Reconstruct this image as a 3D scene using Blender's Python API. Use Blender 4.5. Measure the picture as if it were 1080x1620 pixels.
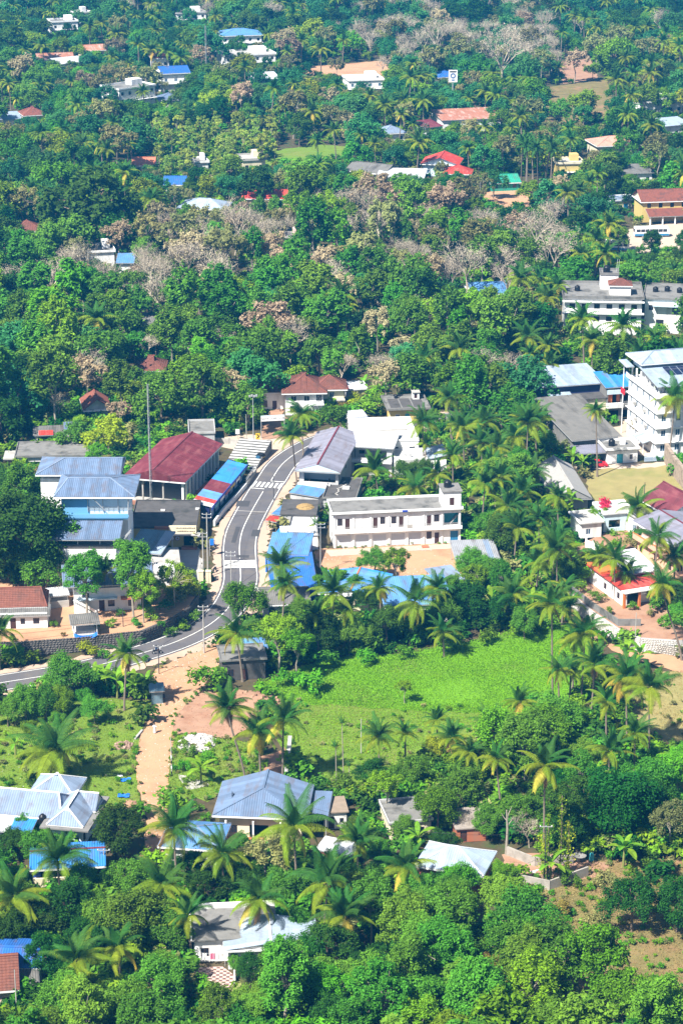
import bpy, math, random
import numpy as np
from mathutils import Vector, Matrix
for o in list(bpy.data.objects): bpy.data.objects.remove(o)
S = bpy.context.scene
COL = S.collection
R_ = math.radians
# ---------------------------------------------------------------- camera
CAM_H, PITCH, FPX = 160.0, R_(20), 3626.0
cam = bpy.data.cameras.new('camera'); co = bpy.data.objects.new('camera', cam); COL.objects.link(co)
cam.sensor_fit = 'VERTICAL'; cam.sensor_height = 36; cam.lens = FPX / 1620 * 36
cam.clip_start = 1; cam.clip_end = 9000
co.location = (0, 0, CAM_H); co.rotation_euler = (R_(90) - PITCH, 0, 0)
S.camera = co
# ---------------------------------------------------------------- sky, sun, exposure
SUN_EL, SUN_A = R_(51), R_(44)          # sun stands to the left of the camera, a little behind it
sd = Vector((-math.sin(SUN_A) * math.cos(SUN_EL), -math.cos(SUN_A) * math.cos(SUN_EL), math.sin(SUN_EL)))
W = bpy.data.worlds.new('World'); S.world = W; W.use_nodes = True
wn = W.node_tree; bg = wn.nodes['Background']
sky = wn.nodes.new('ShaderNodeTexSky'); sky.sky_type = 'NISHITA'; sky.sun_disc = False
sky.sun_elevation = SUN_EL; sky.sun_rotation = math.atan2(sd.x, sd.y)
wn.links.new(sky.outputs[0], bg.inputs[0]); bg.inputs[1].default_value = 0.05
sl = bpy.data.lights.new('sun', 'SUN'); sl.energy = 5.0; sl.angle = R_(0.53); sl.color = (1, .95, .86)
so = bpy.data.objects.new('sun', sl); COL.objects.link(so)
so.rotation_euler = sd.to_track_quat('Z', 'Y').to_euler(); so.location = sd * 300
vs = S.view_settings; vs.view_transform = 'Standard'; vs.look = 'None'; vs.exposure = 1.22; vs.gamma = 1
S.render.engine = 'CYCLES'
S.cycles.volume_bounces = 0; S.cycles.max_bounces = 6; S.cycles.transparent_max_bounces = 4
S.cycles.diffuse_bounces = 2; S.cycles.glossy_bounces = 2; S.cycles.transmission_bounces = 3

# ---------------------------------------------------------------- picture -> ground
FW = Vector((0, math.cos(PITCH), -math.sin(PITCH))); UP = Vector((0, math.sin(PITCH), math.cos(PITCH)))
def G(px, py, z=0.0):
    d = Vector((1, 0, 0)) * ((px - 540) / FPX) - UP * ((py - 810) / FPX) + FW
    t = (z - CAM_H) / d.z
    return Vector((0, 0, CAM_H)) + d * t
def PX(p):
    v = Vector(p) - Vector((0, 0, CAM_H)); dz = v.dot(FW)
    return 540 + v.x / dz * FPX, 810 - v.dot(UP) / dz * FPX
def SC(p):
    v = Vector(p) - Vector((0, 0, CAM_H)); return FPX / v.dot(FW)

# ---------------------------------------------------------------- materials
MATS = {}
def mat(name, col, rough=.8, var=.25, scale=.8, stain=None, stain_amt=.5, stain_scale=.35, bump=0., bscale=6., obj=0., hue=0., isl=0., trans=0., metal=0., streak=None, spec=.3):
    if name in MATS: return MATS[name]
    m = bpy.data.materials.new(name); m.use_nodes = True; MATS[name] = m
    nt = m.node_tree; N = nt.nodes.new; L = nt.links.new
    b = nt.nodes['Principled BSDF']; out = nt.nodes['Material Output']
    b.inputs['Roughness'].default_value = rough; b.inputs['Metallic'].default_value = metal
    b.inputs['Specular IOR Level'].default_value = spec
    tc = N('ShaderNodeTexCoord'); src = tc.outputs['Object']
    if streak:
        mp = N('ShaderNodeMapping'); mp.inputs['Scale'].default_value = streak; L(src, mp.inputs[0]); ssrc = mp.outputs[0]
    else: ssrc = src
    def noise(sc, s, det=4.):
        n = N('ShaderNodeTexNoise'); n.inputs['Scale'].default_value = sc; n.inputs['Detail'].default_value = det; n.inputs['Roughness'].default_value = .62
        L(s, n.inputs['Vector']); return n.outputs['Fac']
    def math_(op, a, bb):
        n = N('ShaderNodeMath'); n.operation = op
        for i, v in enumerate((a, bb)):
            if isinstance(v, (int, float)): n.inputs[i].default_value = v
            else: L(v, n.inputs[i])
        return n.outputs[0]
    val = 1.0
    if var: val = math_('ADD', math_('MULTIPLY', math_('SUBTRACT', noise(scale, src), .5), var * 2.4), 1.0)
    hs = .5
    if obj or hue:
        oi = N('ShaderNodeObjectInfo')
        if obj: val = math_('ADD', val, math_('MULTIPLY', math_('SUBTRACT', oi.outputs['Random'], .5), obj * 2))
        if hue:
            r2 = math_('FRACT', math_('MULTIPLY', oi.outputs['Random'], 17.31), 0)
            hs = math_('ADD', .5, math_('MULTIPLY', math_('SUBTRACT', r2, .68), hue * 2))
    if isl:
        gi = N('ShaderNodeNewGeometry')
        val = math_('ADD', val, math_('MULTIPLY', math_('SUBTRACT', gi.outputs['Random Per Island'], .5), isl * 2))
    h = N('ShaderNodeHueSaturation'); h.inputs['Color'].default_value = (*col, 1)
    if not isinstance(val, float): L(val, h.inputs['Value'])
    if not isinstance(hs, float): L(hs, h.inputs['Hue'])
    c = h.outputs[0]
    if stain:
        mx = N('ShaderNodeMix'); mx.data_type = 'RGBA'
        rmp = N('ShaderNodeMapRange'); rmp.inputs[1].default_value = .5; rmp.inputs[2].default_value = .68
        rmp.inputs[4].default_value = stain_amt
        L(noise(stain_scale, ssrc, 7.), rmp.inputs[0]); L(rmp.outputs[0], mx.inputs[0])
        L(c, mx.inputs[6]); mx.inputs[7].default_value = (*stain, 1); c = mx.outputs[2]
    L(c, b.inputs['Base Color'])
    if bump:
        bn = N('ShaderNodeBump'); bn.inputs['Strength'].default_value = bump; bn.inputs['Distance'].default_value = .08
        L(noise(bscale, src, 6.), bn.inputs['Height']); L(bn.outputs[0], b.inputs['Normal'])
    if trans:
        t = N('ShaderNodeBsdfTranslucent'); ad = N('ShaderNodeMixShader'); ad.inputs[0].default_value = trans
        h2 = N('ShaderNodeHueSaturation'); h2.inputs['Value'].default_value = 1.25; h2.inputs['Hue'].default_value = .485; L(c, h2.inputs['Color'])
        L(h2.outputs[0], t.inputs[0]); L(b.outputs[0], ad.inputs[1]); L(t.outputs[0], ad.inputs[2]); L(ad.outputs[0], out.inputs[0])
    return m
def metal(name, col, stain=(.13, .09, .07), amt=.5): return mat(name, col, .55, .22, .6, stain, amt, .8, .05, 3., obj=.15, streak=(1, .25, 1), spec=.3)
def plaster(name, col, dirt=(.22, .20, .17), amt=.4): return mat(name, col, .85, .06, .5, dirt, amt, .55, .15, 5., streak=(1, 1, .18))
def leaf(name, col, obj=.3, hue=.03, isl=.42, trans=.32): return mat(name, col, .65, .12, .35, obj=obj, hue=hue, isl=isl, trans=trans, spec=.12)
white = plaster('white_plaster', (.80, .80, .79), amt=.32); cream = plaster('cream_plaster', (.72, .64, .45)); yellow = plaster('yellow_plaster', (.60, .46, .16), amt=.2)
peach = plaster('peach_plaster', (.68, .42, .28), amt=.15); skyblue = plaster('sky_blue_plaster', (.14, .36, .58), amt=.15); orange = plaster('orange_plaster', (.62, .17, .04), amt=.15)
paleblue = plaster('pale_blue_plaster', (.55, .68, .78), amt=.2); greyw = plaster('grey_plaster', (.45, .45, .45)); pinkw = plaster('pink_plaster', (.72, .5, .45)); brick = plaster('brick_red_plaster', (.42, .14, .07))
oldcon = mat('weathered_concrete', (.19, .185, .175), .9, .3, .6, (.05, .05, .045), .8, .35, .3, 5.)
darkcon = mat('dark_mossy_concrete', (.085, .08, .078), .9, .35, .7, (.03, .032, .028), .7, .4, .3, 5.)
lightcon = mat('pale_concrete', (.40, .385, .36), .9, .15, .6, (.22, .2, .17), .5, .4, .2, 5.)
asphalt = mat('asphalt', (.105, .10, .108), .9, .22, .25, (.16, .14, .12), .6, .2, .2, 9., streak=(1, 1, 1))
paint = mat('road_paint', (.80, .80, .76), .8, .12, 2., (.3, .3, .3), .35, 1.2)
metal_blue = metal('blue_sheet', (.03, .13, .42)); metal_lblue = metal('light_blue_sheet', (.10, .25, .50)); metal_gb = metal('grey_blue_sheet', (.125, .18, .28)); metal_gb2 = metal('pale_grey_blue_sheet', (.20, .26, .36))
metal_grey = metal('grey_sheet', (.26, .27, .29)); metal_lil = metal('lilac_grey_sheet', (.20, .20, .25)); metal_white = metal('white_sheet', (.52, .54, .57), amt=.35); metal_pale = metal('pale_blue_white_sheet', (.29, .36, .45), amt=.35)
metal_mar = metal('maroon_sheet', (.135, .026, .036), (.28, .10, .10), .5); metal_red = metal('red_sheet', (.45, .05, .035), (.5, .2, .15)); metal_bright = metal('bright_blue_sheet', (.035, .21, .55)); metal_green = metal('green_sheet', (.03, .30, .20)); metal_teal = metal('teal_grey_sheet', (.15, .25, .31))
metal_rust = metal('rusty_sheet', (.38, .16, .10), (.55, .45, .4), .7); metal_orange = metal('orange_sheet', (.55, .18, .10)); metal_pink = metal('salmon_sheet', (.50, .26, .19))
asbestos = mat('weathered_asbestos', (.15, .145, .135), .9, .3, .5, (.05, .047, .043), .75, .35, .15, 4., streak=(1.5, .35, 1)); tent = mat('grey_tarpaulin', (.29, .285, .275), .7, .12, .4, (.3, .28, .25), .4, .4)
tile = mat('terracotta_tile', (.175, .066, .046), .85, .35, 1.5, (.08, .05, .04), .6, .5, .2, 4., obj=.1); tile2 = mat('dark_terracotta_tile', (.22, .075, .05), .85, .35, 1.5, (.07, .045, .04), .7, .5, .2, 4.)
glass = mat('window_glass', (.02, .025, .035), .12, .1, spec=.6); glassb = mat('blue_window_glass', (.03, .09, .16), .15, .1, spec=.6); wood = mat('dark_brown_wood', (.07, .03, .022), .6); bluep = mat('blue_door_paint', (.03, .18, .36), .5); tealp = mat('teal_paint', (.05, .33, .38), .5)
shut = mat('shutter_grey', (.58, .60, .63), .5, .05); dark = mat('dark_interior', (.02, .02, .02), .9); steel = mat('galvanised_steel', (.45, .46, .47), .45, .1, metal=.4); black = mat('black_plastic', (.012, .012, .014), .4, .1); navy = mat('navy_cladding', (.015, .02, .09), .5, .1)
deepblue = mat('deep_blue_paint', (.02, .06, .40), .5, .1); solar = mat('solar_cell', (.012, .018, .05), .15, .1, spec=.6); redp = mat('red_paint', (.55, .02, .03), .35, .05); whitep = mat('white_paint', (.82, .82, .82), .4, .04); yellp = mat('yellow_paint', (.75, .48, .03), .5, .05)
dirt = mat('laterite_dirt', (.45, .26, .15), .95, .16, .35, (.30, .15, .085), .6, .12, .5, 2.5); dirt2 = mat('pale_dirt', (.46, .34, .26), .95, .15, .3, (.36, .23, .15), .6, .15, .4, 2.5); redsoil = mat('red_soil', (.34, .20, .13), .95, .25, .5, (.25, .11, .06), .6, .3, .5, 2.5); sand = mat('sandy_concrete', (.46, .37, .29), .95, .12, .4, (.4, .3, .22), .5, .2, .3, 3.)
soil = mat('forest_floor', (.075, .058, .028), .95, .6, .6, (.035, .085, .014), .85, .22, .7, 2.)
lawn = mat('field_grass', (.125, .21, .018), .95, .3, .3, (.20, .20, .05), .5, .1, .6, 5.); marsh = mat('marsh_green', (.12, .28, .008), .95, .2, .25, (.13, .17, .03), .75, .07, .6, 5.); drylawn = mat('dry_grass', (.27, .23, .09), .95, .25, .35, (.17, .19, .05), .7, .12, .5, 5.); scrub = mat('scrubby_grass', (.17, .14, .05), .95, .45, .3, (.30, .17, .09), .9, .12, .6, 4.)
stone = mat('white_rubble', (.52, .50, .47), .9, .2, 2., isl=.12); stoned = mat('dark_rubble', (.12, .11, .10), .95, .4, 1.2, (.05, .055, .04), .7, .5, .6, 3.); block = mat('concrete_block', (.36, .33, .29), .95, .25, .8, (.15, .14, .12), .6, .5, .3, 4.)
bark = mat('grey_brown_bark', (.20, .15, .11), .9, .3, 2.); barkp = mat('pale_bark', (.30, .265, .21), .9, .3, 2.); barkb = mat('pinkish_grey_twigs', (.41, .355, .265), .9, .2, 1., obj=.18, hue=.01); palmbark = mat('palm_bark', (.20, .16, .125), .9, .3, 3.)
L_mid = leaf('mid_green_leaves', (.080, .235, .018)); L_dark = leaf('dark_green_leaves', (.026, .105, .009)); L_yel = leaf('yellow_green_leaves', (.20, .32, .012)); L_bri = leaf('bright_green_leaves', (.105, .28, .010)); L_oli = leaf('olive_leaves', (.22, .24, .08)); L_bro = leaf('brown_green_leaves', (.19, .15, .03)); L_blu = leaf('hazy_blue_green_leaves', (.042, .19, .052))  # L_blu: blue-green foliage, lightened towards teal so distance haze is in the colour
L_sap = leaf('pale_sapling_leaves', (.24, .36, .05)); L_tan = leaf('tan_dry_leaves', (.36, .31, .17)); F_green = leaf('palm_frond_green', (.16, .25, .012), .12, .02, .2, .25); F_dark = leaf('palm_frond_dark', (.035, .125, .016), .12, .02, .2, .2); F_yel = leaf('palm_frond_yellow', (.46, .40, .05), .15, .02, .2, .25); F_dry = leaf('palm_frond_dry', (.30, .19, .08), .15, .02, .2, .15); ban = leaf('banana_leaf', (.15, .34, .02), .15, .02, .2, .35)
bougain = leaf('red_bougainvillea', (.55, .03, .04), .1, .01, .3, .3); weed = leaf('marsh_weed', (.17, .36, .006), .1, .01, .35, .3); grassm = leaf('grass_blades', (.15, .24, .018), .1, .02, .4, .3); drygrassm = leaf('dry_grass_blades', (.30, .24, .08), .1, .02, .4, .2)
skin = mat('skin', (.16, .08, .05), .6, .05); cloth = mat('white_cotton', (.8, .8, .8), .9, .05); hair = mat('black_hair', (.01, .01, .01), .6, 0); bluetarp = mat('blue_tarpaulin', (.02, .16, .65), .5, .15)
tyre = mat('tyre_rubber', (.015, .015, .015), .8, .1)
def checker():
    m = bpy.data.materials.new('chequered_floor_tiles'); m.use_nodes = True; nt = m.node_tree; b = nt.nodes['Principled BSDF']
    t = nt.nodes.new('ShaderNodeTexCoord'); c = nt.nodes.new('ShaderNodeTexChecker'); c.inputs['Scale'].default_value = 2.2
    c.inputs[1].default_value = (.55, .42, .36, 1); c.inputs[2].default_value = (.16, .09, .08, 1)
    nt.links.new(t.outputs['Object'], c.inputs[0]); nt.links.new(c.outputs[0], b.inputs['Base Color']); b.inputs['Roughness'].default_value = .6; return m
check = checker()

# ---------------------------------------------------------------- mesh helpers
class MB:
    def __init__(s): s.v = []; s.f = []; s.mi = []; s.m = []
    def _i(s, m):
        if m is None: return 0
        if m not in s.m: s.m.append(m)
        return s.m.index(m)
    def poly(s, pts, m=None):
        n = len(s.v); s.v += [tuple(p) for p in pts]; s.f.append(tuple(range(n, n + len(pts)))); s.mi.append(s._i(m)); return s
    def box(s, x0, y0, z0, x1, y1, z1, m=None, M=None):
        p = [Vector((x, y, z)) for z in (z0, z1) for y in (y0, y1) for x in (x0, x1)]
        if M is not None: p = [M @ q for q in p]
        n = len(s.v); s.v += [tuple(q) for q in p]
        for f in ((0, 2, 3, 1), (4, 5, 7, 6), (0, 1, 5, 4), (2, 6, 7, 3), (0, 4, 6, 2), (1, 3, 7, 5)):
            s.f.append(tuple(n + i for i in f)); s.mi.append(s._i(m))
        return s
    def bar(s, a, b, w, h=None, m=None):
        a, b = Vector(a), Vector(b); d = b - a; L = d.length; h = h or w
        M = Matrix.Translation(a) @ d.to_track_quat('X', 'Z').to_matrix().to_4x4()
        return s.box(0, -w / 2, -h / 2, L, w / 2, h / 2, m, M)
    def tube(s, pts, rad, n=6, m=None, cap=True):
        pts = [Vector(p) for p in pts]; base = len(s.v); k = s._i(m)
        rad = rad if isinstance(rad, (list, tuple)) else [rad] * len(pts)
        for i, p in enumerate(pts):
            d = (pts[min(i + 1, len(pts) - 1)] - pts[max(i - 1, 0)]); d = d.normalized() if d.length else Vector((0, 0, 1))
            u = d.cross(Vector((0, 1, 0)) if abs(d.y) < .9 else Vector((1, 0, 0))).normalized(); w = d.cross(u)
            for j in range(n):
                a = j * 2 * math.pi / n; s.v.append(tuple(p + (u * math.cos(a) + w * math.sin(a)) * rad[i]))
        for i in range(len(pts) - 1):
            for j in range(n):
                s.f.append((base + i * n + j, base + i * n + (j + 1) % n, base + (i + 1) * n + (j + 1) % n, base + (i + 1) * n + j)); s.mi.append(k)
        if cap:
            s.f.append(tuple(base + j for j in range(n))); s.mi.append(k)
            s.f.append(tuple(base + (len(pts) - 1) * n + j for j in reversed(range(n)))); s.mi.append(k)
        return s
    def lathe(s, prof, c=(0, 0, 0), n=12, m=None, axis='z'):
        base = len(s.v); k = s._i(m); c = Vector(c)
        for r, h in prof:
            for j in range(n):
                a = j * 2 * math.pi / n; x, y = r * math.cos(a), r * math.sin(a)
                s.v.append(tuple(c + Vector((x, y, h) if axis == 'z' else ((h, x, y) if axis == 'x' else (x, h, y)))))
        for i in range(len(prof) - 1):
            for j in range(n):
                s.f.append((base + i * n + j, base + i * n + (j + 1) % n, base + (i + 1) * n + (j + 1) % n, base + (i + 1) * n + j)); s.mi.append(k)
        return s
    def mesh(s, name, mats=None, smooth=False):
        me = bpy.data.meshes.new(name); me.from_pydata(s.v, [], s.f)
        ms = s.m if s.m else ([mats] if mats is not None and not isinstance(mats, list) else (mats or []))
        for m in ms: me.materials.append(m)
        if s.m: me.polygons.foreach_set('material_index', s.mi)
        if smooth: me.polygons.foreach_set('use_smooth', [True] * len(me.polygons))
        me.update(); return me
    def build(s, name, mats=None, parent=None, smooth=False):
        return ob(name, s.mesh(name, mats, smooth), parent)
def ob(name, data, parent=None, loc=None, rz=None):
    o = bpy.data.objects.new(name, data); COL.objects.link(o)
    if parent: o.parent = parent
    if loc is not None: o.location = loc
    if rz is not None: o.rotation_euler = (0, 0, rz)
    return o
def tag(o, label=None, cat=None, group=None, kind=None):
    if label: o['label'] = label
    if cat: o['category'] = cat
    if group: o['group'] = group
    if kind: o['kind'] = kind
    return o
def empty(name, loc, rz=0, label=None, cat=None, group=None):
    o = ob(name, None, None, loc, rz); o.empty_display_size = .3; return tag(o, label, cat, group)
def arr_mesh(name, v, f, mats, mi=None, smooth=False):
    me = bpy.data.meshes.new(name); v = np.asarray(v, np.float32); f = np.asarray(f, np.int32); k = f.shape[1]
    me.vertices.add(len(v)); me.vertices.foreach_set('co', v.ravel())
    me.loops.add(f.size); me.loops.foreach_set('vertex_index', f.ravel())
    me.polygons.add(len(f)); me.polygons.foreach_set('loop_start', np.arange(0, f.size, k, dtype=np.int32)); me.polygons.foreach_set('loop_total', np.full(len(f), k, np.int32))
    for m in mats: me.materials.append(m)
    if mi is not None: me.polygons.foreach_set('material_index', np.asarray(mi, np.int32))
    if smooth: me.polygons.foreach_set('use_smooth', [True] * len(f))
    me.update(calc_edges=True); return me
def in_poly(x, y, P):
    c = False; j = len(P) - 1
    for i in range(len(P)):
        if (P[i][1] > y) != (P[j][1] > y) and x < (P[j][0] - P[i][0]) * (y - P[i][1]) / (P[j][1] - P[i][1]) + P[i][0]: c = not c
        j = i
    return c
FOOT = []     # footprints (world polygons) where no tree may stand
CLEAR = []    # (px box, base py): nothing planted at random in front of these
LAND = []     # landmarks for the labels of the plants
MARK = lambda n, x, y: LAND.append((n, x, y))

# ---------------------------------------------------------------- ground, fields, road
gm = MB(); gm.poly([(-3500, -600, -.06), (3500, -600, -.06), (3500, 7500, -.06), (-3500, 7500, -.06)])
tag(gm.build('ground', soil), kind='structure')
rnd = random.Random(5)
def jag(P, amp, step=1.6):
    out = []
    for i in range(len(P)):
        a, b = P[i], P[(i + 1) % len(P)]; n = max(1, int((b - a).length / step))
        for k in range(n):
            p = a.lerp(b, k / n); out.append(Vector((p.x + rnd.gauss(0, amp), p.y + rnd.gauss(0, amp), p.z)))
    return out
from mathutils.geometry import tessellate_polygon
PATCH = {}
def patch(name, pts, m, z=0., lvl=0., amp=.35, tree=False):
    P = jag([G(x, y, z) for x, y in pts], amp); P = [Vector((p.x, p.y, z + lvl)) for p in P]
    tri = tessellate_polygon([P]); me = bpy.data.meshes.new(name); me.from_pydata([tuple(p) for p in P], [], [t if (P[t[1]] - P[t[0]]).cross(P[t[2]] - P[t[0]]).z > 0 else t[::-1] for t in tri])
    me.materials.append(m); o = ob(name, me); tag(o, kind='structure')
    if not tree: FOOT.append([(p.x, p.y) for p in P])
    return [(p.x, p.y) for p in P]
# fields and yards (thin sheets a few centimetres over the ground)
lawnP = patch('meadow', [(440, 1102), (560, 1108), (700, 1118), (835, 1115), (835, 1150), (700, 1200), (600, 1255), (480, 1255), (465, 1200), (445, 1180), (440, 1130)], lawn)
marshP = patch('marsh_field', [(400, 1085), (470, 1060), (520, 1040), (650, 1032), (760, 1012), (880, 980), (925, 1000), (945, 1060), (900, 1115), (830, 1125), (700, 1128), (560, 1118), (450, 1112)], marsh, lvl=.04)
leftP = patch('meadow', [(-60, 1120), (120, 1100), (245, 1110), (220, 1165), (212, 1215), (225, 1275), (150, 1275), (-60, 1250)], lawn)
strip = patch('verge', [(270, 1162), (330, 1165), (400, 1175), (425, 1240), (330, 1265), (264, 1262)], lawn, lvl=-.01)
patch('lawn', [(925, 752), (950, 738), (1052, 732), (1075, 762), (1095, 772), (1050, 800), (940, 800)], drylawn)
dryP = patch('dry_meadow', [(985, 1095), (1040, 1062), (1110, 1060), (1110, 1195), (1035, 1195)], drylawn)
slopeP = patch('dry_slope', [(800, 1395), (940, 1360), (1110, 1362), (1110, 1640), (960, 1640), (850, 1560), (780, 1470)], scrub, tree=True)
trackP = patch('dirt_track', [(246, 1060), (300, 1034), (335, 1014), (352, 1022), (345, 1060), (325, 1090), (300, 1110), (279, 1130), (273, 1180), (266, 1250), (262, 1310), (270, 1355), (222, 1357), (236, 1310), (225, 1270), (212, 1215), (222, 1165), (240, 1125), (250, 1090)], dirt, lvl=.03, amp=.22)
yardP = patch('dirt_yard', [(276, 1128), (300, 1106), (330, 1085), (400, 1096), (440, 1108), (448, 1122), (420, 1130), (370, 1168), (330, 1164), (290, 1160), (274, 1166)], redsoil, lvl=.015)
patch('dirt_path', [(418, 1198), (447, 1185), (452, 1180), (450, 1240), (418, 1242)], redsoil, lvl=.06)
patch('gravel_patch', [(283, 1224), (310, 1227), (331, 1242), (296, 1250)], lightcon, lvl=.02)
shopyardP = patch('dirt_yard', [(500, 868), (728, 858), (765, 872), (745, 900), (690, 935), (600, 918), (520, 908), (498, 892)], dirt, lvl=.0, amp=.3)
patch('forecourt_paving', [(514, 871), (727, 860), (731, 867), (620, 874), (522, 881)], sand, lvl=.05, amp=.1)
patch('forecourt', [(335, 692), (395, 688), (460, 694), (480, 700), (440, 724), (418, 744), (400, 762), (396, 740), (402, 716), (340, 706)], sand, lvl=-.015)
patch('gate_lane', [(414, 694), (457, 694), (451, 655), (447, 632), (428, 630), (414, 655)], redsoil, lvl=.0)
patch('parking_yard', [(270, 868), (318, 866), (322, 925), (300, 950), (272, 905)], lightcon, lvl=.01)
patch('bus_yard', [(965, 368), (1095, 345), (1095, 396), (985, 402)], sand)
patch('clearing', [(455, 108), (605, 96), (625, 120), (560, 128), (470, 124)], dirt)
patch('clearing', [(425, 240), (500, 228), (548, 232), (550, 256), (440, 260)], lawn)
patch('clearing', [(752, 304), (850, 298), (880, 322), (780, 332)], dirt)
patch('clearing', [(872, 100), (935, 92), (945, 125), (890, 132)], redsoil)
patch('hill_clearing', [(850, 140), (960, 125), (975, 185), (850, 205)], scrub)
patch('grove_floor', [(230, 215), (425, 205), (440, 262), (240, 262)], lawn, tree=True)
patch('drive', [(1012, 733), (1050, 729), (1052, 736), (1010, 741), (880, 742), (890, 736)], sand, lvl=.02)
patch('tower_yard', [(955, 690), (1005, 655), (1030, 690), (1052, 730), (990, 712)], sand, lvl=-.02)
patch('farm_yard', [(790, 1350), (850, 1350), (960, 1362), (950, 1385), (870, 1398), (800, 1392)], redsoil, lvl=.02)
patch('wall_path', [(900, 955), (960, 1015), (1000, 1030), (1095, 1045), (1095, 1070), (1010, 1045), (930, 1010), (890, 965)], dirt, lvl=.06)
CLEAR += [((480, 98, 610, 122), 128), ((430, 232, 545, 252), 260), ((878, 92, 938, 125), 132), ((860, 148, 962, 192), 205), ((765, 300, 850, 324), 332), ((985, 360, 1080, 392), 402)]
# raised yards
def terrace(name, pts, z, top, side):
    P = [G(x, y, z) for x, y in pts]; n = len(P); m = MB()
    if sum(P[i].x * P[(i + 1) % n].y - P[(i + 1) % n].x * P[i].y for i in range(n)) < 0: P.reverse()
    for t in tessellate_polygon([P]):
        q = [P[i] for i in t]
        if (q[1] - q[0]).cross(q[2] - q[0]).z < 0: q.reverse()
        m.poly(q, top)
    for i in range(n):
        a, b = P[i], P[(i + 1) % n]; m.poly([(a.x, a.y, -1), (b.x, b.y, -1), b, a], side)
    tag(m.build(name), kind='structure'); FOOT.append([(p.x, p.y) for p in P])
TL, TR = 2.5, 2.4
terrace('raised_yard', [(-120, 1016), (37, 1015), (111, 1010), (222, 998), (270, 978), (300, 960), (312, 940), (285, 915), (240, 900), (60, 890), (-120, 900)], TL, dirt, stoned)
WALLR = [(886, 926), (935, 966), (976, 994), (1012, 1009), (1070, 1013), (1130, 1008)]
terrace('raised_yard', WALLR + [(1130, 840), (985, 830), (900, 868)], TR, redsoil, stone)
# road
def smooth(P, n=10):
    out = []
    for i in range(len(P) - 1):
        p0, p1, p2, p3 = P[max(i - 1, 0)], P[i], P[i + 1], P[min(i + 2, len(P) - 1)]
        for k in range(n):
            t = k / n; out.append(.5 * ((2 * p1) + (p2 - p0) * t + (2 * p0 - 5 * p1 + 4 * p2 - p3) * t * t + (3 * p1 - p0 - 3 * p2 + p3) * t ** 3))
    return out + [P[-1]]
RC = smooth([G(x, y) for x, y in [(-140, 1102), (-60, 1091), (0, 1081), (115, 1062), (200, 1041), (270, 1019), (318, 997), (350, 974), (369, 950), (380, 921), (379.5, 890), (379, 864), (383.5, 840), (396, 813), (418, 775), (429, 760), (442, 740), (455, 727), (475, 713), (505, 698), (545, 686), (610, 674), (720, 660)]])
def nrm(P, i):
    d = P[min(i + 1, len(P) - 1)] - P[max(i - 1, 0)]; return Vector((-d.y, d.x, 0)).normalized()
def ribbon(name, P, o0, o1, z, m, i0=0, i1=None, parent=None, jit=0):
    mb = MB(); i1 = i1 if i1 is not None else len(P); a = None
    for i in range(i0, i1):
        n = nrm(P, i); j0, j1 = rnd.gauss(0, jit), rnd.gauss(0, jit)
        q = [P[i] + n * (o0 + j0) + Vector((0, 0, z)), P[i] + n * (o1 + j1) + Vector((0, 0, z))]
        if a: mb.poly([a[0], a[1], q[1], q[0]])
        a = q
    o = mb.build(name, m, parent)
    if not parent: tag(o, kind='structure')
    return o
ribbon('road_shoulder', RC, -5.6, 5.2, .04, dirt2, jit=.35)
road = ribbon('road', RC, -3.55, 3.55, .075, asphalt, jit=.05)
FOOT.append([tuple((RC[i] + nrm(RC, i) * 6.2)[:2]) for i in range(len(RC))] + [tuple((RC[i] - nrm(RC, i) * 6.2)[:2]) for i in reversed(range(len(RC)))])
for o in (-3.1, 3.1): ribbon('edge_line', RC, o - .075, o + .075, .085, paint, parent=road)
PXY = [PX(p) for p in RC]
def near(py, px=None): return min(range(len(RC)), key=lambda i: abs(PXY[i][1] - py) + (abs(PXY[i][0] - px) if px else 0))
iz0, iz1, ir0, ir1 = near(762), near(773), near(887), near(899)
ribbon('centre_line', RC, -.07, .07, .085, paint, ir1, None, road) if False else None
ribbon('centre_line', RC, -.07, .07, .085, paint, 0, ir0 - 1, road)
ribbon('centre_line', RC, -.07, .07, .085, paint, ir0 + 1, min(iz0, iz1) - 1, road)
ribbon('centre_line', RC, -.07, .07, .085, paint, max(iz0, iz1) + 1, None, road)
def cross_rect(c, d, n, s0, s1, t0, t1, z): return [c + n * s0 + d * t0 + Vector((0, 0, z)), c + n * s0 + d * t1 + Vector((0, 0, z)), c + n * s1 + d * t1 + Vector((0, 0, z)), c + n * s1 + d * t0 + Vector((0, 0, z))]
iz = near(767.5); n = nrm(RC, iz); d = Vector((n.y, -n.x, 0)); c = RC[iz]
zm = None
for k in range(7):
    s = -3.0 + k * .93
    MB().poly(cross_rect(c, d, n, s, s + .5, -1.6, 1.6, .086)).build('zebra_stripe', paint, road)
for (t, s0, s1) in ((2.6, -3, 0), (-2.6, 0, 3)): MB().poly(cross_rect(c, d, n, s0, s1, t - .14, t + .14, .087)).build('stop_line', paint, road)
ir = near(892); n = nrm(RC, ir); d = Vector((n.y, -n.x, 0)); c = RC[ir]
for k in range(6): MB().poly(cross_rect(c, d, n, -3.0, 3.0, -2 + k * .72, -1.66 + k * .72, .087)).build('rumble_strip', paint, road)
ic = near(808); n = nrm(RC, ic); d = Vector((n.y, -n.x, 0)); c = RC[ic]
MB().poly(cross_rect(c, d, n, -3.4, 3.6, -.12, .12, .088)).build('road_joint', lightcon, road)
ik = near(842); n = nrm(RC, ik); d = Vector((n.y, -n.x, 0)); c = RC[ik]
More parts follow.
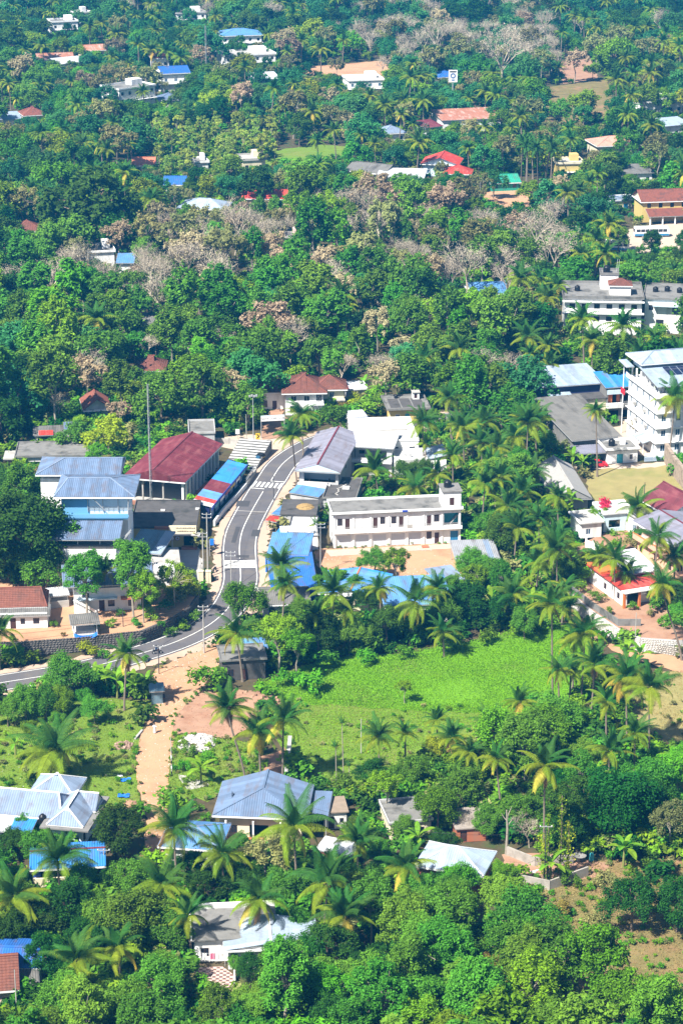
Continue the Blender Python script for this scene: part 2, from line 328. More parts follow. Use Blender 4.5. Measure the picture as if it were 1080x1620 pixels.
for (s0, s1, t0, t1, y) in ((-3.6, -2.0, -2.2, 1.6, 0), (.2, 2.9, 15, 18.5, 0), (-2.8, -.3, -14, -12.6, 0), (.6, 1.5, -6, 3, 0)): MB().poly(cross_rect(c, d, n, s0, s1, t0, t1, .089)).build('asphalt_repair', mat('fresh_asphalt', (.06, .06, .065), .9, .1), road)
# ---------------------------------------------------------------- building kit
CACHE = {}
def win_mesh(kind, w, h):
    k = (kind, round(w, 2), round(h, 2))
    if k in CACHE: return CACHE[k]
    fr = MB(); pn = MB(); t = .07
    if kind[:3] == 'win':
        fm = {'win': wood, 'winw': whitep, 'winb': whitep}[kind]; gmx = glassb if kind == 'winb' else glass
        for a in ((0, 0, w, t), (0, h - t, w, h), (0, t, t, h - t), (w - t, t, w, h - t)): fr.box(a[0], .03, a[1], a[2], .13, a[3], fm)
        n = max(1, round(w / .55))
        for i in range(1, n): fr.box(w * i / n - .025, .05, t, w * i / n + .025, .11, h - t, fm)
        pn.poly([(t, .09, t), (w - t, .09, t), (w - t, .09, h - t), (t, .09, h - t)], gmx); r = ('window', 'pane')
    elif kind == 'shutter':
        n = int(h / .12)
        for i in range(n): fr.poly([(0, .1, i * h / n), (w, .1, i * h / n), (w, .06, (i + .5) * h / n), (0, .06, (i + .5) * h / n)], shut).poly([(0, .06, (i + .5) * h / n), (w, .06, (i + .5) * h / n), (w, .1, (i + 1) * h / n), (0, .1, (i + 1) * h / n)], shut)
        r = ('rolling_shutter', None)
    else:
        dm = {'door': wood, 'doorb': bluep, 'doort': tealp, 'doorw': whitep}[kind]
        for a in ((0, 0, t, h), (w - t, 0, w, h), (t, h - t, w - t, h)): fr.box(a[0], .02, a[1], a[2], .13, a[3], dm)
        n = 2 if w > 1.2 else 1
        for i in range(n):
            x0 = t + (w - 2 * t) * i / n; x1 = t + (w - 2 * t) * (i + 1) / n - .02
            pn.box(x0, .08, 0, x1, .12, h - t, dm); pn.box(x0 + .12, .06, .2, x1 - .12, .08, h * .45, dm); pn.box(x0 + .12, .06, h * .52, x1 - .12, .08, h - .3, dm)
        r = ('door', 'door_leaf')
    CACHE[k] = (fr.mesh(r[0]), pn.mesh(r[1]) if r[1] else None, r); return CACHE[k]
def sheet_poly(eA, eB, rB, rA):
    eA, eB, rB, rA = map(Vector, (eA, eB, rB, rA)); ex = (eB - eA).normalized()
    up = (rA + rB) / 2 - eA; ey = (up - ex * up.dot(ex)).normalized(); nz = ex.cross(ey)
    if nz.z < 0: nz = -nz
    return eA, ex, ey, nz, [((p - eA).dot(ex), (p - eA).dot(ey)) for p in (eA, eB, rB, rA)]
def clipcol(P, u):
    ys = []
    for i in range(len(P)):
        (x0, y0), (x1, y1) = P[i], P[(i + 1) % len(P)]
        if abs(x1 - x0) < 1e-6:
            if abs(u - x0) < 1e-4: ys += [y0, y1]
            continue
        t = (u - x0) / (x1 - x0)
        if -1e-5 <= t <= 1 + 1e-5: ys.append(y0 + t * (y1 - y0))
    return (min(ys), max(ys)) if ys else None
def slope(par, eA, eB, rB, rA, m, px=8, sheet=1.05, pitch=.36, amp=.06, name='roof_sheet', course=0, mlist=None):
    O, ex, ey, nz, P = sheet_poly(eA, eB, rB, rA); u0, u1 = min(p[0] for p in P), max(p[0] for p in P)
    if course: sheet = 99; pitch = .5; amp = .03
    if px < 6.3: sheet = 99; pitch = .6 if not course else .5; amp = .05
    ns = max(1, round((u1 - u0) / sheet)); out = []
    for s in range(ns):
        a, b = u0 + (u1 - u0) * s / ns, u0 + (u1 - u0) * (s + 1) / ns; nc = max(2, 2 * round((b - a) / pitch)); mb = MB(); lift = .012 * (s % 2)
        us = [a + (b - a) * i / nc for i in range(nc + 1)]; cols = []
        us[0] += 1e-4 if s == 0 else -.02; us[-1] -= 1e-4 if s == ns - 1 else 0
        for i, u in enumerate(us):
            c = clipcol(P, u); off = (amp if i % 2 else 0) + lift; cols.append((u, c, off))
        for (ua, ca, oa), (ub, cb, obb) in zip(cols[:-1], cols[1:]):
            if not ca or not cb or (ca[1] - ca[0] < .01 and cb[1] - cb[0] < .01): continue
            if course:
                n = max(1, int(max(ca[1] - ca[0], cb[1] - cb[0]) / course))
                for k in range(n):
                    q = [O + ex * ua + ey * (ca[0] + (ca[1] - ca[0]) * k / n) + nz * (oa + .06), O + ex * ub + ey * (cb[0] + (cb[1] - cb[0]) * k / n) + nz * (obb + .06),
                         O + ex * ub + ey * (cb[0] + (cb[1] - cb[0]) * (k + 1) / n) + nz * obb, O + ex * ua + ey * (ca[0] + (ca[1] - ca[0]) * (k + 1) / n) + nz * oa]; mb.poly(q)
                    mb.poly([q[0] - nz * .06, q[1] - nz * .06, q[1], q[0]])
            else:
                mb.poly([O + ex * ua + ey * ca[0] + nz * oa, O + ex * ub + ey * cb[0] + nz * obb, O + ex * ub + ey * cb[1] + nz * obb, O + ex * ua + ey * ca[1] + nz * oa])
        mm = mlist(s / max(ns - 1, 1), s) if mlist else m
        if mb.f: out.append(mb.build('roof_slope' if (course or px < 6.3) else name, mm, par))
    return out
class Bd:
    def __init__(s, name, label, cat, a, b=None, z=0, base=0, c=None, d=8., w=None, rot=None, clear=None, group=None, mark=None):
        A = G(*a, z); s.z = z
        if b is not None: B = G(*b, z); s.rot = math.atan2(B.y - A.y, B.x - A.x); s.w = (B - A).length if w is None else w
        else: s.rot = R_(rot); s.w = w
        s.d = d
        if c: C_ = G(*c, z); s.d = max(2, (C_ - A).dot(Vector((-math.sin(s.rot), math.cos(s.rot), 0))))
        s.T = empty(name, (A.x, A.y, base), s.rot, label, cat, group); s.px = SC(A); s.base = base
        R = Matrix.Rotation(s.rot, 3, 'Z'); s.wp = lambda x, y, zz=0: A * 1 + R @ Vector((x, y, 0)) + Vector((0, 0, zz - A.z + base))
        f = 1.2; FOOT.append([tuple(s.wp(x, y)[:2]) for x, y in ((-f, -f), (s.w + f, -f), (s.w + f, s.d + f), (-f, s.d + f))])
        if clear: CLEAR.append((clear, PX(s.wp(0, 0))[1]))
        if mark: MARK(mark, *PX(s.wp(s.w / 2, s.d / 2, 3)))
    def opn(s, P0, ux, ops):
        ang = math.atan2(ux[1], ux[0])
        for (x, z, w, h, k) in ops:
            if k == 'void': continue
            fm, pm, r = win_mesh(k, w, h); o = ob(r[0], fm, s.T, (P0[0] + ux[0] * x, P0[1] + ux[1] * x, P0[2] + z), ang)
            if pm: ob(r[1], pm, o)
    def walls(s, z1, m, op={}, x0=0, x1=None, y0=0, y1=None, z0=0, name='wall', sides='flrb', thick=.2):
        x1 = s.w if x1 is None else x1; y1 = s.d if y1 is None else y1; mb = MB()
        F = {'f': ((x0, y0), (1, 0), x1 - x0), 'r': ((x1, y0), (0, 1), y1 - y0), 'b': ((x1, y1), (-1, 0), x1 - x0), 'l': ((x0, y1), (0, -1), y1 - y0)}
        for k in sides:
            p, u, L = F[k]; inn = (-u[1], u[0]); ops = [(L - x - w if k in 'lb' else x, z, w, h, kd) for (x, z, w, h, kd) in op.get(k, [])]
            ops = [o for o in ops if o[0] >= .02 and o[0] + o[2] <= L - .02 and o[1] + o[3] <= z1 - z0 + .001]
            xs = sorted({0, L, *[o[0] for o in ops], *[o[0] + o[2] for o in ops]}); zs = sorted({0, z1 - z0, *[o[1] for o in ops], *[o[1] + o[3] for o in ops]})
            P = lambda x, z, t=0: (p[0] + u[0] * x + inn[0] * t, p[1] + u[1] * x + inn[1] * t, z0 + z)
            for i in range(len(xs) - 1):
                for j in range(len(zs) - 1):
                    cx, cz = (xs[i] + xs[i + 1]) / 2, (zs[j] + zs[j + 1]) / 2
                    if any(o[0] < cx < o[0] + o[2] and o[1] < cz < o[1] + o[3] for o in ops): continue
                    mb.poly([P(xs[i], zs[j]), P(xs[i + 1], zs[j]), P(xs[i + 1], zs[j + 1]), P(xs[i], zs[j + 1])])
            for (x, z, w, h, kd) in ops:
                for a, b in (((x, z), (x + w, z)), ((x + w, z), (x + w, z + h)), ((x + w, z + h), (x, z + h)), ((x, z + h), (x, z))):
                    mb.poly([P(*a), P(*b), P(*b, thick), P(*a, thick)])
            s.opn((p[0], p[1], z0), u, ops)
        mb.poly([(x0, y0, z1 - .01), (x1, y0, z1 - .01), (x1, y1, z1 - .01), (x0, y1, z1 - .01)]); return mb.build(name, m, s.T)
    def box(s, name, x0, y0, z0, x1, y1, z1, m): return MB().box(x0, y0, z0, x1, y1, z1, m).build(name, None, s.T)
    def flat(s, z, m, pm=None, over=.35, par=.5, x0=0, x1=None, y0=0, y1=None, t=.18, pt=.18):
        x1 = s.w if x1 is None else x1; y1 = s.d if y1 is None else y1
        o = s.box('roof_slab', x0 - over, y0 - over, z, x1 + over, y1 + over, z + t, m)
        if par:
            a, b, c, d = x0 - over + .02, y0 - over + .02, x1 + over - .02, y1 + over - .02; mb = MB()
            for q in ((a, b, c, b + pt), (a, d - pt, c, d), (a, b + pt, a + pt, d - pt), (c - pt, b + pt, c, d - pt)): mb.box(q[0], q[1], z + t, q[2], q[3], z + t + par, pm or m)
            mb.build('parapet', None, o)
        return o
    def hip(s, z, rise, m, over=.6, x0=0, x1=None, y0=0, y1=None, axis='x', ha=None, hb=None, course=0, rm=None, gm_=None, mlist=None, fascia=whitep, ridge=True):
        """ridge along axis; ha / hb = run of the hip at the start / end (0 = gable)"""
        x1 = s.w if x1 is None else x1; y1 = s.d if y1 is None else y1
        a, b, c, d = x0 - over, y0 - over, x1 + over, y1 + over; Wd, Dd = c - a, d - b
        half = (Dd if axis == 'x' else Wd) / 2
        ha = half if ha is None else ha; hb = half if hb is None else hb
        if axis == 'x': E = [(a, b, z), (c, b, z), (c, d, z), (a, d, z)]; R0, R1 = (a + ha, (b + d) / 2, z + rise), (c - hb, (b + d) / 2, z + rise); SL = [(E[0], E[1], R1, R0), (E[2], E[3], R0, R1)]; EN = [(E[3], E[0], R0, ha), (E[1], E[2], R1, hb)]
        else: E = [(a, b, z), (c, b, z), (c, d, z), (a, d, z)]; R0, R1 = ((a + c) / 2, b + ha, z + rise), ((a + c) / 2, d - hb, z + rise); SL = [(E[3], E[0], R0, R1), (E[1], E[2], R1, R0)]; EN = [(E[0], E[1], R0, ha), (E[2], E[3], R1, hb)]
        fb = MB(); t = .16; fm = fascia
        for i in range(4):
            p, q = Vector(E[i]), Vector(E[(i + 1) % 4]); fb.bar(p - Vector((0, 0, t)), q - Vector((0, 0, t)), .06, t * 1.6, fm)
        fb.poly([(p[0], p[1], z - .1) for p in reversed(E)], fm)
        if ridge:
            rr = rm or m; e = Vector((0, 0, .07)); fb.bar(Vector(R0) + e, Vector(R1) + e, .34, .1, rr) if (Vector(R1) - Vector(R0)).length > .1 else None
            for (p, q, r, h) in EN:
                if h > .05: fb.bar(Vector(p) + e, Vector(r) + e, .24, .08, rr); fb.bar(Vector(q) + e, Vector(r) + e, .24, .08, rr)
        root = fb.build('roof', None, s.T)
        for (p, q, r, rr2) in SL: slope(root, p, q, r, rr2, m, s.px, course=course, mlist=mlist)
        for (p, q, r, h) in EN:
            if h > .05: slope(root, p, q, r, r, m, s.px, course=course)
            else:
                o = over; v = Vector(((x0 + x1) / 2, (y0 + y1) / 2, 0)); pp = [Vector(p), Vector(q), Vector(r)]
                if axis == 'x': dx = Vector((o if r[0] < v.x else -o, 0, 0))
                else: dx = Vector((0, o if r[1] < v.y else -o, 0))
                MB().poly([u + dx for u in pp]).build('gable_wall', gm_ or white, root)
        return root
    def gable(s, z, rise, m, axis='x', **k): return s.hip(z, rise, m, axis=axis, ha=0, hb=0, **k)
    def shed(s, zf, zb, m, over=.5, x0=0, x1=None, y0=0, y1=None, axis='y', mlist=None, course=0, zl=None):
        x1 = s.w if x1 is None else x1; y1 = s.d if y1 is None else y1; a, b, c, d = x0 - over, y0 - over, x1 + over, y1 + over
        P = [(a, b, zf), (c, b, zf), (c, d, zb), (a, d, zb)] if axis == 'y' else [(c, b, zb), (c, d, zb), (a, d, zf), (a, b, zf)]
        fb = MB()
        for i in range(4): fb.bar(Vector(P[i]) - Vector((0, 0, .1)), Vector(P[(i + 1) % 4]) - Vector((0, 0, .1)), .07, .14, steel)
        root = fb.build('roof', None, s.T); slope(root, *P, m, s.px, mlist=mlist, course=course); return root
    def posts(s, pts, z0, z1, w=.22, m=None):
        for x, y in pts: s.box('post', x - w / 2, y - w / 2, z0, x + w / 2, y + w / 2, z1, m or white)
    def rail(s, pts, z, h=.95, m=None, step=.9):
        mb = MB()
        for (a, b) in zip(pts[:-1], pts[1:]):
            a, b = Vector((*a, z)), Vector((*b, z)); L = (b - a).length; n = max(1, round(L / step))
            for k in (.45, .75, 1): mb.bar(a + Vector((0, 0, h * k)), b + Vector((0, 0, h * k)), .05, .05, m or steel)
            for k in range(n + 1): p = a.lerp(b, k / n); mb.bar(p, p + Vector((0, 0, h)), .05, .05, m or steel)
        return mb.build('railing', None, s.T)
    def tank(s, x, y, z, r=.6, h=1.2, m=None, label='black water tank with ribbed sides on a rooftop'):
        mb = MB(); pr = [(0.01, 0), (r, 0)]
        for k in range(6): pr += [(r, h * .75 * k / 6), (r * 1.05, h * .75 * (k + .5) / 6)]
        pr += [(r, h * .75), (r * .55, h * .92), (r * .3, h), (.01, h)]
        mb.lathe(pr, (0, 0, 0), 14, m or black); p = s.wp(x, y, z); o = mb.build('water_tank', None, None, True); o.location = p; tag(o, label, 'water tank'); return o
def text(body, parent, loc, rot, size, m, name='lettering'):
    cu = bpy.data.curves.new('t', 'FONT'); cu.body = body; cu.size = size; cu.align_x = 'CENTER'; cu.align_y = 'CENTER'
    t = bpy.data.objects.new('t', cu); COL.objects.link(t); bpy.context.view_layer.update()
    me = bpy.data.meshes.new_from_object(t.evaluated_get(bpy.context.evaluated_depsgraph_get())); bpy.data.objects.remove(t)
    me.materials.clear(); me.materials.append(m); o = ob(name, me, parent, loc); o.rotation_euler = rot; return o
# ---------------------------------------------------------------- buildings round the bend in the road
def wins(n, L, z, w, h, k='win', x0=.8):
    g = (L - 2 * x0 - n * w) / max(n - 1, 1); return [(x0 + i * (w + g), z, w, h, k) for i in range(n)]
# white two-storey shops
b = Bd('shop_building', 'long white two-storey shop building with grey shutters and a stair tower', 'building', (528, 867), (727, 858), d=7.2, clear=(508, 752, 734, 872), mark='the white two-storey shop building')
fo = [(.6, 0, 2.8, 2.5, 'shutter'), (4.3, 0, 2.5, 2.5, 'shutter'), (7.7, 0, 2.6, 2.5, 'shutter'), (11.3, 0, 2.7, 2.5, 'shutter'), (14.8, 0, 2.4, 2.5, 'shutter'), (18.3, 1.0, 1.0, 1.6, 'win'), (19.9, 0, .9, 2.3, 'door'), (23., 0, 1.6, 2.5, 'doorb')]
u = 3.65
fo += [(.7, u + .9, 1, 1.5, 'win'), (2.2, u + .1, .9, 2.2, 'door'), (7.7, u + .1, .9, 2.2, 'door'), (9.1, u + .9, 1, 1.5, 'win'), (11.3, u + .9, 1, 1.5, 'win'), (12.8, u + .1, .9, 2.2, 'door'), (18.3, u + .1, .9, 2.2, 'door'), (19.7, u + .9, 1.1, 1.5, 'win'), (21.7, u + .1, 2.9, 2.5, 'void')]
b.walls(6.9, white, {'f': fo, 'l': [(2.5, 1.2, 1, 1.2, 'win')]})
b.box('stair_wall', 21.75, 1.6, u, 24.7, 1.75, 6.6, tealp)
st = MB()
for i in range(8): st.box(23.2 + .18 * i - .18, .7, u + i * .22, 23.2 + .18 * (i + 1) - .18, 1.5, u + (i + 1) * .22, lightcon)
st.build('stair', None, b.T)
b.box('balcony_slab', -.2, -1.0, 3.2, 25.2, -.002, 3.5, white); b.box('balcony_kerb', -.2, -1.02, 3.5, 25.2, -.85, 3.9, white); b.rail([(-.1, -.95), (25.1, -.95)], 3.9, .65)
for i in range(17): b.box('bracket', .1 + i * 1.52, -.8, 2.92, .3 + i * 1.52, -.003, 3.198, white)
for x in (0.02, 3.7, 7.1, 10.7, 14.3, 17.6, 21.2, 24.7): b.box('pilaster', x, -.16, 0, x + .35, -.002, 2.92, white); b.box('pilaster', x, -.12, 3.5, x + .3, -.002, 6.898, white)
b.flat(6.9, oldcon, white, .5, .42, pt=.2); b.box('sign', 13.4, -.56, 7.05, 14.4, -.51, 7.45, deepblue); b.box('notice', 14.2, -1.08, 3.95, 15.3, -1.04, 4.5, lightcon)
b.walls(10.6, white, {'f': [(1.3, .75, .9, 1.6, 'door')]}, 21.5, 25.05, .05, 4.6, 7.05, 'tower'); b.flat(10.6, oldcon, oldcon, .25, 0, 21.5, 25.05, .05, 4.6)
b.tank(22.8, 2.6, 10.78, .75, 1.5, label='black water tank on the stair tower of the white shops')
b.box('step', 17.1, -2.4, 0, 18.4, -1.3, .28, brick)
# grey gable house by the road, white-roofed wing, dark low roof
b = Bd('roadside_house', 'two-storey house with grey gable sheet roof and maroon ridge beside the road', 'house', (466, 744), (538, 748), z=6.6, c=(502, 683), clear=(462, 680, 545, 790), mark='the grey gable roof with the maroon ridge')
b.walls(6.5, greyw, {'f': [(1, 3.9, 6.6, 2.2, 'void'), (1.5, .4, 2.2, 2, 'shutter'), (5, .4, 2.4, 2, 'shutter')], 'l': wins(5, b.d, 1, 1.2, 1.4) + wins(5, b.d, 4, 1.2, 1.4), 'r': wins(4, b.d, 4, 1.2, 1.4)}, .7, b.w - .6, 1.2, b.d - .5)
b.gable(6.6, 1.5, metal_lil, 'y', over=.05, rm=metal_mar, gm_=paleblue, fascia=steel)
b.box('balcony', .5, .2, 2.7, b.w - 2.2, 1.19, 3.7, white); b.box('room_wall', 1.2, 4, 3.5, b.w - 1, 4.1, 6.4, paleblue)
b = Bd('house_wing', 'low-pitched bright white roof wing behind the grey gable roof', 'house', (549, 706), (622, 710), z=6.4, c=(549, 685), clear=(545, 684, 626, 735))
b.walls(6.2, greyw, {'f': [(1, .6, 2, 2, 'win'), (4, .6, 2, 2, 'win'), (1, 3.8, 7, 1.8, 'void')]}, .4, b.w - .4, .5); b.shed(6.4, 7.2, metal_white, .1); b.box('balcony', .4, -.6, 3.1, b.w - .4, .49, 3.5, white)
b = Bd('flat_roofed_store', 'low store with dark flat roof and scattered lumber behind the white shops', 'building', (511, 789), (562, 791), z=3.4, c=(523, 757), clear=(508, 755, 574, 790))
b.walls(3.3, greyw, {'l': wins(3, b.d, .8, 1.2, 1.2)}); b.flat(3.3, darkcon, oldcon, .2, .35)
for i in range(7): MB().bar((1 + rnd.random() * 4, 2 + i * 1.3, 3.56), (2 + rnd.random() * 3, 3 + i * 1.3, 3.56), .25, .1, lightcon).build('plank', None, b.T)
b.box('hatch', 3.2, 6, 3.48, 4.6, 7.5, 3.7, whitep)
b = Bd('white_hall', 'large white flat-roofed hall behind the white roof wing', 'building', (562, 700), (662, 697), z=6.2, d=16, clear=(560, 664, 700, 738), mark='the large white flat-roofed hall')
b.walls(6.1, white, {'f': wins(4, b.w, 3.6, 1.2, 1.3)}); b.flat(6.1, plaster('white_roof_coat', (.50, .50, .50)), white, .1, .3); b.box('cable_trunk', 5, 7, 6.28, 12, 7.3, 6.6, lightcon)
b.walls(4.2, white, {'f': [(.6, 1.3, 1, 1.2, 'winb'), (3, 0, 1.1, 2.2, 'door'), (6, 1.2, .8, 1, 'win')], 'r': [(1, 1.2, 1, 1, 'win')]}, 7.8, 18.6, -7.5, -.01, 0, 'front_block'); b.flat(4.2, plaster('white_roof_coat', (.7, .7, .7)), white, .05, .25, 7.8, 14.6, -7.5, -.3); b.shed(4.5, 5.4, metal_pale, .2, 15, 18.6, -7.4, -.4, axis='x')
b.box('chimney', 11, -5.5, 4.3, 11.4, -5.1, 5.2, greyw); b.box('chimney', 10, -4.5, 4.3, 10.4, -4.1, 4.9, greyw)
# tiled house at the top of the red lane
b = Bd('tiled_house', 'two-storey white house with red tiled hipped roofs above the red lane', 'house', (452, 657), (511, 656), d=10, clear=(420, 586, 550, 660), mark='the red-tiled house above the lane')
b.walls(5.5, white, {'f': [(1.2, 3.3, 1.3, 1.3, 'winw'), (4.2, 3.3, 1.3, 1.3, 'winw'), (7, 3.0, 1.4, 2, 'winw'), (1, .6, 1.6, 1.6, 'win'), (5, 0, 1.1, 2.1, 'door')], 'r': [(2, 3.3, 1.2, 1.3, 'winb')]}); b.hip(5.5, 3.2, tile, .9, course=.4, rm=tile2)
b.walls(5.3, cream, {'f': [(1.6, 3.2, 1.1, 1.3, 'winb'), (1.8, .8, 1.4, 1.3, 'win')]}, b.w + .01, b.w + 5, 3, 9.5, 0, 'wing_wall'); b.hip(5.3, 2.4, tile, .8, b.w - 1.5, b.w + 5, 3, 9.5, course=.4, rm=tile2)
b.walls(4.2, white, {'f': [(1.2, .5, 1.2, 1.6, 'win'), (3.6, 0, 1, 2, 'door')]}, -6.5, -.01, 5, 10, 0, 'wing_wall'); b.hip(4.2, 2.3, tile, .7, -6.5, 1.5, 5, 10, course=.4, rm=tile2)
b.box('balcony', 5.6, -1, 2.55, b.w + .2, -.01, 2.75, white); b.rail([(5.6, -.9), (b.w + .1, -.9)], 2.75, .9, whitep, .5); b.box('balcony_roof', b.w + .3, 1.6, 2.7, b.w + 5.2, 2.99, 2.9, lightcon)
ss = MB()
for i in range(12): ss.box(5.2 + i * .28, -2.4, 0, 5.2 + (i + 1) * .28 - .01, -1.1, 2.6 - i * .21, white)
ss.build('outside_stair', None, b.T)
b = Bd('flat_yellow_house', 'small yellow house with blue doors under a dark flat roof', 'house', (617, 669), (674, 667), d=9, clear=(605, 614, 682, 668), mark='the small yellow flat-roofed house')
b.walls(3.2, yellow, {'f': [(1.2, .9, 1, 1.1, 'winb'), (3.4, 0, 1, 2.1, 'doort'), (6, .9, 1, 1.1, 'winb')], 'l': wins(2, 9, .9, 1, 1.1, 'winb')}); b.flat(3.2, oldcon, oldcon, .9, .3)
for i in range(3): b.box('roof_patch', .2 + i * 2.7, .6, 3.385, 2.6 + i * 2.7, 7.5, 3.42, darkcon)
b.walls(5.0, white, {'f': [(.3, .3, .7, 1.2, 'door')]}, 6.1, 7.6, 6.4, 8.6, 3.38, 'stair_head'); b.flat(5.0, lightcon, None, .2, 0, 6.1, 7.6, 6.4, 8.6); b.tank(2.4, 8, 3.4, .45, .9, label='black tank on the roof of the small yellow house')
b = Bd('bank_kiosk', 'small roadside booth with blue and white sign fascia behind the gable house', 'kiosk', (553, 683), (579, 681), d=4)
b.walls(2.4, greyw, {'f': [(.4, 0, 1.4, 2.1, 'shutter')]}); b.box('sign_fascia', -.3, -.7, 2.4, b.w + .3, -.1, 3.3, deepblue); b.box('sign_stripe', -.3, -.75, 2.85, b.w * .45, -.71, 3.15, whitep); b.shed(3.35, 3.6, metal_white, .3)
b = Bd('small_shed', 'low shed with white and maroon sheet roof right of the tiled house', 'shed', (548, 631), (578, 629), d=6)
b.walls(2.4, greyw, {}); b.gable(2.4, .8, metal_white, 'x', over=.4, mlist=lambda t, i: metal_mar if i < 1 else metal_white)
# maroon hall
b = Bd('assembly_hall', 'big open hall with maroon gable sheet roof and white side pillars', 'hall', (192.6, 755), (292.6, 763.7), z=5.6, c=(229.6, 692), clear=(190, 676, 345, 790), mark='the maroon-roofed hall')
b.gable(5.6, 2.2, metal_mar, 'y', over=.0, rm=metal_mar, gm_=metal_mar, fascia=whitep)
b.walls(5.3, cream, {}, .6, .9, 1, b.d - 1, 0, 'left_wall'); b.walls(5.3, lightcon, {}, .9, b.w - .8, b.d - 1.5, b.d - 1.2, 0, 'rear_wall')
b.posts([(b.w - .8, 1 + i * (b.d - 2.5) / 10) for i in range(11)], 0, 5.4, .45); b.posts([(4.2, 1), (8.6, 1)], 0, 5.6, .3, lightcon)
b.box('floor', .3, .2, 0, b.w - .2, b.d - .5, .5, lightcon); b.box('ledge', b.w - .15, -.3, .0, b.w + .5, b.d - .5, 1.1, brick); b.box('front_ledge', .3, -.4, 0, b.w - .16, .19, .75, brick)
for i in range(5): MB().bar((.6, 2 + i * 5, 5.3), (b.w - .8, 2 + i * 5, 5.3), .15, .2, steel).build('tie_beam', None, b.T)
b = Bd('flat_annexe', 'grey flat-roofed annexe at the back corner of the maroon hall', 'building', (300, 707), (340, 706), d=9, clear=(292, 672, 348, 700)); b.walls(2.9, greyw, {'f': [(1, 1, 1, 1.3, 'win')], 'r': wins(2, 9, 1.0, 1, 1.3)}); b.flat(2.9, oldcon, greyw, .2, .4)
# blue shop row on its wall along the road
b = Bd('shop_row', 'row of roadside shops under patched blue, maroon and white sheet roof', 'building', (306, 798), rot=-13, w=3.8, z=3.4, base=0, d=26.5, clear=(300, 724, 384, 806), mark='the blue-roofed shop row by the road')
def rowm(t, i): return [metal_white, metal_red, metal_lblue, metal_lblue, metal_mar, metal_mar, metal_mar, metal_bright][min(i // 2, 7)] if t < .55 else metal_bright
b.walls(2.95, navy, {'r': [(1 + i * 3.6, .3, 2.6, 2.2, 'shutter') for i in range(int(b.d / 3.6))]}, .1, b.w - .5); 
P = [(b.w + .3, -.4, 3.2), (b.w + .3, b.d + .4, 3.2), (-.3, b.d + .4, 4.0), (-.3, -.4, 4.0)]; rf = MB().bar(P[0], P[1], .08, .5, deepblue).build('roof', None, b.T); slope(rf, *P, metal_blue, b.px, mlist=rowm)
b.box('fascia', b.w + .12, -.3, 2.55, b.w + .22, b.d + .3, 3.15, deepblue)
for i in range(6): b.box('signboard', b.w + .24, 1.5 + i * 4, 2.3, b.w + .3, 4.6 + i * 4, 2.95, [tealp, whitep, redp, yellp, whitep, tealp][i])
def wall_line(name, label, pts, h, t, m, z=0, base=None, cap=None, cat='wall', rail=None, zt=0, pier=0):
    P = [G(x, y, z) for x, y in pts]; T = empty(name, (P[0].x, P[0].y, z), 0, label, cat); o = P[0].copy(); o.z = z
    for i in range(len(P) - 1):
        a, c = P[i] - o, P[i + 1] - o; dn = (c - a).normalized(); c = c + dn * t * .4
        MB().bar(a + Vector((0, 0, h / 2 - .1)), c + Vector((0, 0, h / 2 - .1)), t, h + .2, m).build('wall_segment', None, T)
        if cap: MB().bar(a + Vector((0, 0, h + .06)), c + Vector((0, 0, h + .06)), t + .12, .12, cap).build('coping', None, T)
        if pier:
            for k in range(int((c - a).length / pier) + 1):
                p = a + dn * k * pier; MB().box(p.x - t * .8, p.y - t * .8, -.1, p.x + t * .8, p.y + t * .8, h + .35, m).build('pier', None, T)
        if rail:
            mb = MB(); n = int((c - a).length / .7)
            for k in range(n + 1): p = a.lerp(c, k / n); mb.bar(p + Vector((0, 0, h)), p + Vector((0, 0, h + rail)), .06, .06, steel)
            for k in (.5, 1): mb.bar(a + Vector((0, 0, h + rail * k)), c + Vector((0, 0, h + rail * k)), .06, .06, steel)
            mb.build('railing', None, T)
    return T
wall_line('retaining_wall', 'white parapet wall along the road below the blue shop row', [(339, 832), (354, 811), (371, 793), (389, 772)], 1.1, .4, white)
wall_line('railed_wall', 'grey railing on a low ramp wall beside the steps', [(390, 771), (405, 749)], 1.1, .3, lightcon, rail=1.0)
wall_line('low_wall', 'low pale wall across the forecourt above the stepped seating', [(336, 700), (396, 706)], 1.2, .25, lightcon, pier=4)
# stepped seating
A = G(352, 742); T = empty('stepped_seating', A, R_(-14), 'wide flight of white concrete seating steps beside the road', 'steps'); MARK('the stepped seating', 370, 720)
for i in range(12): MB().box(0, 1.15 * i, 0, 7.2, 1.15 * (i + 1) - .01, .22 * (i + 1), oldcon).build('step', None, T)
for i in range(12): MB().box(.1, 1.15 * i + .02, .22 * (i + 1), 7.1, 1.15 * i + .5, .22 * (i + 1) + .04, white).build('step_edge', None, T)
FOOT.append([tuple(G(x, y)[:2]) for x, y in ((340, 745), (402, 748), (405, 695), (338, 690))]); CLEAR.append(((335, 690, 460, 960), 760))
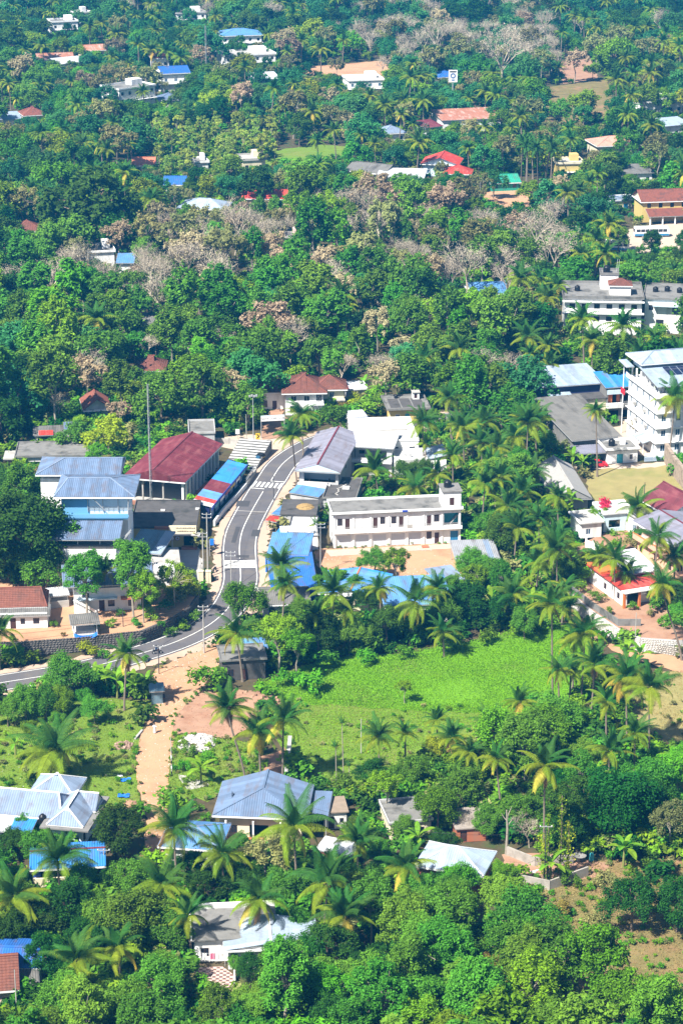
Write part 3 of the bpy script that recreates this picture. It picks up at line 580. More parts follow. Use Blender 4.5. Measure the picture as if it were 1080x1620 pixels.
# dark flat-roofed yellow office
b = Bd('party_office', 'yellow building with emblem discs, dark doorway and wide dark flat roof', 'building', (206, 834), (310, 834), z=4.2, c=(206, 792), clear=(204, 788, 316, 868), mark='the yellow building with the dark flat roof')
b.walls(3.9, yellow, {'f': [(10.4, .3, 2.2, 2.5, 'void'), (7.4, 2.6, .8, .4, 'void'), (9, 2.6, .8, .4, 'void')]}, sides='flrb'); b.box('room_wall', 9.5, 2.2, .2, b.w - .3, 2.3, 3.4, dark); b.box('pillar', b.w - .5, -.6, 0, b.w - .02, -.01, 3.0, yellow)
b.flat(3.95, darkcon, darkcon, .15, .25); b.box('fascia', 7.6, -.55, 3.15, b.w + .1, -.16, 4.6, cream); b.box('fascia_end', 4.8, -.5, 3.9, 7.58, -.17, 4.5, brick); b.box('canopy', 7, -1.6, 2.95, b.w + .9, -.02, 3.1, lightcon); b.box('entrance_step', 10.0, -1.4, 0, 13, -.02, .3, brick)
for x in (6.6, 8.1, 9.2): MB().lathe([(.01, -.03), (.42, -.03), (.42, 0), (.01, 0)], (x, -.03, 1.9), 16, whitep, 'y').build('emblem_disc', None, b.T); MB().lathe([(.44, -.02), (.52, -.05), (.52, 0)], (x, -.03, 1.9), 16, brick, 'y').build('emblem_ring', None, b.T); MB().poly([(x - .2, -.07, 1.7), (x + .2, -.07, 1.7), (x, -.07, 2.15)], brick).build('emblem_mark', None, b.T)
lt = random.Random(3); mb = MB()
for z, x0, x1 in ((4.2, 9.0, 12.8), (3.55, 9.2, 12.6)):
    x = x0
    while x < x1: w = lt.uniform(.12, .3); mb.box(x, -.565, z - .12, x + w, -.552, z + lt.uniform(.02, .14), wood); x += w + .1
mb.build('lettering', None, b.T)
for i, (x, y) in enumerate(((5.3, 9.4), (b.w - .7, 10.2))): b.box('roof_block', x, y, 4.12, x + .8, y + .4, 4.4, whitep)
# big blue building on the left terrace
b = Bd('blue_building', 'tall blue and white building with three tiers of grey-blue sheet roofs', 'building', (92, 936), (186, 936), z=TL, base=TL, d=8, clear=(38, 736, 268, 935), mark='the tall blue and white building')
w = b.w
b.walls(8.3, white, {'f': [(1.6, 4.9, 1.6, 1.5, 'win'), (9.2, 4.9, 1.4, 1.5, 'win'), (6, 6, .6, .4, 'win'), (2, 1, 1.4, 1.4, 'win')], 'l': wins(2, 8, 5, 1.2, 1.3)}); b.box('window_hood', 1.2, -.6, 6.5, 3.8, -.01, 6.62, greyw); b.box('window_hood', 8.9, -.6, 6.5, 11, -.01, 6.62, greyw); b.box('band', -.05, -.06, 3.95, w + .05, -.01, 4.2, greyw)
b.box('terrace_floor', 0, .2, 8.29, w, 8, 8.4, lightcon); b.posts([(.2, .3), (4, .3), (8, .3), (w - .2, .3)], 8.4, 10.5, .2, greyw); b.box('terrace_parapet', .1, .1, 8.4, w - .1, .28, 9.2, darkcon)
b.shed(10.4, 11.6, metal_gb, .5, -.8, w + .3, -.2, 8)
b.walls(16.2, paleblue, {'f': [(5.2, .9, 8.4, 2.5, 'void')], 'r': [(1, 1.2, 2, 1.6, 'void')]}, .3, w + 1.6, 8.01, 18, 12.0, 'upper_wall'); b.walls(12, white, {}, .3, w + 1.6, 8.01, 18, 0, 'lower_wall'); b.box('upper_room', 5, 11, 12, w + 1, 11.2, 15.6, greyw); b.box('front_panel', .32, 7.93, 12.0, 5.4, 8.0, 15.9, skyblue); b.box('veranda_floor', .2, 6.6, 11.75, w + 1.8, 8.0, 12.0, skyblue); b.box('veranda_wall', .2, 6.5, 12, w + 1.8, 6.65, 12.75, skyblue)
b.rail([(5.4, 7.9), (13.4, 7.9)], 12.75, .9); b.posts([(5.2, 7.8), (8, 7.8), (10.8, 7.8), (13.4, 7.8)], 12.75, 15.9, .12, steel); MB().bar((12.6, 6.6, 11.9), (w + 1.9, 7.3, 15.8), .1, .1, steel).build('brace', None, b.T); MB().bar((8.6, 6.6, 13.3), (6, 7.3, 15.8), .1, .1, steel).build('brace', None, b.T)
b.hip(16.0, 1.5, metal_gb, .9, .0, w + 2.2, 7.6, 18.6, ha=2, hb=5, rm=metal_gb2, fascia=whitep)
b.walls(15.0, white, {}, -5, 9.5, 20, 28, 0, 'rear_wall'); b.hip(16.0, 1.6, metal_gb, .8, -5, 9.5, 20, 29, hb=.0, ha=5, rm=metal_gb2)
st = MB()
for i in range(9): st.box(w + .25 + i * .25, 2, 8.3 + i * .28, w + .5 + i * .25, 3, 8.42 + i * .28, steel)
st.bar((w + .2, 1.9, 8.3), (w + 2.6, 1.9, 11), .08, .2, steel); st.bar((w + .2, 3.1, 8.3), (w + 2.6, 3.1, 11), .08, .2, steel); st.build('steel_stair', None, b.T)
b = Bd('lean_to', 'teal-grey sheet lean-to roof between the blue building and the yellow office', 'shed', (202, 872), (253, 876), z=6, d=9.5, base=0, clear=(198, 832, 268, 880)); b.posts([(.2, .2), (b.w - .2, .2), (.2, 9), (b.w - .2, 9)], 0, 5.8, .15, steel); b.shed(6, 6.9, metal_teal, .3, mlist=lambda t, i: metal_teal if t < .75 else metal_pale)
b.walls(3.2, greyw, {'f': [(1, 0, 2.4, 2.4, 'shutter')]}, .5, b.w - .5, 4, 9, 0, 'back_wall')
b = Bd('slab_building', 'low pale building whose cracked concrete roof serves as a car deck', 'building', (210, 894), (284, 891), z=5.2, base=TL, d=8, clear=(205, 868, 288, 925)); b.walls(2.6, white, {'f': [(4.6, .1, 3.6, 2.2, 'shutter')]}, z0=0); b.flat(2.62, lightcon, None, .2, 0)
b.walls(2.9, white, {'f': [(2.2, 1, 1, 1, 'win')]}, 3.9, 7.6, -4.2, -.3, -.6, 'porch_wall'); b.flat(2.3, lightcon, None, .1, 0, 3.9, 7.6, -4.2, -.4)
DECK = b
b = Bd('terrace_house', 'white house with long grey-blue lean-to roof and outside stair below the blue building', 'house', (116, 971), (228, 965), z=TL, base=TL, d=7.4, clear=(102, 894, 246, 975), mark='the white house with the outside stair')
b.walls(4.4, white, {'f': [(4.4, 0, 1, 2.1, 'door'), (6, .8, 1.2, 1.2, 'win'), (9.6, .7, 1.1, 1.5, 'win'), (1.5, 2.6, 1.2, 1, 'win')]}, .3, b.w - .4, .6); b.shed(5.2, 6.5, metal_gb, .4, -1.2, b.w + 1.6, .2, 7.3); b.posts([(.5, .3), (5, .3), (9, .3), (b.w - .3, .3)], 4.4, 5.1, .2, greyw); b.box('porch_roof', 8.6, -.9, 2.5, b.w - .2, .59, 2.72, brick); b.box('balcony', .4, -.5, 2.55, 8, .59, 2.75, paleblue)
ss = MB()
for i in range(13): ss.box(.2 + i * .3, -1.6, 0, .2 + (i + 1) * .3 - .01, -.52, 2.7 - i * .2, white)
ss.build('outside_stair', None, b.T); MB().bar((.2, -1.62, 3.4), (4.1, -1.62, .8), .12, .5, white).build('stair_parapet', None, b.T)
b = Bd('tiled_cottage', 'small white cottage with red tiled roof and grey lean-to on the left yard', 'house', (-30, 997), (76, 994), z=TL, base=TL, d=9.5, clear=(0, 932, 80, 1010), mark='the tiled cottage on the left yard')
b.walls(2.8, white, {'f': [(5.2, 0, 1, 2, 'door'), (7.0, .8, .8, 1.1, 'win'), (9.2, .8, 1.1, 1.1, 'win')], 'r': [(2, .8, 1, 1.1, 'win')]}, y0=.3); b.hip(3.2, 2.3, tile, .3, -1, b.w - .4, 2.5, 9.5, hb=1.2, course=.4, rm=tile2); b.shed(2.55, 3.3, asbestos, .4, .0, b.w + .1, .2, 2.8)
b = Bd('white_roof_shed', 'tiny shed with flat white sheet roof right of the tiled cottage', 'shed', (79, 963), (110, 960), z=TL, base=TL, d=3.4, clear=(76, 932, 114, 962)); b.walls(1.3, lightcon, {}); b.posts([(.2, .2), (b.w - .2, .2), (.2, 3.2), (b.w - .2, 3.2)], 1.3, 2.4, .12, steel); b.shed(2.4, 2.6, metal_white, .2)
b = Bd('yard_pavilion', 'small open pavilion with grey roof and sagging blue tarpaulin above the road', 'shed', (116, 1009), (156, 1006), z=TL, base=TL, d=3.4, clear=(110, 976, 162, 1012)); b.posts([(.2, .2), (b.w - .2, .2), (.2, 3.2), (b.w - .2, 3.2)], 0, 2.5, .16, whitep); b.shed(2.5, 2.9, asbestos, .35); b.walls(.9, white, {}, .4, b.w - .4, .5, 3)
tb = MB(); n = 10
for i in range(n):
    f = lambda t: (.2 + (b.w - .4) * t, -.1 - .15 * math.sin(t * 9), .9 - 1.0 * math.sin(math.pi * t) * .6)
    p, q = f(i / n), f((i + 1) / n); tb.poly([p, q, (q[0], q[1] - .3, q[2] - .55), (p[0], p[1] - .3, p[2] - .55)], bluetarp)
tb.build('tarpaulin', None, b.T)
b = Bd('long_low_house', 'long low house with dark flat roof and white and yellow front among trees', 'house', (28, 744), (146, 742), d=9, clear=(8, 700, 152, 746), mark='the long low yellow-fronted house'); b.walls(3, white, {'f': [(1.5, 0, 6, 1.9, 'void'), (9, .5, 3, 1.4, 'win')]}); b.box('front_panel', b.w * .45, -.3, 1.9, b.w - .1, -.01, 3, yellow); b.flat(3, oldcon, oldcon, .5, .25); b.box('porch_slab', -3, .5, 2.2, -.55, 6, 2.5, lightcon)
b = Bd('workshop', 'ramshackle workshop with red awning and grey sheet roof at the left edge of the wood', 'shed', (56, 704), (130, 701), d=5, clear=(52, 678, 134, 704)); b.walls(2.2, greyw, {'f': [(.6, 0, 5.4, 1.8, 'void'), (7.2, .3, 1.4, 1.2, 'win')]}); b.shed(2.3, 2.7, asbestos, .3, 0, 6.5); b.shed(3, 3.4, metal_gb, .3, 6.8); b.shed(2.6, 2.9, metal_red, .1, 1, 4, -1.2, 1.2)
# right of the road
b = Bd('blue_roof_shop', 'roadside shop with deep blue sheet roof near the rumble strips', 'building', (430, 930), (501, 928), z=3.2, c=(425, 878), clear=(418, 874, 505, 935), mark='the blue-roofed roadside shop'); b.walls(2.8, deepblue, {'l': [(2 + i * 4, 0, 3, 2.4, 'shutter') for i in range(4)]}); b.shed(3.1, 3.5, metal_blue, .2)
b = Bd('blue_roof_shop', 'roadside shop with pale sky blue roof and yellow post beside the road', 'building', (424, 874), (486, 876), z=3.8, c=(421, 846), clear=(416, 840, 490, 880)); b.walls(3.2, deepblue, {'l': [(1, 0, 3, 2.4, 'shutter'), (5, 0, 3, 2.4, 'shutter')]}); b.shed(3.6, 4.3, metal_lblue, .25); b.box('sign_panel', -.5, .5, .2, -.25, 2.4, 3, yellp); b.box('sign_panel', -.45, -.8, 0, -.2, .2, 3.2, metal_bright)
b = Bd('roadside_store', 'low store with dark mossy flat roof and a heap of straw on top', 'building', (444, 812), (499, 813), z=3.6, c=(446, 789), clear=(440, 786, 502, 815)); b.walls(3.3, greyw, {'l': [(1, 0, 2.6, 2.3, 'shutter'), (5, 0, 2.4, 2.3, 'shutter')]}); b.flat(3.3, darkcon, None, .2, 0)
hp = MB(); hp.lathe([(1.9, 0), (1.5, .3), (.8, .55), (.01, .65)], (4.6, 4.2, 3.5), 9, mat('straw', (.3, .2, .08), .95, .5, 3.)); hp.build('straw_heap', None, b.T)
b = Bd('roadside_store', 'store with light grey speckled flat roof between the mossy roof and a white wall', 'building', (455, 843), (497, 844), z=3.2, c=(455, 816), clear=(448, 814, 502, 845)); b.walls(2.9, greyw, {}); b.flat(2.9, mat('pale_screed', (.55, .55, .56), .9, .2, 3.), darkcon, .1, .25)
b = Bd('white_store', 'plain white store with white roof right behind the pale blue shop roof', 'building', (446, 872), (503, 870), z=0, d=4.5, clear=(444, 840, 505, 872)); b.walls(3, white, {'f': [(1, .5, 1, 1.4, 'win')]}); b.shed(3.1, 3.5, metal_white, .1)
b = Bd('stall', 'roadside stall with light blue lean-to roof and red awning', 'stall', (431, 812), rot=-24, w=2.3, z=2.6, d=6, clear=(424, 786, 448, 828)); b.walls(2.2, navy, {}); b.shed(2.5, 2.9, metal_lblue, .2); b.shed(2.1, 2.4, metal_red, .1, -.1, b.w, -3, -.9); b.posts([(0, -2.8), (b.w - .2, -2.8)], 0, 2.1, .08, steel)
b = Bd('stall', 'small stall with bright blue tarpaulin roof below the red awning', 'stall', (435, 845), rot=-18, w=1.8, z=2.4, d=4, clear=(432, 826, 449, 845)); b.walls(2.0, deepblue, {}); b.shed(2.3, 2.6, metal_bright, .2)
b = Bd('stall', 'lean-to with tilted sky blue sheet roof at the foot of the grey gable house', 'stall', (459, 779), (503, 786), z=3, d=3.6, clear=(456, 764, 506, 788)); b.walls(2.5, greyw, {}); b.shed(3.0, 3.5, metal_lblue, .2)
b = Bd('long_blue_workshop', 'long workshop with blue sheet roof and white wall behind the marsh trees', 'building', (610, 956), (712, 952), z=3.8, d=10.5, clear=(640, 918, 714, 962), mark='the long blue workshop roof'); b.walls(3.4, white, {'f': [(1, .3, 2, 2, 'void'), (5, .3, 2, 2, 'void'), (9, .8, 1, 1.2, 'win')]}); b.shed(3.6, 4.8, metal_lblue, .4)
b = Bd('long_blue_workshop', 'lower workshop with patched blue sheet roof and rust-red ridge below the dirt yard', 'building', (506, 936), (604, 942), z=3.4, d=11, clear=(506, 898, 600, 920)); b.walls(3, cream, {'f': wins(4, 11, .8, 1, 1.2)}); b.gable(3.2, 1.0, metal_lblue, 'y', over=.4, rm=brick, mlist=lambda t, i: metal_bright if i % 5 == 0 else metal_lblue)
b = Bd('open_shed', 'large open shed with grey corrugated roof at the right end of the dirt yard', 'shed', (722, 886), (790, 884), z=3.6, c=(701, 858), clear=(698, 852, 794, 900), mark='the grey corrugated open shed'); b.posts([(.2, .2), (4, .2), (b.w - .2, .2), (.2, b.d - .2), (b.w - .2, b.d - .2)], 0, 3.4, .12, steel); b.shed(3.5, 3.9, metal_grey, .2, mlist=lambda t, i: metal_gb2 if i == 6 else metal_grey); b.walls(2.4, greyw, {}, 2, b.w - .5, 3, b.d - .5)
b = Bd('open_shed', 'small open shed with blue-grey corrugated roof below the larger shed', 'shed', (695, 921), (735, 915), z=3, c=(681, 901), clear=(678, 890, 738, 930)); b.posts([(.2, .2), (b.w - .2, .2), (.2, b.d - .2), (b.w - .2, b.d - .2)], 0, 2.8, .12, steel); b.shed(2.9, 3.3, metal_gb2, .2); b.walls(1.8, greyw, {}, 1, b.w - .5, 2, b.d - .5)
b.tank(-1.6, 1, 0, .6, 1.2, label='black water tank on the ground beside the small blue-grey shed')
b = Bd('asbestos_house', 'white-walled house with dark weathered asbestos roof between the road and the marsh', 'house', (417, 978), (488, 975), d=8, clear=(414, 930, 460, 978)); b.walls(2.7, white, {'f': [(1, 0, 1, 2, 'door'), (3, .8, 1, 1, 'win')]}); b.gable(2.7, 1.3, asbestos, 'x', over=.5, gm_=white)
b = Bd('mossy_hut', 'old mossy concrete hut with flat roof at the edge of the dirt track', 'hut', (352, 1077), (420, 1073), d=6, clear=(348, 1016, 424, 1076), mark='the mossy concrete hut'); b.walls(3.6, darkcon, {'f': [(1, .6, 1, 1.4, 'win'), (3.2, 0, 1.1, 2, 'door')], 'l': [(1, 1, .9, 1, 'win')]}); b.flat(3.6, oldcon, oldcon, .35, .15); b.shed(2.8, 3.2, metal_lblue, .2, b.w - 3, b.w + 1, 6.5, 10)
b = Bd('kiosk', 'small blue kiosk with tilted roof beside the dirt track', 'kiosk', (240, 1114), (258, 1113), d=2, clear=(236, 1076, 264, 1116), mark='the small blue kiosk'); b.walls(2.3, metal_teal, {'r': [(.4, .9, 1, 1, 'void')]}); b.shed(2.4, 2.8, metal_teal, .3); b.box('counter', b.w + .01, .2, .8, b.w + .4, 1.8, .9, wood)
# ---------------------------------------------------------------- right side
b = Bd('steel_warehouse', 'wide warehouse with pale grey sheet roof and navy front among the palms', 'building', (860, 611), (958, 604), z=8, c=(835, 584), clear=(832, 578, 960, 640), mark='the pale-roofed navy warehouse'); b.walls(7.6, navy, {'f': [(1, .3, 5, 3, 'void')]}, .3, b.w - .3, .4); b.shed(7.8, 8.4, metal_pale, .3)
b.walls(2.6, white, {}, 1, 6, -3.5, -.3, 3, 'lean_to'); b.shed(5.7, 6.3, metal_pale, .2, 1, 6, -3.5, -.3); b.walls(5.6, cream, {'f': [(1, .8, 1.5, 1.2, 'win')]}, 6.6, 13.4, -4.5, -.3, 0, 'front_room'); b.flat(5.6, darkcon, None, .4, 0, 6.6, 13.4, -4.5, -.4)
b = Bd('shop_block', 'two-storey shop block with bright blue roof, orange walls and dark verandas', 'building', (957, 667), (1004, 664), d=9, clear=(956, 584, 1003, 668), mark='the blue-roofed shop block'); b.walls(8, oldcon, {'f': [(.4, 4.1, 3.0, 2.4, 'void'), (3.8, 4.1, 2.8, 2.4, 'void'), (.4, .2, 2.6, 2.4, 'void'), (3.6, .2, 3, 2.4, 'void')]}); b.shed(8.2, 9.2, metal_bright, .4, 0, b.w + .2, mlist=lambda t, i: metal_lblue if i % 4 == 2 else metal_bright)
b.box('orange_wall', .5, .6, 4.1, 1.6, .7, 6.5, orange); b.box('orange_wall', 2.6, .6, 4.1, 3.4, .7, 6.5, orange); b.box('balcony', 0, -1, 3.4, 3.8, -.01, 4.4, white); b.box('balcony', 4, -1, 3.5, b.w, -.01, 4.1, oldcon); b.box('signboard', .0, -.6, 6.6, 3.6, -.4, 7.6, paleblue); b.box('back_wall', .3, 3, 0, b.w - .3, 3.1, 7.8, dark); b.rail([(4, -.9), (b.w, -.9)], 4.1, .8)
b = Bd('tall_white_building', 'tall white four-storey building with solar panels and pale hipped roof at right edge', 'building', (1036, 722), rot=15, w=20, d=17, clear=(1000, 544, 1080, 705), mark='the tall white building with solar panels')
lw = []
for r in range(4): lw += wins(5, 17, 1.0 + r * 3.4, 1.0, 1.5, 'winb', 1.2)
fw = []
for r in range(4): fw += wins(6, 20, 1.0 + r * 3.4, 1.1, 1.5, 'winb', 1.0)
b.walls(13.6, white, {'l': lw, 'f': fw})
for r in range(1, 5):
    z = r * 3.4; b.box('sun_shade', -.5, -.5, z - .45, -.02, 17.3, z - .3, white); b.box('sun_shade', -.01, -.5, z - .45, 20, -.02, z - .3, white)
b.box('parapet', -.6, -.6, 13.31, -.4, 17.4, 14.4, white); b.box('parapet', -.39, -.6, 13.31, 20, -.4, 14.4, white)
b.posts([(.3, .4 + i * 2.6) for i in range(7)], 13.6, 16.2, .3, white); b.posts([(2 + i * 3, .4) for i in range(6)], 13.6, 16.2, .3, white); b.box('attic_wall', 2.2, 2, 13.6, 19, 16, 16.3, greyw)
b.shed(16.0, 17.6, metal_pale, .4, -.2, 20, -.4, 9.5); 
for i in range(9):
    for j in range(2):
        x, y = 4.2 + i * 1.65, 4.4 + j * 2.1; zz = 16 + 1.6 * (y + .8) / 10.7; MB().poly([(x, y, zz + .22), (x + 1.5, y, zz + .22), (x + 1.5, y + 1.95, zz + .51), (x, y + 1.95, zz + .51)], solar).build('solar_panel', None, b.T)
b.walls(18.4, paleblue, {'f': [(.5, 1.2, 17, 1.0, 'void')], 'l': [(.5, 1.2, 5, 1, 'void')]}, .8, 19, 10, 16.8, 16.3, 'top_wall'); b.hip(18.5, 1.5, metal_pale, 1.0, .3, 19.5, 9.6, 17); b.shed(16.5, 16.9, metal_pale, .1, -1.9, -.2, 14, 18.5)
for r in range(3):
    for k in range(2): b.box('air_conditioner', -.5, 4.5 + k * 5.5 + r, 1.3 + r * 3.4, -.03, 5.4 + k * 5.5 + r, 1.95 + r * 3.4, lightcon)
b.shed(2.6, 3.3, metal_pale, .1, -2.2, -.1, 2, 8, axis='x'); b.posts([(-2.1, 2.2), (-2.1, 5), (-2.1, 7.8)], 0, 2.6, .12, whitep)
b.box('red_sign', -1.3, 16.2, 9.3, -1.15, 18.4, 10.6, redp); b.posts([(-1.1, 17.5)], 0, 16.5, .15, whitep)
b = Bd('old_roof_hall', 'old hall with dark weathered sloping roof in front of the navy warehouse', 'building', (906, 696), (980, 689), z=4, c=(888, 641), clear=(884, 636, 986, 700), mark='the old dark weathered roof'); b.walls(3.6, oldcon, {'f': [(1, .5, 2, 1.6, 'win'), (5, .5, 2, 1.6, 'win')]}, .3, b.w - .3, .3); b.shed(3.9, 6.2, asbestos, .4); 
b = Bd('gatehouse', 'small white flat-roofed house with blue door beside a carport and dry lawn', 'house', (959, 734), (1007, 731), d=6, clear=(905, 698, 1016, 736), mark='the small white house by the dry lawn'); b.walls(2.9, white, {'f': [(2.2, 0, 1.4, 2.1, 'doort'), (5.1, .8, .7, 1.1, 'win')]}); b.flat(2.9, oldcon, white, .4, .5); b.posts([(-6.6, .3), (-3.5, .3), (-6.6, 4), (-3.5, 4)], 0, 2.6, .12, steel); b.shed(2.6, 2.9, metal_lil, .1, -6.8, -.2, .2, 5); b.box('chimney', 4, 3, 3.1, 5, 4, 4.4, white); b.tank(1.9, 3, 3.1, .7, 1.6, label='black water tank on the small white house by the dry lawn')
b = Bd('tent', 'long grey gable-roofed shelter at the left end of the dry lawn', 'shed', (876, 790), rot=6, w=7.6, d=21, z=2.6, base=0, clear=(864, 722, 936, 786), mark='the long grey shelter'); b.gable(2.6, 2.2, tent, 'y', over=.2, gm_=tent, fascia=steel, ridge=True, rm=lightcon); b.walls(2.4, greyw, {}, .4, b.w - .4, 1, b.d - .5)
wall_line('garden_wall', 'short white garden wall with dark gate gap under the palms', [(926, 866), (944, 874), (960, 884)], 1.6, .2, white, z=TR, pier=2)
wall_line('rubble_wall', 'dry rubble wall at the right end of the dry lawn', [(1052, 730), (1062, 748), (1084, 776)], 4.2, .8, mat('brown_rubble', (.33, .26, .2), .95, .5, 1.6, (.12, .1, .08), .7, 1.0, 1., 2.))
b = Bd('white_cottage', 'white cottage under red bougainvillea beside the palms', 'house', (918, 852), (950, 849), d=6, z=TR, base=TR, clear=(920, 800, 952, 850), mark='the white cottage with bougainvillea'); b.walls(3, white, {'f': [(1, .7, 1, 1.2, 'winb')]}); b.flat(3, lightcon, white, .4, .3)
b = Bd('grey_cottage', 'pale grey flat-roofed cottage with dark porch behind the coconut palm', 'house', (954, 842), (1000, 838), d=6, z=TR, base=TR, clear=(952, 798, 1002, 842)); b.walls(3.6, paleblue, {'f': [(1, .8, 2.4, 1.6, 'void'), (4.4, 0, 1, 2.1, 'doorw')]}); b.flat(3.6, greyw, white, .3, .4)
b = Bd('maroon_gable_house', 'white house with steep maroon sheet gable roof at the right edge', 'house', (1059, 815), rot=24, w=9.5, d=10, z=8.4, base=TR, clear=(1026, 772, 1080, 850), mark='the maroon gable house'); b.walls(5.6, white, {'f': [(3.4, 3.4, 1.6, 1.6, 'winb'), (2, .6, 1.6, 1.5, 'winb')], 'l': wins(2, 9, 3.2, 1, 1.3)}, .5, 9, .5, 9.5); b.gable(5.9, 3.0, metal_mar, 'y', over=.5, gm_=white, fascia=whitep); b.walls(3.6, white, {'l': [(1.5, .8, 1.2, 1.4, 'winb')]}, -3.5, .49, 5, 9.4, 0, 'wing'); b.flat(3.6, oldcon, greyw, .3, .2, -3.5, .2, 5, 9.4); b.shed(3.9, 4.8, asbestos, .2, -3.2, .2, 4.8, 9.6)
b = Bd('peach_house', 'peach two-storey house with lilac-grey gable roof and maroon ridge at the right edge', 'house', (1064, 912), rot=24, w=10, d=13, z=TR, base=TR, clear=(1014, 826, 1080, 902), mark='the peach house'); b.walls(3.4, peach, {'l': wins(3, 13, .8, 1, 1.3), 'f': wins(3, 10, .8, 1.1, 1.3)}); b.box('balcony_floor', -1.2, -1, 3.4, 10, 13, 3.6, peach); b.box('balcony_wall', -1.2, -1, 3.6, -1.05, 13, 4.5, peach); b.box('balcony_wall', -1.04, -1, 3.6, 10, -.85, 4.5, peach); b.box('balcony_band', -1.24, -1.05, 4.5, -1.0, 13, 4.62, orange)
b.walls(6.4, pinkw, {'l': [(1, 0, 2, 2.1, 'void'), (5, .7, 1, 1.3, 'win')], 'f': [(1, .2, 6, 2.2, 'void')]}, .5, 9.5, 1, 12.5, 3.6, 'upper_wall'); b.gable(6.6, 1.4, metal_lil, 'y', over=.9, rm=metal_mar, gm_=lightcon, fascia=whitep)
b = Bd('orange_house', 'white and orange single-storey house with flat red roof above the stone wall', 'house', (983, 958), rot=22, w=8, d=12.5, z=TR, base=TR, clear=(942, 884, 1036, 962), mark='the orange and white house'); b.walls(3.2, white, {'l': [(1, .8, 1, 1.2, 'win'), (6, .8, 1, 1.2, 'win')], 'f': [(1, 0, 2.6, 2.4, 'void'), (5, .8, 1.4, 1.3, 'win')]}); b.flat(3.2, metal_red, None, .5, 0); b.box('roof_deck', -.45, 7.5, 3.4, 3, 12.9, 3.8, orange); b.shed(3.9, 5.0, metal_white, .3, 3.4, 9.5, 4.5, 13); b.posts([(-.3, -1.3), (2.6, -1.6), (7.8, -1.4)], 0, 3.0, .4, orange); b.box('porch_roof', -.6, -2, 3.0, 8.4, -.51, 3.18, white); b.box('ridge_wall', 3.0, 6.5, 3.39, 3.3, 13, 4.4, orange); b.tank(9, 1, 0, .5, 1, whitep, 'pale tank in the yard of the orange and white house')
# stone wall: rubble pieces along the face of the raised yard
def rubble(name, label, P, z0, h, t, m, size=.42, mort=None, cat='wall', n_rows=None, seed=1):
    rr = random.Random(seed); T = empty(name, (P[0].x, P[0].y, z0), 0, label, cat); o = Vector((P[0].x, P[0].y, z0)); mb = MB(); core = MB()
    for i in range(len(P) - 1):
        a, c = P[i] - o, P[i + 1] - o; a.z = c.z = 0; d = (c - a); L = d.length; d.normalize(); nn = Vector((d.y, -d.x, 0))
        if nn.y > 0: nn = -nn
        core.bar(a + Vector((0, 0, h / 2)), c + Vector((0, 0, h / 2)), t, h, mort or m)
        z = 0
        while z < h:
            hh = size * rr.uniform(.6, 1); x = -rr.random() * size
            while x < L:
                w = size * rr.uniform(.7, 1.6); p = a + d * (x + w / 2) + nn * (t / 2 + rr.uniform(-.02, .06)) + Vector((0, 0, z + hh / 2)); q = [p + d * (w * .46 * sx * rr.uniform(.75, 1)) + Vector((0, 0, hh * .45 * sz * rr.uniform(.75, 1))) for sx, sz in ((-1, -1), (1, -1), (1, 1), (-1, 1))]
                e = p + nn * .12; mb.poly([q[0], q[1], e]); mb.poly([q[1], q[2], e]); mb.poly([q[2], q[3], e]); mb.poly([q[3], q[0], e]); x += w
            z += hh
    core.build('wall_core', None, T); tag(mb.build('rubble_face', m, T), kind='stuff'); return T
rubble('stone_wall', 'long white-painted rubble wall holding up the yard of the orange house', [G(x, y, TR) - Vector((0, .3, 0)) for x, y in WALLR[:5]], 0, TR + .1, .5, stone, .4, lightcon); MARK('the white stone wall', 1000, 1000)
wall_line('parapet_wall', 'grey concrete parapet along the top of the white stone wall', [(886, 923), (935, 962), (977, 990), (1012, 990)], 1.3, .18, oldcon, z=TR)
rubble('dark_retaining_wall', 'dark rubble retaining wall beside the road under the tiled cottage', [G(x, y, TL) - Vector((0, .3, 0)) for x, y in [(-60, 1016), (37, 1015), (111, 1010), (222, 998), (270, 978), (300, 960), (312, 942)]], 0, TL + .05, .5, stoned, .5, darkcon, seed=4)
rubble('stone_footing', 'short grey rubble footing at the right end of the dirt path', [G(1028, 1030), G(1095, 1042)], 0, 1.6, .6, mat('grey_rubble', (.4, .37, .33), .9, .3, 2., isl=.15), .4, oldcon, seed=9)
# hospital-like flat block, yellow tiled block
b = Bd('flat_white_block', 'long white three-storey block with grey flat roof and rooftop tanks', 'building', (893, 468), (1015, 470), z=10.2, d=15, clear=(890, 426, 1080, 498), mark='the long white flat-roofed block'); b.walls(9.6, white, {'f': wins(6, b.w, 6.9, 1.5, 1.3, 'win', 1.2) + wins(6, b.w, 3.6, 1.5, 1.3, 'win', 1.2)}); b.flat(9.6, oldcon, oldcon, .6, .6)
for z in (5.7, 8.8): b.box('sun_shade', -.6, -1.1, z, b.w + .6, -.02, z + .25, white)
b.walls(13.6, white, {}, 9.4, 14, 9, 14, 9.8, 'stair_head'); b.flat(13.6, oldcon, oldcon, .2, .5, 9.4, 14, 9, 14); b.walls(12.4, white, {}, 11.6, 17, 3, 7.5, 9.8, 'roof_room'); b.hip(12.4, 1.3, tile, .4, 11.6, 17, 3, 7.5, course=.4, rm=tile2)
b.tank(3.4, 7, 9.9, .7, 1.4, label='black tank near the left end of the long white block roof'); b.tank(11, 11, 13.9, .9, 1.9, label='big black tank on the stair head of the long white block')
MB().bar((13.6, 12, 13.8), (13.8, 12.5, 17), .08, .08, steel).bar((14.1, 12, 13.8), (14.3, 12.5, 17), .08, .08, steel).build('roof_ladder', None, b.T)
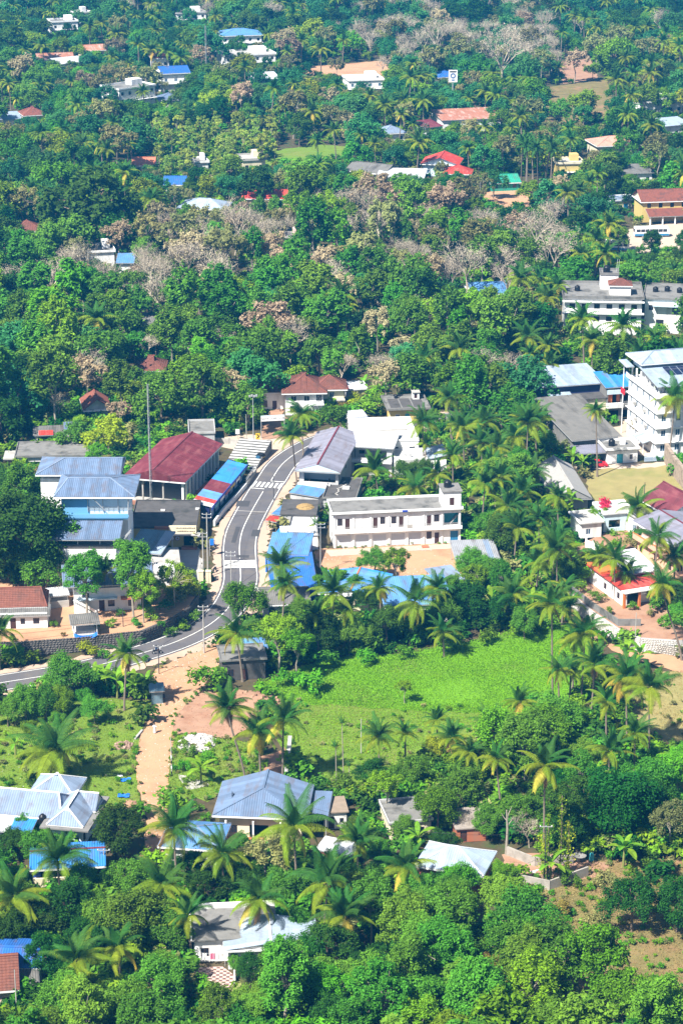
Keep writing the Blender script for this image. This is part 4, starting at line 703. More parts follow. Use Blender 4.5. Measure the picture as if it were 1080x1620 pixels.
b = Bd('flat_white_block', 'right wing of the white block with wide grey terrace and three tanks', 'building', (1020, 469), (1095, 472), z=9.6, d=15, clear=(1016, 445, 1080, 500)); b.walls(9, white, {'f': [(1, 6, 1.2, 1.4, 'win'), (7, 5, 4.2, 2, 'winb'), (3, 2, 2, 1.6, 'win')]}); b.flat(9, oldcon, oldcon, .5, .3); b.box('sun_shade', 2, -1.6, 7.4, b.w, -.02, 7.7, paleblue)
for i, x in enumerate((2.4, 5.4, 8.6)): b.tank(x, 7 + i % 2, 9.2, .7, 1.4, label=['leftmost', 'middle', 'rightmost'][i] + ' black tank on the right wing terrace of the white block')
b = Bd('small_dark_house', 'small white house with dark flat roof room in front of the white block', 'house', (1004, 523), (1085, 520), d=6, clear=(1006, 500, 1080, 524)); b.walls(3.4, white, {'f': wins(4, 12, .8, 1, 1.2)}); b.flat(3.4, oldcon, brick, .4, .3); b.walls(6.4, darkcon, {'f': [(.5, .3, 2.8, 2, 'void')]}, 6.3, 10.4, 1, 5, 3.6, 'roof_room'); b.flat(6.4, darkcon, None, .3, 0, 6.3, 10.4, 1, 5)
b = Bd('yellow_tiled_block', 'long yellow two-storey block with dark red tiled roofs above the bus yard', 'building', (1014, 352), rot=9, w=34, d=9, clear=(1004, 298, 1080, 356), mark='the yellow tiled block'); b.walls(6.6, yellow, {'f': wins(9, 34, 4.5, 1.2, 1.5, 'win', 1.6)}); b.hip(6.6, 2.8, tile2, .7, course=.5, hb=0, ha=0, gm_=cream); b.shed(2.7, 4.3, tile2, .2, 1.2, 34, -4.2, -.2, course=.5); b.posts([(1.6 + i * 4, -3.9) for i in range(9)], 0, 2.6, .35)
b = Bd('grey_lodge', 'low pale flat-roofed lodge with blue door left of the yellow tiled block', 'house', (962, 334), (1008, 331), d=7, clear=(958, 312, 1008, 334)); b.walls(3, cream, {'f': [(1, .8, 1.2, 1.2, 'win'), (5, 0, 1.6, 2.1, 'doorb')]}); b.flat(3, metal_gb2, white, .4, .3)
# ---------------------------------------------------------------- foreground houses
b = Bd('pale_roofed_house', 'house with pale blue-grey hipped sheet roofs and front gable at the left edge', 'house', (75, 1304), (131, 1309), z=3.8, c=(106, 1258), clear=(0, 1234, 164, 1312), mark='the pale hipped-roof house on the left'); 
b.walls(3.5, paleblue, {'f': [(1.5, .7, 1.6, 1.3, 'winb')], 'r': wins(3, b.d, .8, 1.1, 1.3)}, .3, b.w - .3, .3, b.d - .3); b.box('gutter_slab', -.9, -.9, 3.5, b.w + 1.1, b.d + .9, 3.72, oldcon); b.hip(3.8, 2.2, metal_gb2, .1, 0, b.w, 0, b.d, axis='y', ha=1.6, hb=2.5, rm=whitep); b.hip(3.9, 1.9, metal_gb2, .2, b.w * .5, b.w + .3, b.d * .55, b.d * .95, axis='x', ha=0, hb=0, rm=whitep)
MB().poly([(1.6, 1.2, 5.2), (3.6, 1.2, 5.2), (2.6, 1.2, 6.2)], white).build('front_gable', None, b.T)
b.walls(3.5, white, {'f': wins(3, 12, .8, 1.2, 1.3)}, -13, -.01, 2.6, b.d - .5, 0, 'long_wall'); b.hip(3.75, 2.3, metal_gb2, .4, -14, 1.2, 2.3, b.d - .4, rm=whitep, hb=1.5); b.shed(2.8, 3.5, metal_lblue, .1, -13, -2.2, -1.4, 2.2, mlist=lambda t, i: metal_white if t < .72 else metal_bright); b.hip(3.6, 2.0, metal_gb2, .4, -5.5, .9, b.d + .2, b.d + 6, rm=whitep, axis='y'); b.walls(3.5, white, {}, -5.3, .7, b.d + .4, b.d + 5.8, 0, 'rear_wall')
b.tank(-1.3, 1.9, 2.9, .55, 1.5, label='black tank beside the front gable of the pale hipped-roof house')
b = Bd('bright_blue_shed', 'long shed with bright sky blue roof, maroon ridge and cream base', 'shed', (50, 1374), (165, 1368), z=3.5, d=7, clear=(46, 1322, 168, 1402), mark='the bright blue shed roof'); b.walls(3.2, deepblue, {'f': [(1, 1.6, 8.6, 1.4, 'void')]}, .2, b.w - .3, .6); b.gable(3.4, .9, metal_bright, 'x', over=.25, rm=metal_mar, gm_=metal_lblue); b.box('cream_base', .1, .2, 0, b.w - .2, .59, 1.7, cream); b.box('vent_panel', 6.6, .14, .3, 9.2, .19, 1.3, oldcon); b.posts([(b.w - .4, .1)], 0, 3.3, .15, oldcon)
b = Bd('hip_roof_house', 'house with large grey-blue hipped sheet roof in the foreground centre', 'house', (337, 1289), (484, 1295), z=4.2, c=(362, 1236), clear=(330, 1232, 515, 1325), mark='the large grey-blue hipped roof'); b.walls(3.6, cream, {'f': [(1.2, .8, 1.4, 1.3, 'win'), (4.4, 0, 2.8, 2.3, 'void'), (8.4, .8, 1.4, 1.3, 'win'), (11.4, .8, 1.2, 1.3, 'win')], 'r': [(3, .8, 1.2, 1.3, 'winb')]}, .8, b.w - .8, 1.0, b.d - .6); b.hip(4.15, 2.2, metal_gb, .1, axis='y', ha=5.0, hb=0, rm=metal_gb, gm_=metal_blue, fascia=whitep); b.box('porch_wall', 1.5, -1.2, 0, b.w - 3, -1.0, .9, cream); b.box('porch_floor', 1.2, -1.3, 0, b.w - 2, 1, .25, brick); b.posts([(2, -1), (6, -1), (10, -1)], .25, 3.9, .25)
MB().poly([(2.2, 4.0, 5.0), (2.2, 5.6, 5.0), (2.2, 4.8, 5.8)], darkcon).build('roof_vent', None, b.T)
b.shed(3.2, 3.6, metal_gb, .15, b.w + .4, b.w + 2.8, 3, 10); b.posts([(b.w + .6, 3.1), (b.w + 2.6, 3.1)], 0, 3.1, .12, steel); b.walls(2.6, greyw, {'f': [(.2, 0, 1.4, 2, 'void')]}, b.w + .5, b.w + 2.7, 5, 9.8, 0, 'side_room')
b = Bd('blue_lean_to', 'bright blue hipped lean-to roof at the left corner of the big hipped roof', 'shed', (252, 1338), (346, 1345), z=3.2, d=8, clear=(270, 1284, 350, 1330)); b.walls(2.9, white, {'f': wins(3, b.w, .8, 1, 1.2)}, .5, b.w - .5, .5); b.hip(3.2, 1.4, metal_lblue, .2, rm=metal_gb2)
b = Bd('concrete_hut', 'tiny hut with rough brown flat roof right of the big hipped roof', 'hut', (516, 1312), (548, 1310), d=4.5, clear=(514, 1270, 558, 1312)); b.walls(2.7, white, {'f': [(.3, 0, .9, 2, 'door'), (2, .9, .6, .8, 'win')]}); b.flat(2.7, mat('brown_concrete', (.26, .2, .15), .95, .3, 1.), None, .3, 0)
b = Bd('white_sheet_roof', 'low shed with plain white sheet roof below the concrete hut', 'shed', (500, 1342), (554, 1354), z=2.4, d=3.2, clear=(496, 1325, 560, 1356)); b.walls(2, tile, {}); b.shed(2.3, 2.8, metal_white, .1)
b = Bd('cream_outbuilding', 'cream-walled outbuilding with grey flat roof among the trees', 'building', (617, 1330), (681, 1324), d=7, clear=(614, 1266, 684, 1330), mark='the cream-walled outbuilding'); b.walls(2.7, cream, {'f': [(4.2, .8, .9, 1, 'win')]}); b.flat(2.7, oldcon, greyw, .3, .25)
b = Bd('white_hip_house', 'house with shining white hipped sheet roof in front of the farmyard', 'house', (656, 1368), (763, 1385), z=3.4, c=(676, 1330), clear=(654, 1326, 794, 1392), mark='the shining white hipped roof'); b.walls(3.1, brick, {'f': [(1, .8, 1.2, 1.2, 'winw'), (5, .8, 1.2, 1.2, 'winw')], 'r': [(2, .8, 1, 1.2, 'winw')]}, .5, b.w - .5, .5, b.d - .4); b.hip(3.3, 1.9, metal_pale, .1, rm=metal_white, ha=4.2, hb=4.6)
b = Bd('lumber_shed', 'dark low shed with rough flat roof behind the white hipped roof', 'shed', (722, 1333), (768, 1330), d=6, clear=(718, 1296, 800, 1330)); b.walls(2.2, brick, {'f': [(.5, 0, 1, 1.8, 'door')]}); b.flat(2.2, mat('rough_grey_roof', (.28, .24, .21), .95, .4, 1.5), None, .3, 0); b.shed(2.0, 2.3, asbestos, .1, b.w + .2, b.w + 4, 1, 5)
wall_line('farmyard_wall', 'low concrete block wall round the farmyard corner', [(790, 1392), (868, 1408), (928, 1386)], 1.5, .25, block)
wall_line('farmyard_wall', 'broken block wall at the back of the farmyard beside the leafless tree', [(800, 1352), (845, 1370), (905, 1366)], 1.4, .25, block)
b = Bd('flat_roof_house', 'house with grey flat terrace roof and white parapet near the bottom edge', 'house', (305, 1484), (437, 1478), z=3.8, d=8, clear=(300, 1434, 440, 1486), mark='the grey terrace roof near the bottom'); b.walls(3.4, white, {'f': wins(3, b.w, .8, 1.1, 1.3)}, .2, b.w - .2, .2); b.flat(3.4, oldcon, None, .3, 0); b.box('rear_parapet', -.3, 7.9, 3.58, b.w + .3, 8.2, 4.3, white); b.box('side_parapet', -.3, -.3, 3.58, -.1, 7.88, 4.0, whitep)
b = Bd('pale_gable_shed', 'pale blue-white gable sheet roof joined to the grey terrace roof', 'shed', (357, 1500), (500, 1495), z=3.4, d=7, clear=(352, 1456, 498, 1505)); b.walls(3.0, white, {'f': wins(3, b.w, .6, 1.1, 1.2)}, .3, b.w - .3, .3); b.gable(3.2, .9, metal_pale, 'y', over=.3, gm_=white, rm=metal_white)
A = G(298, 1590); Bp = [G(x, y) for x, y in ((302, 1532), (352, 1530), (372, 1545), (372, 1588), (300, 1580))]
pm = MB(); pm.poly([(p.x - A.x, p.y - A.y, .12) for p in Bp]); po = pm.build('tiled_patio', check); po.location = (A.x, A.y, 0); tag(po, kind='structure'); FOOT.append([(p.x, p.y) for p in Bp]); CLEAR.append(((296, 1520, 376, 1590), 1590))
wall_line('patio_wall', 'low white wall along the chequered patio', [(298, 1552), (330, 1570), (372, 1586)], .9, .2, white)
wall_line('patio_wall', 'short white wall at the right side of the chequered patio', [(372, 1586), (371, 1545)], 1.0, .2, white)
b = Bd('tiled_corner_house', 'house with red tiled roof and pinkish wall at the bottom left corner', 'house', (-60, 1604), (26, 1597), d=8, clear=(0, 1494, 34, 1590), mark='the tiled house in the bottom left corner'); b.walls(3, pinkw, {'f': [(5.2, .7, 1, 1.2, 'win')], 'r': [(3, .7, 1, 1.2, 'win')]}); b.hip(3.2, 2.4, tile, .6, course=.4, rm=tile2, hb=0, ha=0, gm_=pinkw); b.shed(2.6, 3.0, asbestos, .1, b.w + .2, b.w + 3.0, 1.5, 9)
b = Bd('blue_sheet_shed', 'deep blue sheet roof behind the tiled house in the bottom left corner', 'shed', (-20, 1528), (62, 1530), z=3, d=7, clear=(0, 1476, 66, 1530)); b.walls(2.6, white, {}); b.gable(2.9, .9, metal_blue, 'x', over=.2)
# ---------------------------------------------------------------- far houses: label, name, a, b, depth, wall height, roof, roof material, wall material
far = [
 ('red sheet-roofed bungalow right of the pale roofs in the middle distance', (386, 330), (452, 331), 9, 3.4, 'g', metal_red, cream, (384, 304, 454, 324)),
 ('small house with salmon red roof left of the light green grove', (212, 276), (243, 276), 8, 3.2, 'g', metal_orange, cream, (210, 250, 245, 268)),
 ('low house with two pale grey sheet roofs beyond the dark round tree', (284, 343), (352, 346), 10, 3.0, 'h', metal_pale, white, (278, 308, 356, 338)),
 ('house with blue roof half hidden left of the pale grey roofs', (262, 308), (292, 308), 8, 3.4, 'g', metal_blue, white, (262, 284, 294, 302)),
 ('long shed with dusty grey roof below the radio tower', (548, 284), (606, 290), 12, 3.2, 'g', asbestos, greyw, (545, 246, 606, 280)),
 ('long shed with bleached white roof beside the dusty grey shed', (598, 294), (668, 296), 9, 3.0, 's', metal_white, greyw, (596, 258, 670, 285)),
 ('house with big bright red gable roof and pale blue gable wall', (668, 278), (722, 280), 11, 4.2, 'gy', metal_red, paleblue, (655, 228, 745, 264)),
 ('small square house with red pyramid roof in front of the big red gable', (704, 290), (742, 291), 7, 3.4, 'h', metal_red, cream, (698, 257, 752, 282)),
 ('shed with green sheet roof and green netting beside the dirt clearing', (777, 303), (820, 301), 8, 2.8, 'g', metal_green, metal_green, (772, 266, 826, 300)),
 ('cream villa with salmon hipped roofs near the right edge', (945, 254), (1010, 251), 12, 5.2, 'h', metal_pink, cream, (926, 198, 1016, 254)),
 ('yellow two-storey house with flat pale roof right of the royal palms', (880, 286), (922, 285), 9, 5.6, 'f', cream, yellow, (876, 238, 932, 284)),
 ('white house with grey-brown flat roof below the cream villa', (986, 292), (1030, 290), 9, 3.6, 's', asbestos, white, (982, 255, 1042, 290)),
 ('white boxy two-storey house beside the bare earth clearing', (552, 154), (606, 152), 12, 6.4, 'f', white, white, (548, 115, 612, 154)),
 ('wide brown sheet-roofed building beyond the tall sign pole', (700, 210), (792, 206), 16, 4.6, 's', metal_rust, white, (690, 164, 802, 205)),
 ('small maroon-roofed shop at the left end of the brown roof', (672, 216), (698, 213), 8, 3.2, 's', metal_mar, paleblue, (668, 185, 700, 212)),
 ('white three-storey house with bright blue sheet roof in the hazy distance', (258, 150), (300, 148), 12, 8.6, 'g', metal_blue, white, (250, 92, 306, 148)),
 ('white tower house with small dark red roof behind the bright blue roof', (244, 122), (268, 121), 8, 8.0, 'h', tile2, white, (242, 76, 270, 112)),
 ('white flat-roofed three-storey building left of the bright blue roof', (190, 180), (246, 172), 12, 9.0, 'f', white, white, (186, 118, 252, 176)),
 ('low shed with dull blue roof below the white three-storey building', (254, 170), (284, 169), 8, 3.0, 'h', metal_gb, white, (252, 150, 288, 170)),
 ('white house with stacked pale blue roofs high in the distance', (352, 82), (414, 80), 14, 7.2, 'h', metal_lblue, white, (348, 38, 418, 84)),
 ('wide white flat-roofed house below the stacked blue roofs', (356, 112), (436, 108), 14, 6.0, 'f', white, white, (350, 76, 440, 114)),
 ('low white house with rounded pale roof near the green netting', (402, 144), (442, 142), 10, 4.6, 's', metal_white, white, (398, 108, 446, 142)),
 ('pale distant house with flat roof at the top left of centre', (280, 42), (326, 40), 10, 6.0, 'f', greyw, white, (276, 14, 328, 40)),
 ('white distant house half hidden near the top left corner', (84, 60), (124, 58), 10, 7.0, 'f', white, white, (80, 30, 128, 58)),
 ('small white house with tall rooms at the top left', (124, 52), (146, 50), 8, 9.0, 'f', white, white, (122, 14, 150, 44)),
 ('long rust-patched maroon roof among the palms at upper left', (62, 106), (116, 104), 9, 3.2, 'g', metal_rust, cream, (58, 78, 118, 102)),
 ('shorter rust-patched roof right of the long rusty roof', (132, 92), (166, 90), 8, 3.2, 'g', metal_rust, cream, (130, 66, 168, 90)),
 ('white shed with pale roof below the rust-patched roofs', (98, 114), (138, 110), 9, 3.4, 's', metal_white, white, (96, 88, 140, 112)),
 ('low house with pale blue roof at the far left edge', (0, 204), (34, 202), 9, 3.4, 's', metal_pale, white, (0, 182, 36, 204)),
 ('house with brown tiled roof half hidden at the far left', (40, 196), (72, 194), 9, 3.2, 'ht', tile2, cream, (38, 165, 74, 192)),
 ('small house with brown tiled hipped roof on the left among bare trees', (26, 382), (66, 380), 8, 3.0, 'ht', tile, cream, (22, 344, 70, 374)),
 ('white house with bright blue awning in the left wood', (142, 430), (182, 428), 9, 5.4, 'f', white, white, (136, 382, 184, 420)),
 ('small white shed with blue door right of the white house in the left wood', (188, 440), (210, 440), 6, 4.4, 's', metal_lblue, white, (186, 390, 212, 436)),
 ('small house with steep red tiled hipped roof in the green wood', (218, 606), (258, 606), 8, 3.2, 'ht', tile, white, (214, 566, 262, 604)),
 ('dark red roofed house with grey gutter above the yellow-green tree', (138, 672), (172, 670), 8, 3.6, 'gy', tile2, greyw, (134, 628, 176, 668)),
 ('blue sheet roof alone in the wood right of centre', (748, 482), (800, 480), 9, 3.0, 'g', metal_lblue, greyw, (744, 446, 804, 476)),
 ('small grey shed with blue windows in the wood left of centre', (228, 534), (248, 533), 6, 3.6, 's', asbestos, white, (226, 505, 250, 530)),
 ('white flat house at the far right edge among the palms', (1018, 182), (1078, 178), 10, 4.4, 'f', white, white, (1012, 158, 1080, 182)),
 ('pale blue-roofed house at the right edge below the white flat house', (1048, 218), (1090, 214), 9, 4.2, 's', metal_pale, white, (1044, 184, 1080, 214)),
 ('house with bright blue tent roof behind the tall sign pole', (694, 136), (726, 134), 9, 3.6, 'h', metal_blue, oldcon, (690, 112, 730, 134)),
 ('small grey-roofed house left of the maroon shop', (606, 226), (640, 224), 9, 3.4, 'h', metal_gb2, white, (604, 204, 642, 224)),
 ('tall pale brick house among bare trees left of centre', (452, 404), (470, 404), 6, 5.0, 'f', lightcon, pinkw, (450, 380, 472, 402)),
 ('cream bungalow hidden under palms at far right', (1060, 260), (1090, 258), 8, 4.0, 'h', metal_pink, cream, None),
 ('white bungalow with flat roof left of the red bungalow', (310, 276), (330, 275), 8, 3.8, 'f', white, white, (306, 254, 332, 274)),
 ('pale rubble-roofed house below the light green grove', (384, 272), (420, 270), 9, 3.8, 'f', lightcon, cream, (380, 250, 424, 270)),
]
for i, (lab, a, c, d, h, rk, rm, wm, clr) in enumerate(far):
    if clr: hh_ = clr[3] - clr[1]; clr = (clr[0] + 2, clr[1] + 2, clr[2] - 2, clr[3] - hh_ * .38)
    b = Bd('house', lab, 'house', a, c, d=d, clear=clr, mark=None)
    n = max(2, int(b.w / 3.2)); ops = []
    for r in range(max(1, int(h / 3))):
        ops += wins(n, b.w, .9 + r * (h / max(1, int(h / 3))), 1.2, 1.3, 'win' if i % 3 else 'winb', .9)
    b.walls(h, wm, {'f': ops, 'l': wins(2, d, .9, 1.2, 1.3), 'r': wins(2, d, .9, 1.2, 1.3)})
    if h > 5.5: b.box('sun_shade', -.5, -1.0, h / 2, b.w + .5, -.02, h / 2 + .2, white)
    if rk == 'g': b.gable(h, 2.0, rm, 'x', over=.7, gm_=wm)
    elif rk == 'gy': b.gable(h, 2.4, rm, 'y', over=.8, gm_=wm)
    elif rk == 'h': b.hip(h, 2.2, rm, .8)
    elif rk == 'ht': b.hip(h, 2.6, rm, .7, course=.5, rm=tile2)
    elif rk == 's': b.shed(h + .1, h + 1.3, rm, .6)
    else: b.flat(h, oldcon if i % 2 else lightcon, rm, .4, .6); b.walls(h + 2.4, wm, {}, b.w * .6, b.w * .9, d * .5, d * .85, h + .18, 'stair_head')
    if h > 8: b.rail([(.2, -.9), (b.w - .2, -.9)], h / 2 + .2, .9, whitep)
MARK('the red bungalow in the middle distance', 418, 315); MARK('the big bright red gable roof', 695, 245); MARK('the cream villa', 975, 225); MARK('the bright blue roof in the distance', 278, 120); MARK('the stacked pale blue roofs', 385, 60); MARK('the white boxy house by the bare earth', 578, 135); MARK('the brown sheet roof', 745, 185); MARK('the green sheet roof', 800, 280); MARK('the rust-patched roofs', 100, 95); MARK('the brown hipped roof on the left', 46, 360); MARK('the white house with the blue awning', 160, 405); MARK('the small steep red tiled roof', 238, 585); MARK('the blue roof alone in the wood', 772, 462); MARK('the dark red roof in the wood', 155, 650); MARK('the red earth clearing', 908, 108); MARK('the light green grove', 330, 225); MARK('the green marsh field', 650, 1075); MARK('the meadow below the marsh', 560, 1180); MARK('the grassy plot on the left', 130, 1180); MARK('the dirt track', 245, 1200); MARK('the dry slope at the bottom right', 960, 1430); MARK('the farmyard wall', 860, 1385); MARK('the bus yard', 1030, 380); MARK('the bend of the main road', 390, 900); MARK('the dry meadow at the right edge', 1060, 1140)
# ---------------------------------------------------------------- plants
def leaf_quads(c, n, size, rng, asp=.55):
    N = len(c); n = n / (np.linalg.norm(n, axis=1, keepdims=True) + 1e-6); r = rng.normal(size=(N, 3)); t = np.cross(n, r); t /= np.linalg.norm(t, axis=1, keepdims=True) + 1e-6; bt = np.cross(n, t)
    s = (size * rng.uniform(.6, 1.35, N))[:, None]
    v = np.stack([c - t * s, c + bt * s * asp - n * s * .12, c + t * s, c - bt * s * asp - n * s * .12], 1).reshape(-1, 3); f = np.arange(N * 4).reshape(-1, 4); return v, f
def crown_data(seed, R, z0, z1, ncl, nleaf, size, rc=.34, low=-.35, asp=.55, flat=.8, shape=1.):
    rng = np.random.default_rng(seed); zc = (z0 + z1) / 2; hz = (z1 - z0) / 2; C = []; ph = rng.uniform(0, 6.28, 3)
    for i in range(ncl):
        th = rng.uniform(0, 6.283); u = rng.uniform(low, 1); u = np.sign(u) * abs(u) ** .8; rho = math.sqrt(max(0, 1 - u * u)) ** shape; lob = 1 + .22 * math.sin(2 * th + ph[0]) + .16 * math.sin(3 * th + ph[1]); k = rng.uniform(.45, 1) ** .6
        C.append((R * rho * lob * k * math.cos(th), R * rho * lob * k * math.sin(th), zc + hz * u * k * (1 + .15 * math.sin(th + ph[2]))))
    C = np.array(C); rad = R * rc * rng.uniform(.6, 1.25, ncl); w = rad ** 2 / np.sum(rad ** 2); cnt = np.maximum(4, (w * nleaf).astype(int)); P = []; Nn = []
    for c, r, k in zip(C, rad, cnt):
        d = rng.normal(size=(k, 3)); d[:, 2] += .35; d /= np.linalg.norm(d, axis=1, keepdims=True); q = c + d * (r * np.abs(rng.normal(.8, .3, k)))[:, None] * np.array([1, 1, flat + .15]); P.append(q); Nn.append(d * .6 + np.array([-.12, -.15, .8]) + rng.normal(size=(k, 3)) * .45)
    v, f = leaf_quads(np.concatenate(P), np.concatenate(Nn), size, rng, asp); return v, f, C
def trunk_mb(C, z0, r0, seed, nl=7, sides=6, m=None):
    rr = random.Random(seed); mb = MB(); b1 = Vector((rr.uniform(-.3, .3), rr.uniform(-.3, .3), z0 * .55)); b2 = Vector((rr.uniform(-.5, .5), rr.uniform(-.5, .5), z0 * 1.02)); mb.tube([(0, 0, -.3), b1, b2], [r0, r0 * .8, r0 * .6], sides)
    idx = rr.sample(range(len(C)), min(nl, len(C)))
    for i in idx:
        e = Vector(C[i]); mid = b2.lerp(e, .5) + Vector((rr.uniform(-.3, .3), rr.uniform(-.3, .3), .3)); s = b1.lerp(b2, rr.uniform(.5, 1)); mb.tube([s, mid, e + (e - mid) * rr.uniform(.0, .16)], [r0 * .42, r0 * .24, r0 * .09], 4, cap=False)
    return mb
SPEC = {  # family: R, z0, z1, clumps, rc, trunk radius, bark, crown centre, shape
    'round': (4.2, 2.0, 9.0, 84, .215, .26, bark, 1.), 'tall': (3.1, 3.2, 12.0, 78, .235, .2, barkp, .8), 'loose': (3.5, 3.0, 10.0, 48, .20, .2, barkp, .9), 'sap': (1.3, 2.0, 8.5, 22, .32, .09, barkp, .7), 'cone': (3.2, 1.2, 12, 84, .22, .24, bark, 1.5)}
FAM = {}
def family(fam, lod, var):
    k = (fam, lod, var)
    if k in FAM: return FAM[k]
    R, z0, z1, ncl, rc, tr, bk, sh = SPEC[fam]; sd_ = hash((len(fam), ord(fam[0]), var)) % 9999
    ar = R * (z1 - z0); n, sz = (int(ar * 430), .175) if lod == 0 else (int(ar * 125), .30)
    if fam == 'loose': n = int(n * .62)
    v, f, C = crown_data(sd_, R, z0, z1, ncl if lod == 0 else int(ncl * .8), n, sz, rc, shape=sh)
    cm = arr_mesh('crown', v, f, [L_mid]); tm = trunk_mb(C, (z0 + z1) * .45, tr, sd_, 26 if lod == 0 else 10, 6 if lod == 0 else 4).mesh('trunk', bk)
    FAM[k] = (tm, cm, R, (z0 + z1) / 2, z1); return FAM[k]
def bare_mesh(seed, lod, H=9.5, R=3.6):
    rr = random.Random(seed); mb = MB(); tw = []
    def grow(p, d, L, r, lev):
        q = p + d * L * .5 + Vector((rr.gauss(0, .05), rr.gauss(0, .05), .02)) * L; e = q + (d + Vector((rr.gauss(0, .2), rr.gauss(0, .2), .12))).normalized() * L * .5
        mb.tube([p, q, e], [r, r * .8, r * .6], 5 if lev == 0 else 3, cap=False)
        if lev >= (4 if lod == 0 else 3): tw.append(e); return
        n = (5, 4, 4, 4)[lev] if lod == 0 else (6, 5, 5)[lev]
        for i in range(n):
            a = i * 6.283 / n + rr.uniform(-.5, .5); sp = rr.uniform(.45, 1.0); u = d.cross(Vector((.3, .5, .8))).normalized(); w = d.cross(u); nd = (d + (u * math.cos(a) + w * math.sin(a)) * sp + Vector((0, 0, .15))).normalized()
            grow(p.lerp(e, rr.uniform(.55, 1)) if lev else q.lerp(e, rr.uniform(.3, 1)), nd, L * rr.uniform(.5, .72), max(r * .52, .022 if lod == 0 else .035), lev + 1)
    grow(Vector((0, 0, -.3)), Vector((rr.gauss(0, .06), rr.gauss(0, .06), 1)).normalized(), H * .46, .2, 0); m = mb.mesh('branches', barkb)
    rng = np.random.default_rng(seed); t = np.array([tuple(x) for x in tw]); k = 4 if lod == 0 else 8; t = np.repeat(t, k, 0) + rng.normal(size=(len(t) * k, 3)) * .38
    v, f = leaf_quads(t, rng.normal(size=(len(t), 3)), .10 if lod == 0 else .17, rng, .16); return m, arr_mesh('twigs', v, f, [barkb])
BARE = {}
def bare(lod, var):
    if (lod, var) not in BARE: BARE[(lod, var)] = bare_mesh(31 + var, lod)
    return BARE[(lod, var)]
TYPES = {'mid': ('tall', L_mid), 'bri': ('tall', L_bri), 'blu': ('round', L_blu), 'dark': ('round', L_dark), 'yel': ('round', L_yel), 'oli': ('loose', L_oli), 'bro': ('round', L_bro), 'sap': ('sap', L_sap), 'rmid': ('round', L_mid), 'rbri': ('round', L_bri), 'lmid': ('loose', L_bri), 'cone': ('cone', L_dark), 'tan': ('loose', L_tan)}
DESC = {'mid': 'slender mid-green tree', 'bri': 'fresh bright green tree', 'blu': 'bluish broad-crowned tree', 'dark': 'dense dark tree', 'yel': 'yellow-green tree', 'oli': 'sparse olive tree', 'bro': 'brownish bushy tree', 'sap': 'thin pale sapling', 'rmid': 'rounded mid-green tree', 'rbri': 'rounded bright green tree', 'lmid': 'loose light green tree', 'cone': 'dark conical tree', 'bare': 'leafless grey tree', 'palm': 'coconut palm', 'areca': 'slim areca palm', 'ban': 'banana plant', 'bush': 'leafy shrub', 'tan': 'dry tan-leaved tree', 'royal': 'straight royal palm'}
NAME = {'mid': 'leafy_tree', 'bri': 'leafy_tree', 'blu': 'broad_tree', 'dark': 'dense_tree', 'yel': 'yellow_green_tree', 'oli': 'sparse_tree', 'bro': 'brown_tree', 'sap': 'sapling', 'rmid': 'broad_tree', 'rbri': 'broad_tree', 'lmid': 'sparse_tree', 'cone': 'dense_tree', 'bare': 'leafless_tree', 'palm': 'coconut_palm', 'areca': 'areca_palm', 'ban': 'banana_plant', 'bush': 'shrub', 'tan': 'dry_tree', 'royal': 'royal_palm'}
# palms
def frond_mesh(e0, droop, L, nl, lw, ll, m, seed, sag=.55):
    rr = random.Random(seed); pts = [Vector((0, 0, 0))]; n = 9; e = e0
    for i in range(n):
        e = e0 - droop * ((i + 1) / n) ** 1.2; pts.append(pts[-1] + Vector((math.cos(e), 0, math.sin(e))) * L / n)
    V = []; Fc = []
    def P(t): k = min(int(t * n), n - 1); return pts[k].lerp(pts[k + 1], t * n - k), (pts[k + 1] - pts[k]).normalized()
    for i in range(nl):
        t = .12 + .88 * i / (nl - 1); p, d = P(min(t, .999)); lf = ll * (math.sin(min(1, .25 + t * .95) * math.pi * .9) * .75 + .28)
        up = d.cross(Vector((0, -1, 0)))
        for sgn in (-1, 1):
            dirv = (Vector((0, sgn, 0)) * .95 + d * (.35 + .9 * t ** 3) + up * .22).normalized(); mid = p + dirv * lf * .55; tip = mid + (dirv + Vector((0, 0, -sag * 1.6 + rr.uniform(-.3, .1)))).normalized() * lf * .5; wv = d * lw * .5; b = len(V)
            V += [p - wv, p + wv, mid + wv * .9, mid - wv * .9, tip + wv * .25, tip - wv * .25]; Fc += [(b, b + 1, b + 2, b + 3), (b + 3, b + 2, b + 4, b + 5)]
    mb = MB(); mb.tube(pts, [.05 * (1 - .8 * i / n) for i in range(n + 1)], 3, cap=False); b = len(V); V += [Vector(v) for v in mb.v]; Fc += [tuple(i + b for i in f) for f in mb.f]
    me = bpy.data.meshes.new('frond'); me.from_pydata([tuple(v) for v in V], [], Fc); me.materials.append(m); return me
RANK = [(84, 35, .85, F_dark), (68, 48, 1., F_dark), (52, 60, 1.05, F_dark), (34, 66, 1.05, F_green), (14, 62, 1.0, F_green), (-6, 62, .98, F_green), (-30, 48, .88, F_yel), (-62, 20, .7, F_dry)]
NEARF = [[frond_mesh(R_(e), R_(dr * (.75, 1, 1.3)[j]), 4.0 * l, 28, .11, .95, m, 7 * i + j) for j in range(3)] for i, (e, dr, l, m) in enumerate(RANK)]
def frond_plan(rr, n=25, dry=.5):
    out = []
    for i in range(n):
        t = i / n; rk = int(t ** .95 * 6.25); rk = rk if rr.random() < .9 else min(rk + 1, 6)
        if rk == 6 and rr.random() < .3 * dry: rk = 7
        out.append((rk, i * 2.39996 + rr.uniform(-.25, .25), rr.uniform(.85, 1.12)))
    return out
